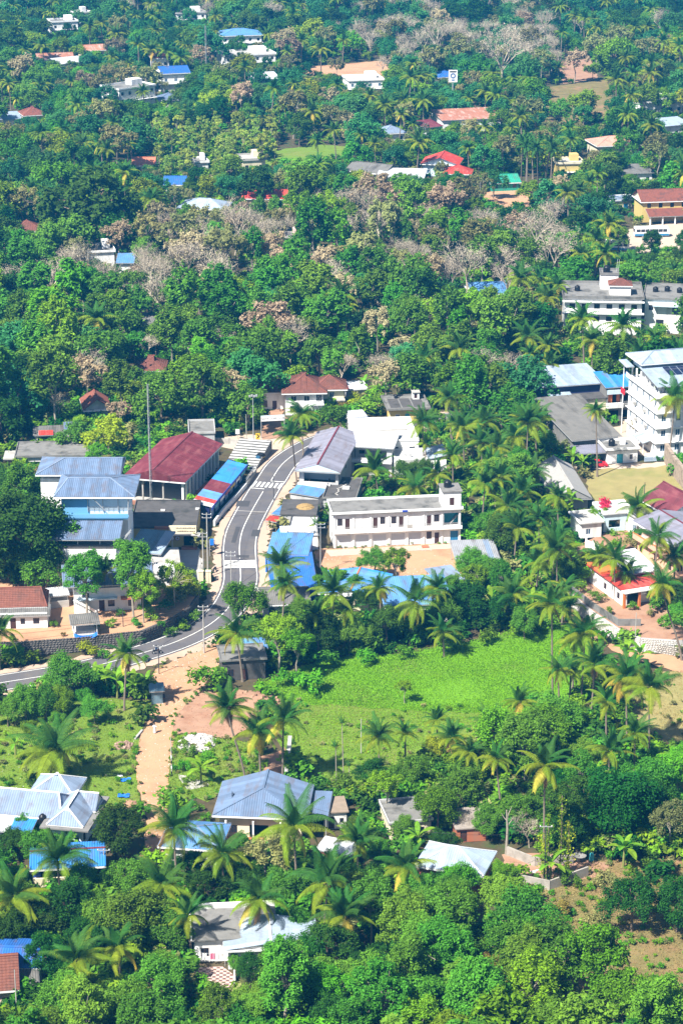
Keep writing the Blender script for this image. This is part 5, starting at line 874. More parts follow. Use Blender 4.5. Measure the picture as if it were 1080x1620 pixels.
def far_palm(seed, royal=False):
    rr = random.Random(seed); V = []; Fc = []; MI = []; mats = [F_dark, F_green, F_yel, F_dry]
    for rk, az, s in frond_plan(rr, 21):
        e, dr, l, m = RANK[rk]
        if royal: m = F_dark
        me = frond_mesh(R_(e), R_(dr), 3.9 * l * s, 10, .34, .95, m, seed + rk); c, sn = math.cos(az), math.sin(az); b = len(V); V += [(v.co.x * c - v.co.y * sn, v.co.x * sn + v.co.y * c, v.co.z) for v in me.vertices]
        for p in me.polygons: Fc.append(tuple(i + b for i in p.vertices)); MI.append(mats.index(m))
        bpy.data.meshes.remove(me)
    me = bpy.data.meshes.new('crown'); me.from_pydata(V, [], Fc)
    for m in mats: me.materials.append(m)
    me.polygons.foreach_set('material_index', MI); return me
FARP = [far_palm(100 + i * 13) for i in range(5)]; ROYAL = far_palm(77, True)
def palm_trunk(h, lean, seed, r=.17, m=None):
    rr = random.Random(seed); mb = MB(); n = 9; pts = []
    for i in range(n + 1): t = i / n; k = t * t * (3 - 2 * t) * .55 + t * .45; pts.append((lean[0] * k, lean[1] * k, h * t - .25 * (1 - t)))
    mb.tube(pts, [r * (1.75 if i == 0 else 1.15 - .45 * i / n) for i in range(n + 1)], 7); return mb.mesh('trunk', m or palmbark)
FTRUNK = [palm_trunk(10, (rnd.uniform(-1, 1), rnd.uniform(-.6, .6)), i, .2) for i in range(4)]
NUTS = MB()
for i in range(7): a = i * .9; NUTS.lathe([(.01, -.14), (.1, -.1), (.14, 0), (.1, .12), (.01, .16)], (.32 * math.cos(a), .32 * math.sin(a), -.25 - .1 * (i % 3)), 6)
NUTS = NUTS.mesh('coconut_bunch', mat('coconut_husk', (.25, .2, .05), .7))
PLANTS = []   # (root object, type, crown px, crown py)
def add_palm(P, h, lean, s, seed, label=None, dry=.5):
    rr = random.Random(seed); T = empty('coconut_palm', P, 0, label, 'palm'); sc = SC(P); PLANTS.append((T, 'palm', *PX(P + Vector((lean[0], lean[1], h)))))
    ob('trunk', palm_trunk(h, lean, seed), T)
    top = Vector((lean[0], lean[1], h))
    tx, ty_ = rr.gauss(0, .19), rr.gauss(0, .19); age = rr.choice((-2, -1, 0, 0, 1, 1))
    for rk, az, k in frond_plan(rr, rr.randrange(18, 26), rr.choice((.3, 1.2, 2.4))):
        o = ob('frond', NEARF[max(0, min(7, rk + (age if rr.random() < .5 else 0)))][rr.randrange(3)], T, top); o.rotation_euler = (Matrix.Rotation(tx, 3, 'X') @ Matrix.Rotation(ty_, 3, 'Y') @ Matrix.Rotation(az, 3, 'Z') @ Matrix.Rotation(rr.gauss(0, .1), 3, 'Y') @ Matrix.Rotation(rr.uniform(-.25, .25), 3, 'X')).to_euler(); kk = k * s; o.scale = (kk, kk, kk)
    o = ob('coconut_bunch', NUTS, T, top); o.scale = (s, s, s); return T
def palm(cx, cy, r, base=None, h=None, dry=.5):
    """crown centre and frond reach in picture pixels; the foot either given or straight below at height h"""
    if base: P = G(*base); k = SC(P); vz = Vector((0, 0, 1)); h = (base[1] - cy) / (k * math.cos(math.atan2(CAM_H, P.y))); lean = ((cx - base[0]) / k, 0)
    else: lean = (rnd.uniform(-.8, .8), rnd.uniform(-.5, .5)); Q = G(cx, cy, h); P = Vector((Q.x - lean[0], Q.y - lean[1], 0))
    s = max(.45, r / SC(P) / 3.2); return add_palm(P, h, lean, s, int(cx * 7 + cy), dry=dry)
def areca(cx, cy, r, base):
    P = G(*base); k = SC(P); h = (base[1] - cy) / (k * .9); T = empty('areca_palm', P, 0, None, 'palm'); PLANTS.append((T, 'areca', cx, cy)); ob('trunk', palm_trunk(h, ((cx - base[0]) / k, 0), int(cx), .09, barkp), T); rr = random.Random(int(cx)); s = r / k / 3.4
    for i in range(10): o = ob('frond', NEARF[[0, 1, 2, 3, 4][i % 5]][i % 2], T, ((cx - base[0]) / k, 0, h)); o.rotation_euler = (0, 0, i * 2.4); o.scale = (s, s, s)
BL = []
for i in range(3):
    mb = MB(); e = R_((70, 45, 20)[i]); p = Vector((0, 0, 0)); prev = None; n = 8; L = 2.3
    for k in range(n + 1):
        t = k / n; w = .02 if t < .12 else .33 * math.sin(min(1, (t - .1) / .9 * 1.02) * math.pi) ** .6 + .01; a = e - R_(75) * t ** 1.5; row = (p + Vector((0, w, .1 * w)), p.copy(), p + Vector((0, -w, .1 * w)))
        if prev: mb.poly([prev[0], prev[1], row[1], row[0]]); mb.poly([prev[1], prev[2], row[2], row[1]])
        prev = row; p = p + Vector((math.cos(a), 0, math.sin(a))) * L / n
    BL.append(mb.mesh('leaf', ban))
BST = MB().tube([(0, 0, -.2), (.05, 0, 1.2), (0, .05, 2.3)], [.16, .13, .08], 6).mesh('stem', mat('banana_stem', (.2, .22, .06), .8))
def banana(P, s, seed):
    rr = random.Random(seed); T = empty('banana_plant', P, rr.uniform(0, 6), None, 'banana plant'); PLANTS.append((T, 'ban', *PX(P + Vector((0, 0, 2.5 * s))))); o = ob('stem', BST, T); T.scale = (s, s, s)
    for i in range(9): o = ob('leaf', BL[min(i // 3, 2)], T, (0, 0, 2.2)); o.rotation_euler = (0, 0, i * 2.4 + rr.uniform(-.3, .3)); k = rr.uniform(.8, 1.2); o.scale = (k, k, k)
def set_mat(o, m): o.material_slots[0].link = 'OBJECT'; o.material_slots[0].material = m
def add_tree(P, ty, s, seed, lod=None, rz=None):
    rr = random.Random(seed); lod = lod if lod is not None else (0 if SC(P) > 7.4 else 1); rz = rr.uniform(0, 6.28)
    T = empty(NAME[ty], P, rz, None, 'tree'); T.scale = (s, s, s * rr.uniform(.92, 1.1))
    if ty == 'bare': tm, cm = bare(lod, rr.randrange(3)); ob('branches', tm, T); tag(ob('twigs', cm, T), kind='stuff'); zc = 6.
    else:
        fam, lm = TYPES[ty]; tm, cm, R, zc, z1 = family(fam, lod, rr.randrange(3)); ob('trunk', tm, T); set_mat(ob('crown', cm, T), lm)
    PLANTS.append((T, ty, *PX(P + Vector((0, 0, zc * s))))); return T
def tree(ty, cx, cy, r, seed=None):
    if ty == 'bare': R, zc = 3.6, 6.2
    else: R, z0, z1 = SPEC[TYPES[ty][0]][:3]; zc = (z0 + z1) / 2; R *= 1.08
    P = G(cx, cy, 5); 
    for _ in range(4): s = r / SC(P) / R; Q = G(cx, cy, zc * s); P = Vector((Q.x, Q.y, 0))
    return add_tree(P, ty, s, seed or int(cx * 3 + cy))
BUSH = {}
def bush_mesh(var, lod=0):
    if (var, lod) not in BUSH: v, f, C = crown_data(900 + var, 1.25, .1, 1.9, 12, 700 if lod == 0 else 260, .16 if lod == 0 else .3, .42, -.2); BUSH[(var, lod)] = arr_mesh('shrub', v, f, [L_mid])
    return BUSH[(var, lod)]
def bush(cx, cy, r, m=L_bri, z=0, label=None):
    P = G(cx, cy, z + .8); P.z = z; s = r / SC(P) / 1.45; o = ob('shrub', bush_mesh(int(cx) % 3), None, P, cx); o.scale = (s, s, s * .95); set_mat(o, m); tag(o, label, 'shrub')
    if not label: PLANTS.append((o, 'bush', cx, cy))
    return o
# palms one can point at
for a in [(90, 1185, 55, (78, 1238)), (203, 1035, 30, (197, 1124)), (278, 1312, 46, (281, 1420)), (95, 1362, 46, (98, 1440)), (352, 1352, 42, (356, 1420)), (466, 1310, 52, (470, 1420)), (518, 1398, 56, (512, 1480)), (258, 1398, 42, (262, 1480)), (26, 1418, 46, (22, 1490)), (128, 1518, 46, (140, 1590)), (362, 1122, 36, (389, 1236)), (410, 1157, 36, (413, 1240)), (449, 1140, 36, (447, 1242)), (598, 1165, 29, (601, 1242)), (712, 1168, 28, (714, 1240)), (775, 1148, 31, (770, 1215)), (856, 1215, 38, (859, 1372)), (867, 957, 34, (873, 1122)), (920, 1002, 35, (918, 1120)), (936, 1052, 32, (933, 1150)), (984, 1072, 40, (991, 1196)), (1020, 1088, 40, (1026, 1210)), (960, 1188, 36, (962, 1250)), (1040, 925, 32, (1078, 1045)), (968, 885, 30, (971, 968)), (810, 938, 28, (812, 1000)), (1005, 802, 31, (1008, 878)), (1034, 850, 31, (1030, 960)), (875, 850, 28, (872, 935)), (655, 952, 38, (647, 1024)), (528, 937, 36, (522, 1034)), (444, 895, 33, (446, 975)), (452, 925, 27, (440, 1062)), (500, 972, 25, (503, 1040)), (376, 1002, 36, (384, 1078)), (593, 745, 30, (600, 796)), (463, 690, 25, (470, 772)), (477, 655, 25, (480, 730)), (667, 668, 25, (671, 752)), (672, 702, 15, (673, 755)), (656, 770, 26, (657, 806)), (671, 566, 25, (674, 632)), (1062, 628, 30, (1058, 724)), (938, 650, 18, (944, 754)), (170, 905, 26, (159, 985)), (36, 852, 30, (40, 920)), (2, 1000, 32, (0, 1060)), (833, 532, 26, (830, 592)), (745, 690, 26, (748, 740)), (735, 665, 24, (733, 720)), (772, 735, 26, (775, 800)), (765, 765, 26, (762, 830)), (800, 800, 30, (802, 860)), (815, 835, 30, (812, 900)), (840, 745, 26, (842, 800)), (785, 645, 24, (783, 700)), (825, 780, 28, (830, 850)), (890, 930, 28, (888, 990)), (1000, 640, 18, (1000, 641)), (700, 1000, 26, (702, 1040)), (640, 1370, 40, (642, 1430)), (850, 890, 28, (846, 950))]:
    if a[0] == 1000: continue
    palm(*a)
for a in [(541, 1145, 11, (543, 1226)), (531, 1182, 11, (532, 1240)), (500, 832, 13, (506, 870)), (552, 1212, 9, (553, 1250)), (880, 1180, 10, (882, 1250))]: areca(*a)
for i, (x, y, s) in enumerate([(168, 1096, 1.3), (186, 1104, 1.4), (212, 1106, 1.2), (150, 1090, 1.2), (232, 1100, 1.1), (870, 1395, 1.3), (985, 1372, 1.4), (900, 812, 1.3), (920, 748, 1.1), (905, 740, 1.1), (930, 915, 1.4), (955, 905, 1.3), (740, 800, 1.3), (752, 770, 1.3), (762, 940, 1.4), (775, 975, 1.3), (730, 985, 1.3), (840, 985, 1.3), (600, 630, 1.2), (628, 626, 1.3), (650, 628, 1.2), (575, 624, 1.2), (318, 1240, 1.2), (455, 1405, 1.4), (475, 1412, 1.3), (1010, 1060, 1.3), (990, 1050, 1.2), (940, 1250, 1.4), (1050, 1250, 1.5), (1070, 1240, 1.4), (660, 1350, 1.2), (25, 1200, 1.2), (555, 1352, 1.1), (690, 800, 1.2), (720, 760, 1.2)]): banana(G(x, y), s, i)
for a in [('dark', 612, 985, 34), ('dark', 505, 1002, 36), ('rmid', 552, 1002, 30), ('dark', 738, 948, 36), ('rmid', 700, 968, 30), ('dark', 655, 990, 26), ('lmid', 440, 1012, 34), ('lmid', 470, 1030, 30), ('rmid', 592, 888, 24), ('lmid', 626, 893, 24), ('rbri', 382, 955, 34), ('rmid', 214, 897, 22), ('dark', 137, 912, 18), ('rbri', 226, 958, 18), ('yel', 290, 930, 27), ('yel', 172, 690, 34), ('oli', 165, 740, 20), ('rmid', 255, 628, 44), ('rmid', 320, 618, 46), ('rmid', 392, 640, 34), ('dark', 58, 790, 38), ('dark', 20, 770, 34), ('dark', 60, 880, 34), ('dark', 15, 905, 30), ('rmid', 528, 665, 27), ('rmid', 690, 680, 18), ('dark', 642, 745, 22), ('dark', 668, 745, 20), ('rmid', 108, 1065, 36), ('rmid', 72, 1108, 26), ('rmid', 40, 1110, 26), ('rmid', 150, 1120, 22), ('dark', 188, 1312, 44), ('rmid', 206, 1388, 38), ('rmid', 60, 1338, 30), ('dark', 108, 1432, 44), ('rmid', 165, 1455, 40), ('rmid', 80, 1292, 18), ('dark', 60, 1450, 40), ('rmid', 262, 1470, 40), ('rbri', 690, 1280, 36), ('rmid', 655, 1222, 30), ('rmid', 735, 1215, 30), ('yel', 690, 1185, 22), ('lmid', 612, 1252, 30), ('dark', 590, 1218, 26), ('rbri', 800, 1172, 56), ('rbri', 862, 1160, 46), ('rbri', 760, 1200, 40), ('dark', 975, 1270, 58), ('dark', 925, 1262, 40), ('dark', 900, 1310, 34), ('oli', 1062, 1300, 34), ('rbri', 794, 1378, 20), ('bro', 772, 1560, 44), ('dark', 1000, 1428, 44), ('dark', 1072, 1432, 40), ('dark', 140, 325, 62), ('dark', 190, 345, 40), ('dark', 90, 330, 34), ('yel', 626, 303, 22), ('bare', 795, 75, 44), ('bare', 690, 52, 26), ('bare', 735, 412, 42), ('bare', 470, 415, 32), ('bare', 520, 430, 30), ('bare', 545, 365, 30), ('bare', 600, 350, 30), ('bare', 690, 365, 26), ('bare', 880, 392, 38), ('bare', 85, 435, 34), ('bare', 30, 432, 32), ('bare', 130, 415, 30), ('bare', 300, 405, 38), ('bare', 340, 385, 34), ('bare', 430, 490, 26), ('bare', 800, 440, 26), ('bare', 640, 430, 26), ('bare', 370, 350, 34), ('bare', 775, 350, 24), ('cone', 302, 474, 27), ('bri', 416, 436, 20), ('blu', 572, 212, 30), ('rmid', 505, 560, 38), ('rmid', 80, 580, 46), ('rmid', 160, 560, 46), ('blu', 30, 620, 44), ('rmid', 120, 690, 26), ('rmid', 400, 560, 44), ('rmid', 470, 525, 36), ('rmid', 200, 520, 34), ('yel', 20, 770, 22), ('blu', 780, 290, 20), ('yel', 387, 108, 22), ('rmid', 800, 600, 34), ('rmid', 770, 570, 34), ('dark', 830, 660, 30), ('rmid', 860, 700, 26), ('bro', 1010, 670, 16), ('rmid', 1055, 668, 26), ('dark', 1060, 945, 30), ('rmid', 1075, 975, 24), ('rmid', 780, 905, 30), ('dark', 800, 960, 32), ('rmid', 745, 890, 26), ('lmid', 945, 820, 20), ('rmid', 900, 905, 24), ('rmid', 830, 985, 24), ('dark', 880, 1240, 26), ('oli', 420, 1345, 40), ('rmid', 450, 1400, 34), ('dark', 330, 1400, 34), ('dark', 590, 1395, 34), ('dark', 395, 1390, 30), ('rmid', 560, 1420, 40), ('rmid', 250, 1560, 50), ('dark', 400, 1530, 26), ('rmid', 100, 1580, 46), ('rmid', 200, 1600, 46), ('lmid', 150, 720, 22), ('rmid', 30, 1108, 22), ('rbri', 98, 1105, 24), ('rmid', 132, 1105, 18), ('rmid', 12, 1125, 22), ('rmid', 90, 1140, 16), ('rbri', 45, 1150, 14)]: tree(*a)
for a in [('dark', 30, 835, 52), ('dark', 62, 862, 40), ('rmid', 14, 880, 46)]:
    Q = tree(*a); 
for (x, y, s, ty) in [(40, 948, 2.0, 'dark'), (66, 930, 1.9, 'rmid'), (10, 935, 2.1, 'dark'), (78, 950, 1.25, 'rmid')]: add_tree(G(x, y), ty, s, int(x))
for a in [('rmid', 458, 1540, 46), ('dark', 478, 1518, 38), ('rmid', 405, 1590, 34), ('rmid', 282, 1490, 20), ('rmid', 255, 1535, 36), ('dark', 520, 1490, 40), ('rmid', 470, 1460, 26), ('dark', 20, 1330, 26), ('rmid', 130, 1390, 30), ('rmid', 35, 1300, 22), ('dark', 10, 1470, 34), ('dark', 70, 1510, 36), ('rmid', 330, 1340, 24), ('dark', 300, 1370, 28), ('rmid', 640, 1310, 22), ('rmid', 660, 1400, 34), ('rbri', 720, 1395, 34), ('rmid', 560, 1310, 18), ('rmid', 770, 1300, 26), ('dark', 700, 1330, 22), ('rmid', 505, 925, 16), ('rmid', 560, 925, 22), ('dark', 585, 950, 24), ('rmid', 480, 960, 20), ('rmid', 680, 945, 22), ('rmid', 720, 930, 20), ('lmid', 750, 910, 24), ('rmid', 640, 925, 16), ('rmid', 432, 1512, 26), ('rmid', 1008, 935, 15), ('rmid', 700, 925, 16), ('rmid', 660, 930, 14), ('lmid', 535, 915, 18), ('rmid', 470, 905, 12), ('rmid', 372, 1522, 14), ('dark', 345, 1500, 12)]: tree(*a)
for (x, y, s, ty) in [(212, 978, 1.12, 'mid'), (138, 978, 1.05, 'mid'), (228, 985, .8, 'bri'), (276, 962, .9, 'lmid')]: add_tree(G(x, y, TL), ty, s, int(x))
for a in [(548, 965, 28, (545, 1030)), (600, 930, 24, (603, 1000)), (690, 930, 26, (688, 1000)), (565, 1330, 34, (566, 1400)), (985, 905, 26, (988, 960)), (945, 880, 26, (946, 940)), (1062, 880, 28, (1066, 950)), (900, 960, 26, (903, 1005)), (690, 750, 24, (692, 800)), (715, 720, 24, (716, 775)), (760, 700, 24, (762, 760)), (815, 690, 26, (818, 750)), (850, 820, 26, (852, 885)), (900, 1060, 28, (900, 1120)), (955, 1110, 30, (958, 1185)), (740, 1190, 26, (742, 1250)), (1000, 1160, 30, (1002, 1235)), (905, 1010, 30, (905, 1090)), (880, 1060, 28, (884, 1128)), (545, 1450, 44, (548, 1520)), (640, 1160, 20, (641, 1225)), (410, 1425, 42, (412, 1500)), (190, 1500, 40, (194, 1575)), (300, 1450, 34, (303, 1520)), (690, 1140, 22, (692, 1205)), (820, 1110, 26, (824, 1170))]: palm(*a)
tree('lmid', 640, 1090, 15); tree('bare', 838, 1300, 26); tree('bare', 740, 1300, 16)
for a in [(330, 1085, 32, L_bri), (140, 1032, 18, L_yel), (166, 1036, 12, L_bri), (95, 1245, 18, L_mid), (62, 1240, 20, L_dark), (430, 1250, 20, L_bri), (470, 1262, 22, L_bri), (500, 1255, 26, L_mid), (292, 1212, 13, L_bri), (300, 1190, 14, L_mid), (328, 1200, 14, L_bri), (288, 1175, 10, L_mid), (625, 1260, 24, L_mid), (490, 1090, 26, L_bri), (455, 1080, 22, L_bri), (520, 1048, 20, L_mid), (580, 1045, 18, L_bri), (640, 1035, 16, L_bri), (715, 1022, 20, L_mid), (770, 1012, 18, L_bri), (820, 1000, 18, L_bri), (860, 990, 20, L_mid), (230, 1040, 8, L_mid), (270, 1000, 10, L_mid), (290, 990, 12, L_bri), (308, 975, 12, L_mid), (185, 995, 9, L_bri), (160, 1000, 9, L_mid), (545, 1245, 22, L_mid), (570, 1262, 24, L_bri), (655, 1245, 22, L_mid), (860, 1120, 26, L_mid), (905, 1128, 26, L_bri), (940, 1140, 24, L_mid), (980, 1130, 22, L_bri), (1000, 1180, 26, L_mid), (1040, 1210, 26, L_bri), (940, 1090, 22, L_bri), (965, 1060, 20, L_mid), (900, 1392, 18, L_mid), (960, 1400, 20, L_oli), (560, 640, 16, L_yel), (545, 650, 14, L_bro), (600, 650, 14, L_oli), (790, 1410, 24, L_mid), (835, 1420, 22, L_bri), (940, 1462, 22, L_oli), (890, 1440, 18, L_bro), (905, 880, 16, L_mid), (985, 855, 16, L_yel), (1000, 860, 16, L_bri), (960, 855, 18, L_mid), (940, 840, 14, L_bri)]: bush(*a)
bush(184, 740, 14, L_bro); 
tag(bush(956, 806, 17, bougain, TR + 2.0), 'red bougainvillea spilling over the white cottage', 'shrub')
# leaning poles with climbing pepper vines by the farmyard
for i, (x, y0, y1) in enumerate([(864, 1290, 1395), (884, 1262, 1392), (896, 1300, 1388), (858, 1320, 1390)]):
    P = G(x, y1); h = (y1 - y0) / SC(P) / .88; T = empty('vine_post', P, 0, ['first', 'second', 'third', 'fourth'][i] + ' slim trunk wrapped in bright green climbing vine beside the farmyard', 'vine', 'vine posts beside the farmyard'); T['label'] = ['slim vine-wrapped trunk second from left beside the farmyard wall', 'tallest slim vine-wrapped trunk beside the farmyard wall', 'rightmost slim vine-wrapped trunk beside the farmyard wall', 'leftmost slim vine-wrapped trunk beside the farmyard wall'][i]
    MB().tube([(0, 0, -.2), (.1, 0, h * .5), (0, .1, h)], [.12, .1, .07], 6, bark).build('trunk', None, T); rng = np.random.default_rng(i); k = 420; z = rng.uniform(.1, 1, k) * h; c = np.stack([rng.normal(0, .35, k), rng.normal(0, .35, k), z], 1); c[:, :2] *= (1 + .5 * np.sin(z * 1.7 + i))[:, None]; v, f = leaf_quads(c, rng.normal(size=(k, 3)) + np.array([0, -.3, .6]), .17, rng); ob('vine', arr_mesh('vine', v, f, [L_yel]), T)
P = G(800, 1352); T = empty('dead_tree', P, 0, 'dead grey trunk with lopped stubs beside the white hipped roof', 'tree'); MB().tube([(0, 0, -.2), (.1, 0, 4), (-.1, 0, 7.2)], [.22, .18, .1], 7, barkp).build('trunk', None, T)
for i, (z, dx, dz) in enumerate(((4.6, .9, 1.4), (5.4, -.8, 1.2), (6.2, .6, 1.5), (5.8, .3, 1.2))): MB().tube([(.05, 0, z), (dx * .6, .1, z + dz * .5), (dx, .1, z + dz)], [.1, .07, .04], 5, barkp).build('branch', None, T)
# royal palms beyond the green roof
for i, (x, y) in enumerate([(832, 290), (850, 293), (842, 283), (862, 287), (824, 284), (870, 296)]):
    P = G(x, y); T = empty('royal_palm', P, i, None, 'palm'); PLANTS.append((T, 'royal', x, y - 55)); o = ob('trunk', FTRUNK[i % 4], T); o.scale = (1.6, .6, 1.25); o2 = ob('crown', ROYAL, T, FTRUNK[i % 4].vertices[-1].co * 1.25); 
# random planting
KEEP = [(T.location.x, T.location.y, 2.6 if ty in ('palm', 'areca', 'ban', 'bush', 'royal') else 3.6 * T.scale[0]) for T, ty, *_ in PLANTS]
grid = {}
def free(x, y, r):
    gx, gy = int(x // 8), int(y // 8)
    for i in (-1, 0, 1):
        for j in (-1, 0, 1):
            for (a, b_, q) in grid.get((gx + i, gy + j), ()):
                if (a - x) ** 2 + (b_ - y) ** 2 < ((r + q) * .5) ** 2: return False
    return True
def occupy(x, y, r): grid.setdefault((int(x // 8), int(y // 8)), []).append((x, y, r))
for x, y, r in KEEP: occupy(x, y, r * 1.5)
ZB = [  # ground polygons (px) that carry wood
 [(-120, -140), (1200, -140), (1200, 655), (870, 640), (700, 700), (560, 640), (400, 660), (345, 690), (140, 690), (-120, 730)],
 [(690, 640), (880, 640), (880, 740), (862, 800), (930, 850), (905, 930), (880, 985), (750, 1005), (735, 930), (795, 890), (760, 850), (735, 780), (705, 750)],
 [(-80, 760), (30, 750), (60, 800), (85, 930), (20, 960), (-80, 960)],
 [(330, 1560), (420, 1500), (560, 1455), (760, 1470), (830, 1530), (900, 1585), (1000, 1640), (1180, 1620), (1250, 1900), (-200, 1900), (-150, 1640), (200, 1600)],
 [(640, 1290), (720, 1230), (830, 1190), (900, 1150), (1010, 1160), (1030, 1250), (1110, 1240), (1110, 1370), (970, 1350), (900, 1330), (800, 1320), (720, 1300)],
 [(-80, 1400), (60, 1405), (160, 1420), (240, 1440), (290, 1440), (290, 1520), (180, 1540), (100, 1520), (-80, 1470)],
 [(330, 1380), (440, 1360), (600, 1370), (640, 1400), (560, 1440), (440, 1440), (330, 1420)]]
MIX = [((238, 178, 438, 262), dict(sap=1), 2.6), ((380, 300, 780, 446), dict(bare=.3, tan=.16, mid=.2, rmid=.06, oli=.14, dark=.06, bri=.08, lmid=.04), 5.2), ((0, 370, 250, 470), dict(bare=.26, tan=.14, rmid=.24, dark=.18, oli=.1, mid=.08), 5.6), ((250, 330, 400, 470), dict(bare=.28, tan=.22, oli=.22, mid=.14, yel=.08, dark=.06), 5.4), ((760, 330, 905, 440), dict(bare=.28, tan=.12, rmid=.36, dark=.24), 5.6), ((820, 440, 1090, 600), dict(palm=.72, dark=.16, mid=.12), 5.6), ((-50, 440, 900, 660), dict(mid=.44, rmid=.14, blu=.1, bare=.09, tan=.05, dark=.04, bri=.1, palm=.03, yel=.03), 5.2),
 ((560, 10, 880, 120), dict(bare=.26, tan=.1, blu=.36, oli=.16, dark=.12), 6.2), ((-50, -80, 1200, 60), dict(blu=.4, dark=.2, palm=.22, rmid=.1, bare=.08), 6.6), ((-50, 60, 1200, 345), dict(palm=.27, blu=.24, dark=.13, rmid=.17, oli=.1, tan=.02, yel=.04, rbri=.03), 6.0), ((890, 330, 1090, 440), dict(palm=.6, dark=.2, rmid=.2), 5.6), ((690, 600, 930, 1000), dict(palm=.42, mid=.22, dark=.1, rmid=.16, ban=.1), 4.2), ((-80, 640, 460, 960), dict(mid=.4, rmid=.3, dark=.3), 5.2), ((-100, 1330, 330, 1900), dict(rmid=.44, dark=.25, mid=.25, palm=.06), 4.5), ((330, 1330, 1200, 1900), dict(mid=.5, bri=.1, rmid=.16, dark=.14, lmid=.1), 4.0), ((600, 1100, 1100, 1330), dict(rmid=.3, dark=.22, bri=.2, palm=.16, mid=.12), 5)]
pr = random.Random(11); cand = []
y = 205.
while y < 1420:
    step = 4.0 if y < 330 else (4.6 if y < 560 else 5.2); half = .152 * math.hypot(y, CAM_H) + 8; x = -half
    while x < half:
        cand.append((x + pr.uniform(-.45, .45) * step, y + pr.uniform(-.45, .45) * step)); x += step
    y += step
pr.shuffle(cand)
FB = [(min(p[0] for p in F), min(p[1] for p in F), max(p[0] for p in F), max(p[1] for p in F), F) for F in FOOT]
HT = dict(palm=10, bare=9, sap=8, ban=3, royal=12); RD = dict(palm=3.6, sap=1.2, bare=3, ban=1.5)
chosen = []; under = []
for x, y in cand:
    bx, by = PX((x, y, 0))
    if not any(in_poly(bx, by, Z) for Z in ZB): continue
    if any(a <= x <= c and b_ <= y <= d and in_poly(x, y, F) for a, b_, c, d, F in FB): continue
    cx, cy = PX((x, y, 7)); mix, sp = dict(rmid=.5, dark=.3, mid=.2), 5.5
    for (q, mx, s_) in MIX:
        if q[0] <= cx <= q[2] and q[1] <= cy <= q[3]: mix, sp = mx, s_; break
    ty = pr.choices(list(mix), list(mix.values()))[0]; s = pr.uniform(.72, 1.2) * (1.1 if ty == 'palm' else 1)
    if ty in ('dark', 'blu', 'rmid') : s *= pr.choice((.75, .9, 1.05))
    if y > 480 and ty not in ('palm', 'sap'): s *= pr.choice((1.1, 1.25, 1.5)); sp *= 1.14
    ok = True
    while True:
        k = SC((x, y, 5)); top = PX((x, y, (HT.get(ty, 10.5) + (2.5 if ty == 'palm' else 0)) * s))[1]; rp = RD.get(ty, 3.2) * s * k
        ok = not any(by > yb + 2 and bx + rp * .8 > q[0] and bx - rp * .8 < q[2] and top < q[3] - 3 and by > q[1] for q, yb in CLEAR)
        if ok or s < .3 or ty in ('palm', 'sap', 'bare'): break
        s *= .75
    if not ok: 
        under.append((x, y)); continue
    if not free(x, y, sp * (.75 if s < .7 else 1)): 
        if pr.random() < .35: under.append((x, y))
        continue
    occupy(x, y, sp * (.75 if s < .7 else 1)); chosen.append((x, y, ty, s))
cnt = {}
for T, ty, *_ in PLANTS: cnt[NAME[ty]] = cnt.get(NAME[ty], 0) + 1
chosen.sort(key=lambda c: c[1]); rest = {}
for i, (x, y, ty, s) in enumerate(chosen):
    n = NAME[ty]; px_, py_ = PX((x, y, 6 * s)); inside = -25 < px_ < 1105 and -10 < py_ < 1650
    if ty == 'ban': 
        if inside: banana(Vector((x, y, 0)), 1.25 * s, i)
        continue
    if inside and cnt.get(n, 0) < 296:
        cnt[n] = cnt.get(n, 0) + 1
        if ty == 'palm':
            h = pr.uniform(8, 13.5) * s / 1.1
            if SC((x, y, 0)) > 6.9: add_palm(Vector((x, y, 0)), h, (pr.uniform(-1.2, 1.2), pr.uniform(-.6, .6)), pr.uniform(.85, 1.1) * s, i)
            else:
                T = empty('coconut_palm', (x, y, 0), pr.uniform(0, 6.28), None, 'palm'); T.scale = (s,) * 3; j = pr.randrange(4); k = h / 10 / s; o = ob('trunk', FTRUNK[j], T); o.scale = (1, 1, k); tp = FTRUNK[j].vertices[-1].co; ob('crown', FARP[i % 5], T, (tp.x, tp.y, 10 * k)); PLANTS.append((T, 'palm', *PX((x, y, h))))
        else: add_tree(Vector((x, y, 0)), ty, s, i)
    else: rest.setdefault(n, []).append((x, y, ty, s))
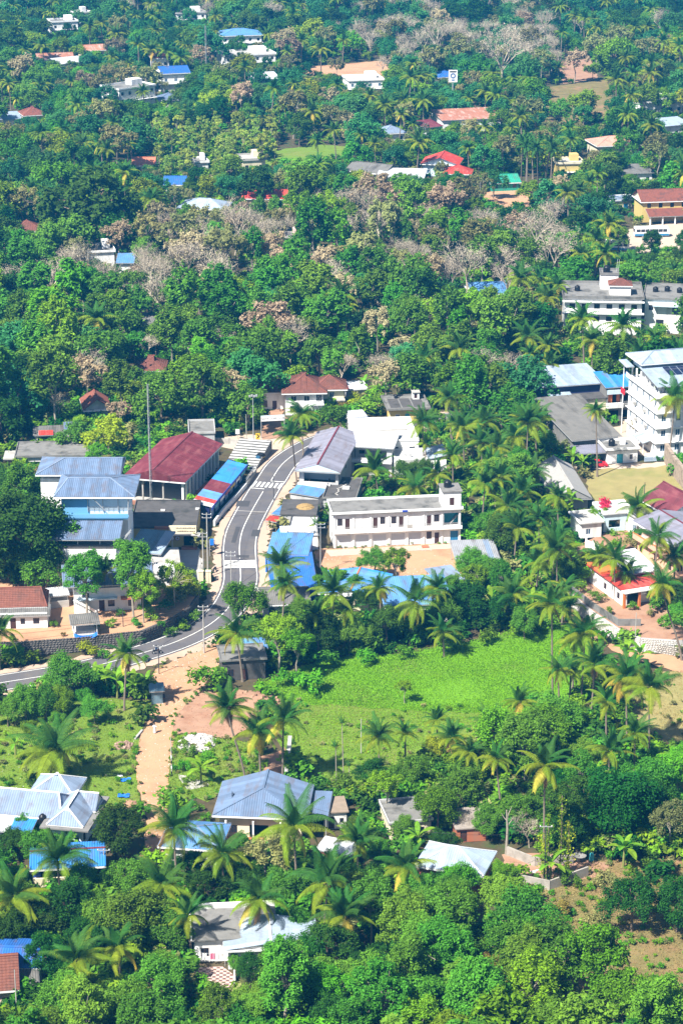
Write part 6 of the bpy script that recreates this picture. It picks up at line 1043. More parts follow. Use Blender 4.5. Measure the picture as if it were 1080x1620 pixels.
# what is past three hundred of a kind: one instancer per kind
def joined(a, b_, lift=None):
    V = [tuple(v.co) for v in a.vertices]; o = len(V); V += [tuple(v.co + (lift or Vector())) for v in b_.vertices]; Fc = [tuple(p.vertices) for p in a.polygons]; na = len(Fc); Fc += [tuple(i + o for i in p.vertices) for p in b_.polygons]
    me = bpy.data.meshes.new('proto'); me.from_pydata(V, [], Fc); ms = list(a.materials) + list(b_.materials); off = len(a.materials)
    for m in ms: me.materials.append(m)
    me.polygons.foreach_set('material_index', [p.material_index for p in a.polygons] + [p.material_index + off for p in b_.polygons]); return me
def instancer(name, label, cat, pts, protos):
    """pts: (x, y, z, rotation, scale, index)"""
    pc = bpy.data.collections.new(name + '_kinds')
    for i, me in enumerate(protos): pc.objects.link(bpy.data.objects.new('%s_kind_%02d' % (name, i), me))
    me = bpy.data.meshes.new(name); me.from_pydata([p[:3] for p in pts], [], [])
    for nm, tp, k in (('turn', 'FLOAT', 3), ('size', 'FLOAT', 4), ('pick', 'INT', 5)): at = me.attributes.new(nm, tp, 'POINT'); at.data.foreach_set('value', [p[k] for p in pts])
    o = ob(name, me); ng = bpy.data.node_groups.new(name, 'GeometryNodeTree'); ng.interface.new_socket('Geometry', in_out='INPUT', socket_type='NodeSocketGeometry'); ng.interface.new_socket('Geometry', in_out='OUTPUT', socket_type='NodeSocketGeometry')
    N = ng.nodes.new; L = ng.links.new; gi, go = N('NodeGroupInput'), N('NodeGroupOutput'); ip = N('GeometryNodeInstanceOnPoints'); ci = N('GeometryNodeCollectionInfo'); ci.inputs[0].default_value = pc; ci.inputs[1].default_value = True; ci.inputs[2].default_value = True
    def attr(nm, tp): a = N('GeometryNodeInputNamedAttribute'); a.data_type = tp; a.inputs[0].default_value = nm; return a.outputs[0]
    cx_ = N('ShaderNodeCombineXYZ'); L(attr('turn', 'FLOAT'), cx_.inputs[2]); L(gi.outputs[0], ip.inputs['Points']); L(ci.outputs[0], ip.inputs['Instance']); ip.inputs['Pick Instance'].default_value = True; L(attr('pick', 'INT'), ip.inputs['Instance Index']); L(cx_.outputs[0], ip.inputs['Rotation']); L(attr('size', 'FLOAT'), ip.inputs['Scale']); L(ip.outputs[0], go.inputs[0])
    md = o.modifiers.new('plants', 'NODES'); md.node_group = ng; tag(o, label, cat, kind='stuff'); return o
PL = {'leafy_tree': 'mass of slender green trees filling the far wood', 'broad_tree': 'mass of broad bluish green crowns filling the hazy distance', 'dense_tree': 'mass of dense dark crowns in the distance', 'sparse_tree': 'mass of sparse olive trees in the distance', 'leafless_tree': 'mass of leafless grey trees in the distance', 'coconut_palm': 'mass of small coconut palms in the hazy distance', 'sapling': 'mass of thin saplings in the light green grove', 'dry_tree': 'dry tan crowns mixed into the far wood', 'yellow_green_tree': 'yellow-green crowns mixed into the far wood', 'brown_tree': 'brownish crowns mixed into the far wood'}
for n, L_ in rest.items():
    tys = sorted({t for *_, t, s in L_}); protos = []; first = {}
    for t in tys:
        first[t] = len(protos)
        for v in range(3):
            if t == 'palm': protos.append(joined(FTRUNK[v], FARP[v], FTRUNK[v].vertices[-1].co))
            elif t == 'bare': protos.append(joined(*bare(1, v)))
            else:
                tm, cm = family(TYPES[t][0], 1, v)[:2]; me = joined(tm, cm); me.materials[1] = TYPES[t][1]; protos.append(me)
    instancer('distant_' + n + 's', PL[n], 'trees', [(x, y, 0, pr.uniform(0, 6.28), s, first[t] + pr.randrange(3)) for x, y, t, s in L_], protos)
bp = []
for m in (L_mid, L_bri, L_dark, L_oli):
    for v in range(2): me = bush_mesh(v, 1).copy(); me.materials.clear(); me.materials.append(m); bp.append(me)
more = [(x + pr.uniform(-3.5, 3.5), y + pr.uniform(-3.5, 3.5)) for x, y, *_ in chosen for k in range(4 if y < 560 else 2)]
ug = []
for Z, n_ in (([(470, 1245), (640, 1215), (830, 1130), (900, 1120), (1090, 1200), (1090, 1372), (960, 1362), (900, 1345), (800, 1325), (640, 1300), (570, 1330), (560, 1250)], 620), ([(-20, 1395), (640, 1395), (640, 1480), (560, 1490), (440, 1520), (290, 1530), (-20, 1500)], 380), ([(700, 700), (880, 640), (870, 800), (920, 860), (880, 985), (740, 1010), (700, 930), (800, 880)], 420), ([(-20, 1520), (290, 1530), (450, 1620), (-20, 1640)], 200), ([(345, 1010), (520, 960), (720, 940), (740, 1000), (640, 1030), (440, 1070)], 170), ([(-20, 1045), (140, 1050), (200, 1080), (230, 1110), (120, 1130), (-20, 1150)], 200), ([(-20, 640), (1100, 640), (1100, 900), (-20, 900)], 1500), ([(-20, 900), (1100, 900), (1100, 1400), (-20, 1400)], 900), ([(120, 670), (345, 688), (335, 706), (200, 745), (30, 765), (20, 735)], 260), ([(735, 780), (700, 760), (560, 780), (560, 800), (740, 850)], 120)):
    Zw = [G(*q) for q in Z]; xs = [q.x for q in Zw]; ys = [q.y for q in Zw]; Zw = [(q.x, q.y) for q in Zw]; k = 0; tries = 0
    while k < n_ and tries < 20000:
        x, y = pr.uniform(min(xs), max(xs)), pr.uniform(min(ys), max(ys)); tries += 1
        if in_poly(x, y, Zw): under.append((x, y)); k += 1
for x, y in under + more:
    bx, by = PX((x, y, 0))
    if any(a <= x <= c and b_ <= y <= d and in_poly(x, y, F) for a, b_, c, d, F in FB): continue
    ug.append((x, y, 0, pr.uniform(0, 6.28), pr.uniform(.45, 1.6) if y < 520 else pr.uniform(.7, 1.9), pr.choices(range(8), (4, 4, 3, 3, 3, 3, 1, 1))[0]))
instancer('undergrowth', 'low leafy undergrowth beneath the trees', 'undergrowth', ug, bp)
wd = []
for poly, n_ in ((leftP, 260), (lawnP, 130), (strip, 170), (slopeP, 420), (dryP, 40)):
    xs = [q[0] for q in poly]; ys = [q[1] for q in poly]; k = 0
    while k < n_:
        x, y = pr.uniform(min(xs), max(xs)), pr.uniform(min(ys), max(ys))
        if in_poly(x, y, poly): wd.append((x, y, 0, pr.uniform(0, 6.28), pr.uniform(.08, .42) ** 1.0, pr.choices(range(8), (2, 2, 5, 5, 0, 0, 2, 2))[0])); k += 1
instancer('plot_weeds', 'scattered weed clumps on the open grassy plots', 'weeds', wd, bp)
yb_ = random.Random(21)
for (x, y, r, m_, zz) in [(85, 985, 8, L_mid, TL), (140, 965, 8, L_bri, TL), (150, 990, 9, L_mid, TL), (176, 985, 10, L_bri, TL), (190, 968, 8, L_mid, TL), (215, 985, 10, L_mid, TL), (240, 975, 13, L_bri, TL), (262, 960, 14, L_mid, TL), (255, 985, 8, L_bri, TL), (282, 950, 12, L_oli, TL), (245, 945, 10, L_mid, TL), (100, 1000, 5, L_bro, TL), (20, 1008, 8, L_mid, TL), (55, 960, 7, L_mid, TL),
  (905, 905, 16, L_mid, TR), (925, 915, 18, L_bri, TR), (945, 945, 13, L_mid, TR), (930, 890, 18, L_yel, TR), (955, 880, 16, L_mid, TR), (975, 872, 16, L_bri, TR), (995, 865, 16, L_oli, TR), (915, 930, 14, L_bri, TR), (1020, 940, 16, L_mid, TR), (1040, 960, 18, L_mid, TR), (1060, 950, 20, L_dark, TR), (1050, 985, 12, L_bri, TR), (1074, 985, 16, L_mid, TR), (960, 965, 9, L_mid, TR), (1005, 850, 14, L_mid, TR), (900, 885, 16, L_mid, TR), (1040, 920, 14, L_dark, TR), (1000, 958, 9, L_bri, TR), (985, 888, 12, L_yel, TR), (1028, 968, 8, L_oli, TR)]: bush(x, y, r, m_, zz)
# marsh weed and grass
def scatter(name, label, poly, n, m, size, h, seed, asp=.5, upn=.6, avoid=(), hole=True):
    rng = np.random.default_rng(seed); xs = [p[0] for p in poly]; ys = [p[1] for p in poly]; P = []
    while len(P) < n:
        x, y = rng.uniform(min(xs), max(xs)), rng.uniform(min(ys), max(ys))
        if hole and math.sin(x * .17 + 2.1 * math.sin(y * .11)) * math.sin(y * .19 + 1.7 * math.sin(x * .13)) > .3 + .4 * rng.random() and rng.random() < .6: continue
        if in_poly(x, y, poly) and not any(in_poly(x, y, a) for a in avoid): P.append((x, y, .06 + h * rng.random() * (.55 + .45 * math.sin(x * .31 + 1.3 * math.sin(y * .23)) * math.sin(y * .27))))
    v, f = leaf_quads(np.array(P), rng.normal(size=(n, 3)) * .7 + np.array([0, 0, upn]), size, rng, asp); o = ob(name, arr_mesh(name, v, f, [m])); return tag(o, label, 'grass', kind='stuff')
scatter('marsh_weeds', 'bright green leafy weeds covering the marsh field', marshP, 60000, weed, .125, .7, 1)
scatter('meadow_weeds', 'leafy weeds spreading from the marsh into the meadow', lawnP, 9000, weed, .12, .35, 12)
scatter('meadow_grass', 'short grass over the meadow below the marsh', lawnP, 16000, grassm, .13, .28, 2, .25, .1)
scatter('plot_grass', 'rough grass on the plot left of the dirt track', leftP, 16000, grassm, .14, .3, 3, .25, .1)
scatter('verge_grass', 'grass on the verge right of the dirt track', strip, 6000, grassm, .15, .4, 4, .3, .2, [FOOT[i] for i in ()])
scatter('slope_grass', 'dry grass tufts on the slope at the bottom right', slopeP, 15000, drygrassm, .15, .35, 5, .25, .1)
scatter('dry_meadow_grass', 'dry grass on the meadow at the right edge', dryP, 4000, drygrassm, .14, .25, 6, .25, .1)
for nm, lb, poly, n_, m_ in (('track_litter', 'small stones and litter on the dirt track', trackP, 900, stone), ('yard_litter', 'small stones on the red dirt yard', yardP, 600, redsoil), ('shop_yard_litter', 'small stones and litter on the yard before the white shops', shopyardP, 700, stone), ('plot_litter', 'litter and stones on the left plot', leftP, 260, stone)): tag(scatter(nm, lb, poly, n_, m_, .09, .05, 31, .7, .5), lb, 'litter')
for poly, e in ((trackP, 1.6), (yardP, 1.2), (shopyardP, 1.0)):
    ed = []; 
    for i in range(len(poly)):
        a, b_ = poly[i], poly[(i + 1) % len(poly)]
        for k in range(pr.choice((0, 0, 1, 3))): t = pr.random(); ed.append((a[0] + (b_[0] - a[0]) * t + pr.gauss(0, .35 * e), a[1] + (b_[1] - a[1]) * t + pr.gauss(0, .35 * e), 0, pr.uniform(0, 6.28), pr.uniform(.06, .26), pr.choices(range(8), (2, 2, 4, 4, 0, 0, 3, 3))[0]))
    instancer('edge_weeds', 'weeds creeping over the edge of the bare ground', 'weeds', ed, bp)
# labels of the plants: size, kind, side and nearest landmark
by = {}
for T, ty, x, y in PLANTS:
    n, lx, ly = min(LAND, key=lambda l: (l[1] - x) ** 2 + ((l[2] - y) * 1.15) ** 2); dx, dy = x - lx, y - ly
    rel = ('left of' if dx < 0 else 'right of') if abs(dx) > abs(dy) * 1.1 else ('behind' if dy < 0 else 'in front of')
    by.setdefault((DESC[ty], rel, n), []).append((dx * dx + dy * dy, T))
ORD = ['nearest', 'second nearest', 'third nearest', 'fourth nearest', 'fifth nearest', 'sixth nearest']
def size_of(T):
    if T.scale[0] == 1.0 and T.children: return max((v.co.z for c in T.children if c.name.startswith('trunk') for v in c.data.vertices), default=8) / 10
    return T.scale[0]
for (dsc, rel, n), L_ in by.items():
    L_.sort(key=lambda q: q[0]); parts = [('', L_)]
    if len(L_) > 6:
        z = sorted(size_of(T) for _, T in L_); lo, hi = z[len(z) // 3], z[2 * len(z) // 3]; parts = [(w, [q for q in L_ if (w == 'small ' and size_of(q[1]) < lo) or (w == 'large ' and size_of(q[1]) > hi) or (w == 'middling ' and lo <= size_of(q[1]) <= hi)]) for w in ('small ', 'middling ', 'large ')]
    for w, Q in parts:
        for i, (_, T) in enumerate(Q):
            lab = '%s%s %s %s' % (w, dsc, rel, n)
            if 1 < len(Q) <= 6: lab = ORD[i] + ' ' + lab
            elif len(Q) > 6: lab = '%s%s in stand %s %s' % (w, dsc, rel, n)
            T['label'] = ' '.join(lab.split()[:16]); T['group'] = dsc + 's ' + rel + ' ' + n
print('PLANTS', len(PLANTS), cnt, {k: len(v) for k, v in rest.items()}, 'under', len(ug))
HAZE = 0.00016
# ---------------------------------------------------------------- small things
def pole(px, py, h, label, name='utility_pole', arms=2, m=None, r=.13, z=0, lean=0, lamp=False):
    P = G(px, py, z); T = empty(name, P, 0, label, 'pole'); MB().tube([(0, 0, -.4), (lean, 0, h)], [r, r * .65], 8, m or lightcon).build('shaft', None, T)
    for i in range(arms):
        zz = h - .35 - .7 * i; MB().box(-.9, -.05, zz, .9, .05, zz + .1, steel).build('crossarm', None, T)
        for x in (-.8, 0, .8): MB().lathe([(.05, 0), (.08, .08), (.05, .16), (.01, .2)], (x, 0, zz + .1), 6, whitep).build('insulator', None, T)
    return T, P
poles = {}
for k, a in dict(a=(323, 1033, 9.0, 'tall concrete utility pole at the outer edge of the road bend'), b=(252, 1066, 5.4, 'short dark pole beside the motorcycle on the road'), c=(329, 905, 12.0, 'concrete pole with crossarms, right one of the pair left of the road'), d=(322, 916, 9.5, 'concrete pole with crossarms, left one of the pair left of the road'), e=(433, 792, 5.5, 'thin dark pole at the right edge of the zebra crossing'), f=(366, 935, 8.0, 'thin pole behind the tree over the road'), g=(507, 905, 10.0, 'pale slim pole between the blue shop roof and the dirt yard'), h=(571, 1192, 6.0, 'pale bare pole standing in the meadow beside a palm'), i=(860, 1400, 9.5, 'dark slim pole at the farmyard wall corner'), j=(166, 1392, 5.0, 'weathered pole at the right end of the bright blue shed'), k=(1018, 792, 4.0, 'short dark post standing on the dry lawn'), l=(272, 1226, 6.4, 'black and white banded pole beside the dirt track'), m=(1003, 1028, 7.0, 'slim grey pole in front of the white stone wall'), n=(390, 700, 6.6, 'thin grey pole at the left of the floodlight pole'), o=(758, 332, 9.0, 'slim pale pole beside the brown roof clearing'), p=(655, 172, 11.0, 'slim pole in the hazy distance near the bare earth'), q=(196, 1012, 6.0, 'dark pole on the yard edge below the white house'), r=(28, 1616, 7.5, 'grey pole at the bottom left corner house')).items():
    poles[k] = pole(*a, arms=2 if k in 'acdfg' else (1 if k in 'bij' else 0), r=.15 if k in 'acd' else .09, m=mat('dark_pole', (.05, .05, .06), .7) if k in 'beikq' else None)
# banded paint on the trackside pole
for i in range(4): MB().tube([(0, 0, .2 + i * .9), (0, 0, .65 + i * .9)], .105, 8, black if i % 2 == 0 else whitep).build('band', None, poles['l'][0])
# lattice mast by the hall, floodlight pole, sign pole, radio tower
def lattice(px, py, h, w0, w1, label, m=None, guy=True):
    P = G(px, py); T = empty('lattice_mast', P, R_(20), label, 'mast'); n = int(h / 1.6)
    for j in range(3): a = j * 2.094; MB().tube([(w0 * math.cos(a), w0 * math.sin(a), 0), (w1 * math.cos(a), w1 * math.sin(a), h)], .05, 4, m or steel).build('leg', None, T)
    mb = MB()
    for k in range(n):
        for j in range(3):
            a0, a1 = j * 2.094, (j + 1) * 2.094; r0 = w0 + (w1 - w0) * k / n; r1 = w0 + (w1 - w0) * (k + 1) / n; mb.bar((r0 * math.cos(a0), r0 * math.sin(a0), h * k / n), (r1 * math.cos(a1), r1 * math.sin(a1), h * (k + 1) / n), .04, .04, m or steel); mb.bar((r0 * math.cos(a0), r0 * math.sin(a0), h * k / n), (r0 * math.cos(a1), r0 * math.sin(a1), h * k / n), .04, .04, m or steel)
    mb.build('bracing', None, T); return T
lattice(240, 812, 27.5, .28, .18, 'thin guyed lattice mast standing in front of the maroon hall'); lattice(327, 132, 24, .5, .3, 'thin lattice mast above the bright blue roof in the distance')
T = lattice(672, 252, 13, 1.4, 1.0, 'ivy-grown lattice tower left of the big red gable roof'); rng = np.random.default_rng(8); z = rng.uniform(0, 12.5, 700); a = rng.uniform(0, 6.28, 700); v, f = leaf_quads(np.stack([1.2 * np.cos(a), 1.2 * np.sin(a), z], 1), rng.normal(size=(700, 3)), .28, rng); ob('ivy', arr_mesh('ivy', v, f, [L_dark]), T)
T, P = pole(401, 703, 11.2, 'tall floodlight pole with a cluster of lamps at the forecourt', 'floodlight_pole', 0, steel, .12)
for i in range(4): MB().box(-.9 + i * .5, -.25, 11.0 + .15 * (i % 2), -.5 + i * .5, .2, 11.4 + .15 * (i % 2), steel).build('lamp_head', None, T)
T, P = pole(715, 182, 17, 'tall pole carrying a white square sign above the brown roof', 'sign_pole', 0, steel, .3); MB().box(-1.7, -.4, 12.8, 1.7, .4, 17.4, whitep).build('sign_board', None, T); MB().box(-1.3, -.46, 16.6, 1.3, -.405, 17.1, black).build('sign_header', None, T); MB().lathe([(.55, -.05), (1.05, -.05), (1.05, 0), (.55, 0)], (0, -.42, 15.3), 16, mat('sign_ring', (.1, .15, .3), .6), 'y').build('sign_emblem', None, T); MB().box(-.5, -.46, 13.4, .6, -.405, 13.9, mat('sign_ring', (.1, .15, .3))).build('sign_text', None, T)
# gate sign over the red lane
A, B_ = G(413.5, 693), G(450, 691); T = empty('gate_sign', A, math.atan2(B_.y - A.y, B_.x - A.x), 'white gateway banner with black lettering over the red lane', 'sign'); Lg = (B_ - A).length
for x in (0, Lg): MB().tube([(x, 0, -.3), (x, 0, 5.2)], .08, 6, steel).build('post', None, T)
MB().box(-.1, -.06, 3.9, Lg + .1, .06, 5.1, whitep).build('banner', None, T); text('NOVA CORE CLUB', T, (Lg / 2, -.075, 4.45), (R_(90), 0, 0), .62, black); MB().box(-.1, -.08, 5.0, Lg + .1, .08, 5.2, paleblue).build('top_rail', None, T)
# road signs
P = G(408, 703); T = empty('road_sign', P, 0, 'yellow and black chevron sign beside the floodlight pole', 'sign'); MB().tube([(0, 0, -.2), (0, 0, 1.2)], .05, 6, steel).build('post', None, T); MB().box(-.45, -.04, 1.2, .45, .04, 2.6, yellp).build('plate', None, T); MB().poly([(-.3, -.05, 1.4), (.1, -.05, 1.9), (-.3, -.05, 2.4), (0, -.05, 2.4), (.4, -.05, 1.9), (0, -.05, 1.4)], black).build('chevron', None, T)
P = G(376, 694); T = empty('notice_board', P, 0, 'small white notice board behind the stepped seating', 'sign'); MB().tube([(0, 0, -.2), (0, 0, 1.2)], .05, 6, steel).build('post', None, T); MB().box(-.45, -.04, 1.1, .45, .04, 2.2, whitep).build('plate', None, T)
P = G(397, 712); T = empty('gate_pillar', P, 0, 'square white pillar at the right end of the stepped seating', 'pillar'); MB().box(-.45, -.45, -.2, .45, .45, 2.4, white).build('shaft', None, T); MB().box(-.55, -.55, 2.4, .55, .55, 2.55, white).build('cap', None, T)
for i, x in enumerate((318, 330)):
    P = G(x, 921); T = empty('gate_pillar', P, 0, ['left cream gate pillar beside the pair of poles', 'right cream gate pillar beside the pair of poles'][i], 'pillar'); MB().box(-.5, -.4, -.2, .5, .4, 2.2, cream).build('shaft', None, T); MB().box(-.56, -.46, 2.2, .56, .46, 2.34, cream).build('cap', None, T)
P = G(331, 880); T = empty('transformer_box', P, 0, 'blue box mounted on the pole beside the road', 'box'); MB().box(.2, -.3, 2.4, .95, .3, 3.5, bluetarp).build('case', None, T); MB().box(.05, -.05, .0, .2, .05, 3.4, steel).build('bracket', None, T)
P = G(1033, 730); T = empty('iron_gate', P, R_(8), 'pale blue iron gate beside the small white house', 'gate')
for i in range(2):
    mb = MB(); x0 = -2.1 + i * 2.15
    for k in range(9): mb.box(x0 + k * .25, -.03, .1, x0 + k * .25 + .06, .03, 1.9, paleblue)
    for z in (.1, 1.0, 1.9): mb.box(x0, -.04, z, x0 + 2.06, .04, z + .08, paleblue)
    mb.box(x0, -.015, .2, x0 + 2.06, .015, 1.0, metal_gb2); mb.build('gate_leaf', None, T)
# vehicles
def wheel(T, x, y, r, w, name='wheel'):
    o = MB().lathe([(r * .55, -w / 2), (r * .95, -w / 2), (r, -w / 4), (r, w / 4), (r * .95, w / 2), (r * .55, w / 2)], (0, 0, 0), 14, tyre, 'y').build(name, None, T); o.location = (x, y, r); MB().lathe([(.01, -w * .45), (r * .58, -w * .5), (r * .58, w * .5), (.01, w * .45)], (0, 0, 0), 10, steel, 'y').build('rim', None, o)
def profile(pts, w, m, tuck=0., n=1):
    """side profile (x, z) extruded across y with the top drawn in"""
    mb = MB(); zs = [p[1] for p in pts]; z1 = max(zs); z0 = min(zs); L = [(x, -(w / 2) * (1 - tuck * ((z - z0) / (z1 - z0)) ** 2), z) for x, z in pts]; Rr = [(x, -y, z) for x, y, z in L]
    mb.poly(L, m); mb.poly(Rr[::-1], m)
    for i in range(len(pts)): j = (i + 1) % len(pts); mb.poly([L[j], L[i], Rr[i], Rr[j]], m)
    return mb
def car(px, py, rot, paintm, label, z=0):
    T = empty('car', G(px, py, z), R_(rot), label, 'car'); T.location.z = z
    profile([(-2, .3), (2.0, .3), (2.05, .7), (1.9, .85), (1.0, .95), (-1.9, 1.0), (-2.05, .75)], 1.65, paintm, .05).build('body', None, T); profile([(1.0, .95), (.35, 1.42), (-1.0, 1.46), (-1.75, 1.0)], 1.55, glass, .2).build('windows', None, T); profile([(.38, 1.405), (.3, 1.46), (-1.0, 1.5), (-1.1, 1.43)], 1.3, paintm, .0).build('roof', None, T)
    for x in (-1.25, 1.3):
        for y in (-.72, .72): wheel(T, x, y, .3, .2)
    for y in (-.6, .6): MB().box(1.98, y - .2, .6, 2.06, y + .2, .78, whitep).build('headlight', None, T); MB().box(-2.07, y - .2, .65, -2.0, y + .2, .85, redp).build('tail_light', None, T)
    for y in (-.9, .9): MB().box(.75, y - .1, .95, .9, y + .1, 1.08, paintm).build('mirror', None, T)
car(945, 738, 5, redp, 'red car parked under the carport beside the dry lawn'); car(209, 886, 80, whitep, 'white car parked on the concrete deck below the blue building', 5.32)
car(941, 176, 0, redp, 'tiny red car') if False else car(472, 172, 5, redp, 'tiny red car on the lane in the hazy distance')
def bus(px, py, rot, label, band=bluep, L=10.5):
    T = empty('bus', G(px, py), R_(rot), label, 'bus'); h = L / 2; profile([(-h, .45), (h, .45), (h + .12, 1.2), (h, 2.7), (h - .3, 3.05), (-h + .2, 3.05), (-h, 2.8)], 2.45, whitep, .06).build('body', None, T); 
    for s in (-1, 1):
        mb = MB(); mb.box(-h - .01, min(s * 1.23, s * 1.25), .5, h, max(s * 1.23, s * 1.25), 1.1, band); mb.build('colour_band', None, T)
        for i in range(7): x = -h + .5 + i * (L - 1) / 7; MB().box(x, min(s * 1.18, s * 1.235), 1.65, x + (L - 1) / 7 - .15, max(s * 1.18, s * 1.235), 2.5, glass).build('window', None, T)
        for x in (-h + 2.4, h - 2): wheel(T, x, s * 1.08, .48, .3)
    for q, x in (('windscreen', h + .03), ('rear_window', -h - .04)): MB().box(x - .02, -1.05, 1.5, x + .1, 1.05, 2.5, glass).build(q, None, T)
    for y in (-.9, .9): MB().box(h + .05, y - .18, .8, h + .16, y + .18, 1.02, lightcon).build('headlight', None, T)
bus(1029, 374, 4, 'white bus with blue lower band parked below the yellow block'); bus(966, 396, 170, 'white and blue bus half hidden behind palms left of the bus yard'); bus(690, 222, 35, 'white bus standing in front of the maroon shop'); FOOT.append([])
def autorickshaw(px, py, rot, label):
    T = empty('autorickshaw', G(px, py), R_(rot), label, 'autorickshaw'); profile([(-1.25, .35), (.9, .35), (1.3, .55), (1.25, .9), (.95, 1.0), (.8, .75), (.1, .7), (0, 1.0), (-1.25, 1.05)], 1.25, black, .05).build('body', None, T); profile([(-1.3, 1.04), (-.2, 1.0), (.85, 1.0), (.62, 1.72), (.3, 1.86), (-1.0, 1.84), (-1.3, 1.6)], 1.3, black, .15).build('canopy', None, T); profile([(.93, 1.0), (.98, 1.0), (.74, 1.68), (.69, 1.68)], 1.0, glassb).build('windscreen', None, T); profile([(-1.26, .95), (.0, .95), (.0, 1.06), (-1.26, 1.1)], 1.3, yellp).build('yellow_band', None, T); MB().box(1.24, -.14, .6, 1.36, .14, .82, whitep).build('headlight', None, T)
    for y in (-.3, .3): MB().box(-1.33, y - .14, 1.15, -1.28, y + .14, 1.55, glassb).build('rear_window', None, T)
    wheel(T, .95, 0, .25, .12); wheel(T, -.8, -.55, .25, .14); wheel(T, -.8, .55, .25, .14)
autorickshaw(411, 731, -118, 'black and yellow autorickshaw parked beside the road above the zebra crossing')
def motorbike(px, py, rot, label, rider=False, z=0):
    P = G(px, py); P.z = .08; T = empty('motorcycle', P, R_(rot), label, 'motorcycle'); wheel(T, .62, 0, .3, .1); wheel(T, -.62, 0, .3, .12); profile([(-.7, .7), (-.1, .55), (.3, .5), (.45, .8), (.2, .98), (-.1, .85), (-.75, .85)], .26, black).build('body', None, T); MB().tube([(.62, 0, .3), (.4, 0, .95)], .04, 6, steel).tube([(.38, -.33, 1.02), (.42, 0, .97), (.38, .33, 1.02)], .03, 6, steel).build('fork', None, T); MB().box(.42, -.1, .75, .56, .1, .95, whitep).build('headlight', None, T)
    return T
motorbike(249, 1035, 14, 'motorcycle riding on the main road behind the coconut palm'); motorbike(380, 782, 62, 'dark scooter parked in the shade of the blue shop row wall'); motorbike(362, 802, 62, 'second scooter parked further down in the shade of the shop row wall'); motorbike(340, 905, 70, 'motorcycle parked at the roadside near the pair of poles')
# people
def person(P, rot, label, top, bottom, sit=False, name='person'):
    T = empty(name, P, rot, label, 'person'); V = [(0, 0, .95), (0, 0, 1.2), (0, 0, 1.42), (0, .02, 1.52), (0, .04, 1.68), (-.2, 0, 1.4), (-.27, .02, 1.13), (-.24, .12, .88), (.2, 0, 1.4), (.27, -.02, 1.13), (.26, .08, .88), (-.1, 0, .9), (-.11, .06, .5), (-.11, .0, .07), (-.11, .14, .04), (.1, 0, .9), (.11, -.05, .5), (.11, -.14, .1), (.11, .0, .05)]
    if sit: V[11:] = [(-.1, 0, .9), (-.2, .42, .86), (-.2, .38, .42), (-.2, .5, .38), (.1, 0, .9), (.2, .42, .86), (.2, .38, .42), (.2, .5, .38)]; V[6], V[7], V[9], V[10] = (-.3, .2, 1.15), (-.3, .48, 1.08), (.3, .2, 1.15), (.3, .48, 1.08)
    E = [(0, 1), (1, 2), (2, 3), (3, 4), (2, 5), (5, 6), (6, 7), (2, 8), (8, 9), (9, 10), (0, 11), (11, 12), (12, 13), (13, 14), (0, 15), (15, 16), (16, 17), (17, 18)]
    Rr = [.14, .15, .15, .06, .1, .065, .05, .04, .065, .05, .04, .1, .07, .05, .04, .1, .07, .05, .04]; me = bpy.data.meshes.new('body'); me.from_pydata(V, E, []); me.materials.append(skin); o = ob('body', me, T); o.modifiers.new('skin', 'SKIN'); 
    for i, r in enumerate(Rr): me.skin_vertices[0].data[i].radius = (r, r)
    me.skin_vertices[0].data[0].use_root = True; o.modifiers.new('sub', 'SUBSURF').levels = 1; o.modifiers['sub'].render_levels = 1
    MB().lathe([(.2, .9), (.19, 1.1), (.22, 1.3), (.2, 1.43), (.08, 1.49)], (0, 0, 0), 12, top).tube([(-.19, 0, 1.4), Vector(V[6])], [.1, .085], 8, top).tube([(.19, 0, 1.4), Vector(V[9])], [.1, .085], 8, top).build('shirt', None, T, True); MB().lathe([(.12, 1.6), (.125, 1.7), (.1, 1.78), (.01, 1.82)], (0, .02, 0), 10, hair).build('hair', None, T, True)
    if sit: MB().tube([V[11], V[12], V[13]], [.12, .1, .08], 8, bottom).tube([V[15], V[16], V[17]], [.12, .1, .08], 8, bottom).build('trousers', None, T, True)
    else: MB().lathe([(.2, 1.0), (.22, .8), (.23, .45), (.26, .12)], (0, 0, 0), 12, bottom).build('wrap_skirt', None, T, True)
    return T
person(Vector((*G(245, 1160)[:2], .03)), R_(170), 'person in white shirt and white wrap walking down the dirt track', cloth, cloth)
bp_ = G(249, 1035); person(Vector((bp_.x - .15, bp_.y, -.02)), R_(14 - 90), 'rider in dark shirt sitting on the motorcycle on the road', mat('dark_shirt', (.03, .05, .1), .9), black, True)
# heaps, barrels, tarps
def heap(name, label, px, py, rx, ry, h, n, size, m, seed, cat):
    rr = random.Random(seed); P = G(px, py); mb = MB()
    for i in range(n):
        a, q = rr.uniform(0, 6.28), math.sqrt(rr.random()); x, y = rx * q * math.cos(a), ry * q * math.sin(a); z = h * (1 - q ** 1.5) * rr.uniform(.6, 1); s = size * rr.uniform(.5, 1.3); M_ = Matrix.Translation((x, y, z)) @ Matrix.Rotation(rr.uniform(0, 3), 4, Vector((rr.random(), rr.random(), rr.random()))); mb.box(-s, -s * .7, -s * .6, s, s * .7, s * .6, None, M_)
    if h > .4: mb.lathe([(rx * .95, -.05), (rx * .7, h * .35), (rx * .3, h * .75), (.01, h * .85)], (0, 0, 0), 14); o = mb.build(name, m); o.location = P; o.scale = (1, ry / rx, 1) if False else (1, 1, 1); return tag(o, label, cat, kind=None)
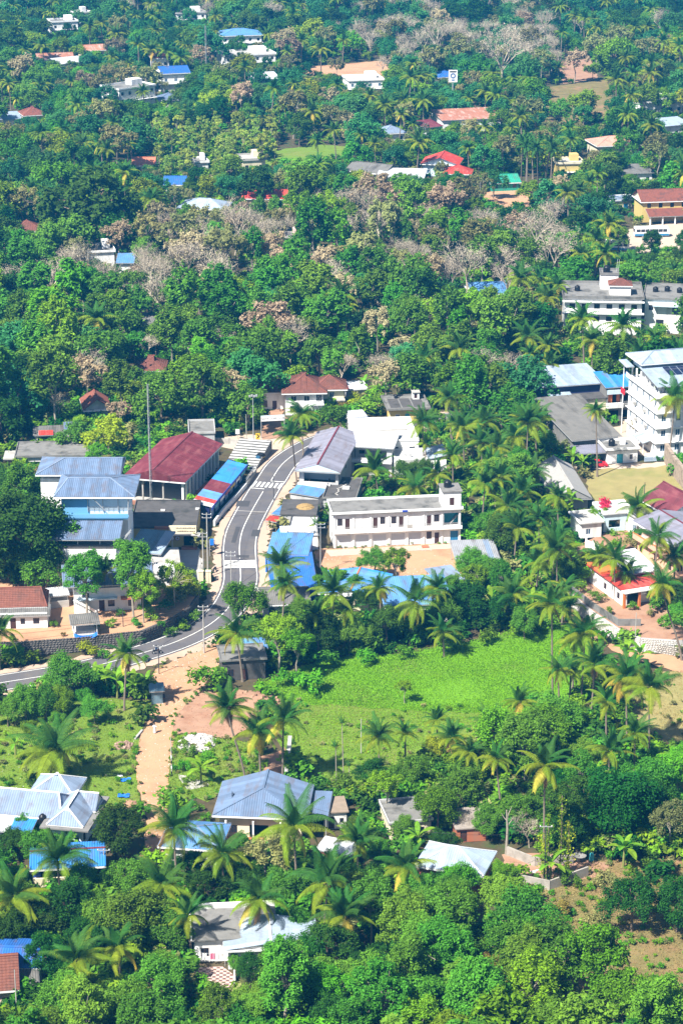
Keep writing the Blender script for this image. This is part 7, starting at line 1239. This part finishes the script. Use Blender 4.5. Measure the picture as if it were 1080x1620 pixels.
heap('rubble_heap', 'heap of white broken stone beside the dirt track', 312, 1176, 3.0, 3.4, 1.0, 420, .2, stone, 1, 'heap'); heap('rubble_heap', 'low heap of old tiles and lumber left of the dirt track', 196, 1180, 1.5, 1.6, .5, 90, .2, mat('tile_debris', (.3, .2, .15), .9, .5, 3., isl=.3), 2, 'heap'); heap('rubble_heap', 'small heap of planks and debris on the left plot', 188, 1200, 1.3, 1.3, .35, 60, .22, wood, 3, 'heap'); heap('earth_heap', 'red earth heap behind the dirt yard', 405, 1110, 4.5, 4, 1.3, 60, .25, redsoil, 4, 'heap'); heap('earth_heap', 'small orange earth heap beside the dirt track near the dark tree', 207, 1272, 1.2, 1.2, .6, 20, .12, redsoil, 5, 'heap'); heap('rubble_heap', 'scattered pale rubble on the dry slope', 985, 1392, 3.2, 2.2, .3, 60, .22, stone, 6, 'heap')
def tarp(px, py, s, label, m):
    rr = random.Random(int(px)); P = G(px, py); n = 7; V = [((i / (n - 1) - .5) * 2.2 * s, (j / (n - 1) - .5) * 1.6 * s, .05 + rr.random() * .35 * s) for j in range(n) for i in range(n)]; o = ob('tarpaulin', None); bpy.data.objects.remove(o); me = bpy.data.meshes.new('tarpaulin'); me.from_pydata(V, [], [(j * n + i, j * n + i + 1, (j + 1) * n + i + 1, (j + 1) * n + i) for j in range(n - 1) for i in range(n - 1)]); me.materials.append(m); tag(ob('tarpaulin', me, None, P), label, 'tarpaulin')
tarp(199, 1235, .7, 'crumpled blue tarpaulin on the grass left of the dirt track', bluetarp); tarp(196, 1260, .8, 'second blue tarpaulin lying near the dark tree by the track', bluetarp); tarp(190, 1228, .4, 'white sack lying beside the blue tarpaulin', whitep)
P = G(935, 1362); o = MB().lathe([(.01, 0), (.35, 0), (.36, .3), (.34, .35), (.36, .7), (.34, .75), (.36, 1.1), (.3, 1.2), (.01, 1.2)], (0, 0, 0), 14, tealp).build('barrel', None, None, True); o.location = P; tag(o, 'teal blue plastic barrel at the edge of the farmyard', 'barrel')
P = G(916, 1360); o = MB().lathe([(.7, 0), (.95, .7), (1.0, .75), (.9, .7), (.65, .1), (.01, .1)], (0, 0, 0), 16, oldcon).build('trough', None, None, True); o.location = P; tag(o, 'round dark water trough beside the teal barrel', 'trough')
P = G(842, 1385); T = empty('goat', P, R_(10), 'small white animal lying in the farmyard', 'animal')
me = bpy.data.meshes.new('body'); V = [(-.5, 0, .55), (-.15, 0, .6), (.3, 0, .6), (.55, 0, .78), (.78, 0, .85), (.95, 0, .78), (-.45, -.12, .3), (-.42, -.12, .02), (-.45, .12, .3), (-.5, .12, .02), (.3, -.12, .3), (.32, -.12, .02), (.3, .12, .3), (.26, .12, .02), (-.68, 0, .6)]; me.from_pydata(V, [(0, 1), (1, 2), (2, 3), (3, 4), (4, 5), (0, 6), (6, 7), (0, 8), (8, 9), (2, 10), (10, 11), (2, 12), (12, 13), (0, 14)], []); me.materials.append(cloth); o = ob('body', me, T); o.modifiers.new('skin', 'SKIN')
for i, r in enumerate([.17, .2, .18, .1, .1, .05, .07, .04, .07, .04, .07, .04, .07, .04, .03]): me.skin_vertices[0].data[i].radius = (r, r)
me.skin_vertices[0].data[0].use_root = True; o.modifiers.new('sub', 'SUBSURF').render_levels = 1; T['label'] = 'small white goat standing in the farmyard'
P = G(453, 1236); T = empty('garden_wall', P, 0, 'short whitewashed wall running down beside the red path', 'wall'); MB().bar((0, 0, .7), (.35, 11, 1.3), .5, 2.2, white).build('wall_segment', None, T); MB().bar((0, 0, 1.85), (.35, 11, 2.45), .6, .12, lightcon).build('coping', None, T)
P = G(214, 1170); o = MB().bar((0, 0, .15), (.9, 3.2, .15), .35, .25, lightcon).build('concrete_beam'); o.location = P; tag(o, 'long pale concrete beam lying on the left plot', 'beam')
# washing line
P = G(306, 1528); T = empty('washing_line', P, 0, 'washing line with pink and white laundry above the chequered patio', 'laundry')
for x in (0, 4.2): MB().tube([(x, 0, -.2), (x, 0, 2.1)], .04, 6, steel).build('post', None, T)
MB().tube([(0, 0, 2.0), (2.1, 0, 1.9), (4.2, 0, 2.0)], .015, 4, steel).build('line', None, T)
for i, (x, w, m) in enumerate(((.2, .8, cloth), (1.2, .6, whitep), (2.2, .7, mat('pink_cloth', (.7, .2, .3), .9)), (3.2, .7, cloth))):
    mb = MB(); n = 6
    for k in range(n): f = lambda t: .06 * math.sin(t * 11 + i); mb.poly([(x + w * k / n, f(k / n), 1.92), (x + w * (k + 1) / n, f((k + 1) / n), 1.92), (x + w * (k + 1) / n, f((k + 1) / n) * 2, 1.0), (x + w * k / n, f(k / n) * 2, 1.0)], m)
    mb.build('garment', None, T)
# wires
def wire(a, b_, sag, label, r=.022):
    a, b_ = Vector(a), Vector(b_); n = 12; pts = [(a.lerp(b_, i / n) - Vector((0, 0, sag * 4 * (i / n) * (1 - i / n)))) - a for i in range(n + 1)]; o = MB().tube(pts, r, 3, black, cap=False).build('power_line'); o.location = a; tag(o, label, 'cable')
pa, pc, pd, pb, pg = [poles[k][1] for k in 'acdbg']
W_ = [(pa + Vector((-.8, 0, 8.7)), G(-30, 1000, 7.5)), (pa + Vector((.8, 0, 8.7)), G(-30, 1008, 7.2)), (pa + Vector((0, 0, 8.0)), G(-30, 1020, 6.6)), (pa + Vector((.8, 0, 8.7)), pc + Vector((.8, 0, 11.0))), (pa + Vector((-.8, 0, 8.7)), pc + Vector((-.8, 0, 11.0))), (pc + Vector((0, 0, 11.6)), G(372, 742, 9)), (pb + Vector((0, 0, 5.0)), pa + Vector((0, 0, 8.0))), (pa + Vector((0, 0, 8.7)), pg + Vector((0, 0, 9.6))), (G(440, 1262, 5), G(690, 1318, 5)), (G(680, 1316, 5), poles['i'][1] + Vector((0, 0, 8.6))), (pc + Vector((.8, 0, 11)), G(540, 790, 8.2))]
WL = ['upper overhead wire crossing the left yard to the bend pole', 'middle overhead wire crossing the left yard to the bend pole', 'lower overhead wire crossing the left yard to the bend pole', 'outer wire from the bend pole up to the roadside pole pair', 'inner wire from the bend pole up to the roadside pole pair', 'wire running up the road past the blue shop row', 'wire from the short dark pole to the bend pole', 'wire from the bend pole over the trees to the slim pole', 'wire in front of the large grey-blue hipped roof', 'wire running right to the pole at the farmyard wall', 'wire crossing over the road to the white shops']
for (a, b_), l in zip(W_, WL): wire(a, b_, .6, l)
# haze: even air from below the ground to just above the camera
hz = MB().box(-2600, -500, -1.2, 2600, 2600, 168).build('haze'); hm = bpy.data.materials.new('haze_air'); hm.use_nodes = True; nt = hm.node_tree; nt.nodes.remove(nt.nodes['Principled BSDF']); pv = nt.nodes.new('ShaderNodeVolumePrincipled'); pv.inputs['Color'].default_value = (.04, .42, 1, 1); pv.inputs['Density'].default_value = HAZE; pv.inputs['Anisotropy'].default_value = 0.
nt.links.new(pv.outputs[0], nt.nodes['Material Output'].inputs['Volume']); hz.data.materials.append(hm); tag(hz, 'thin bluish haze over the whole valley', 'haze', kind='stuff'); hz.display_type = 'WIRE'
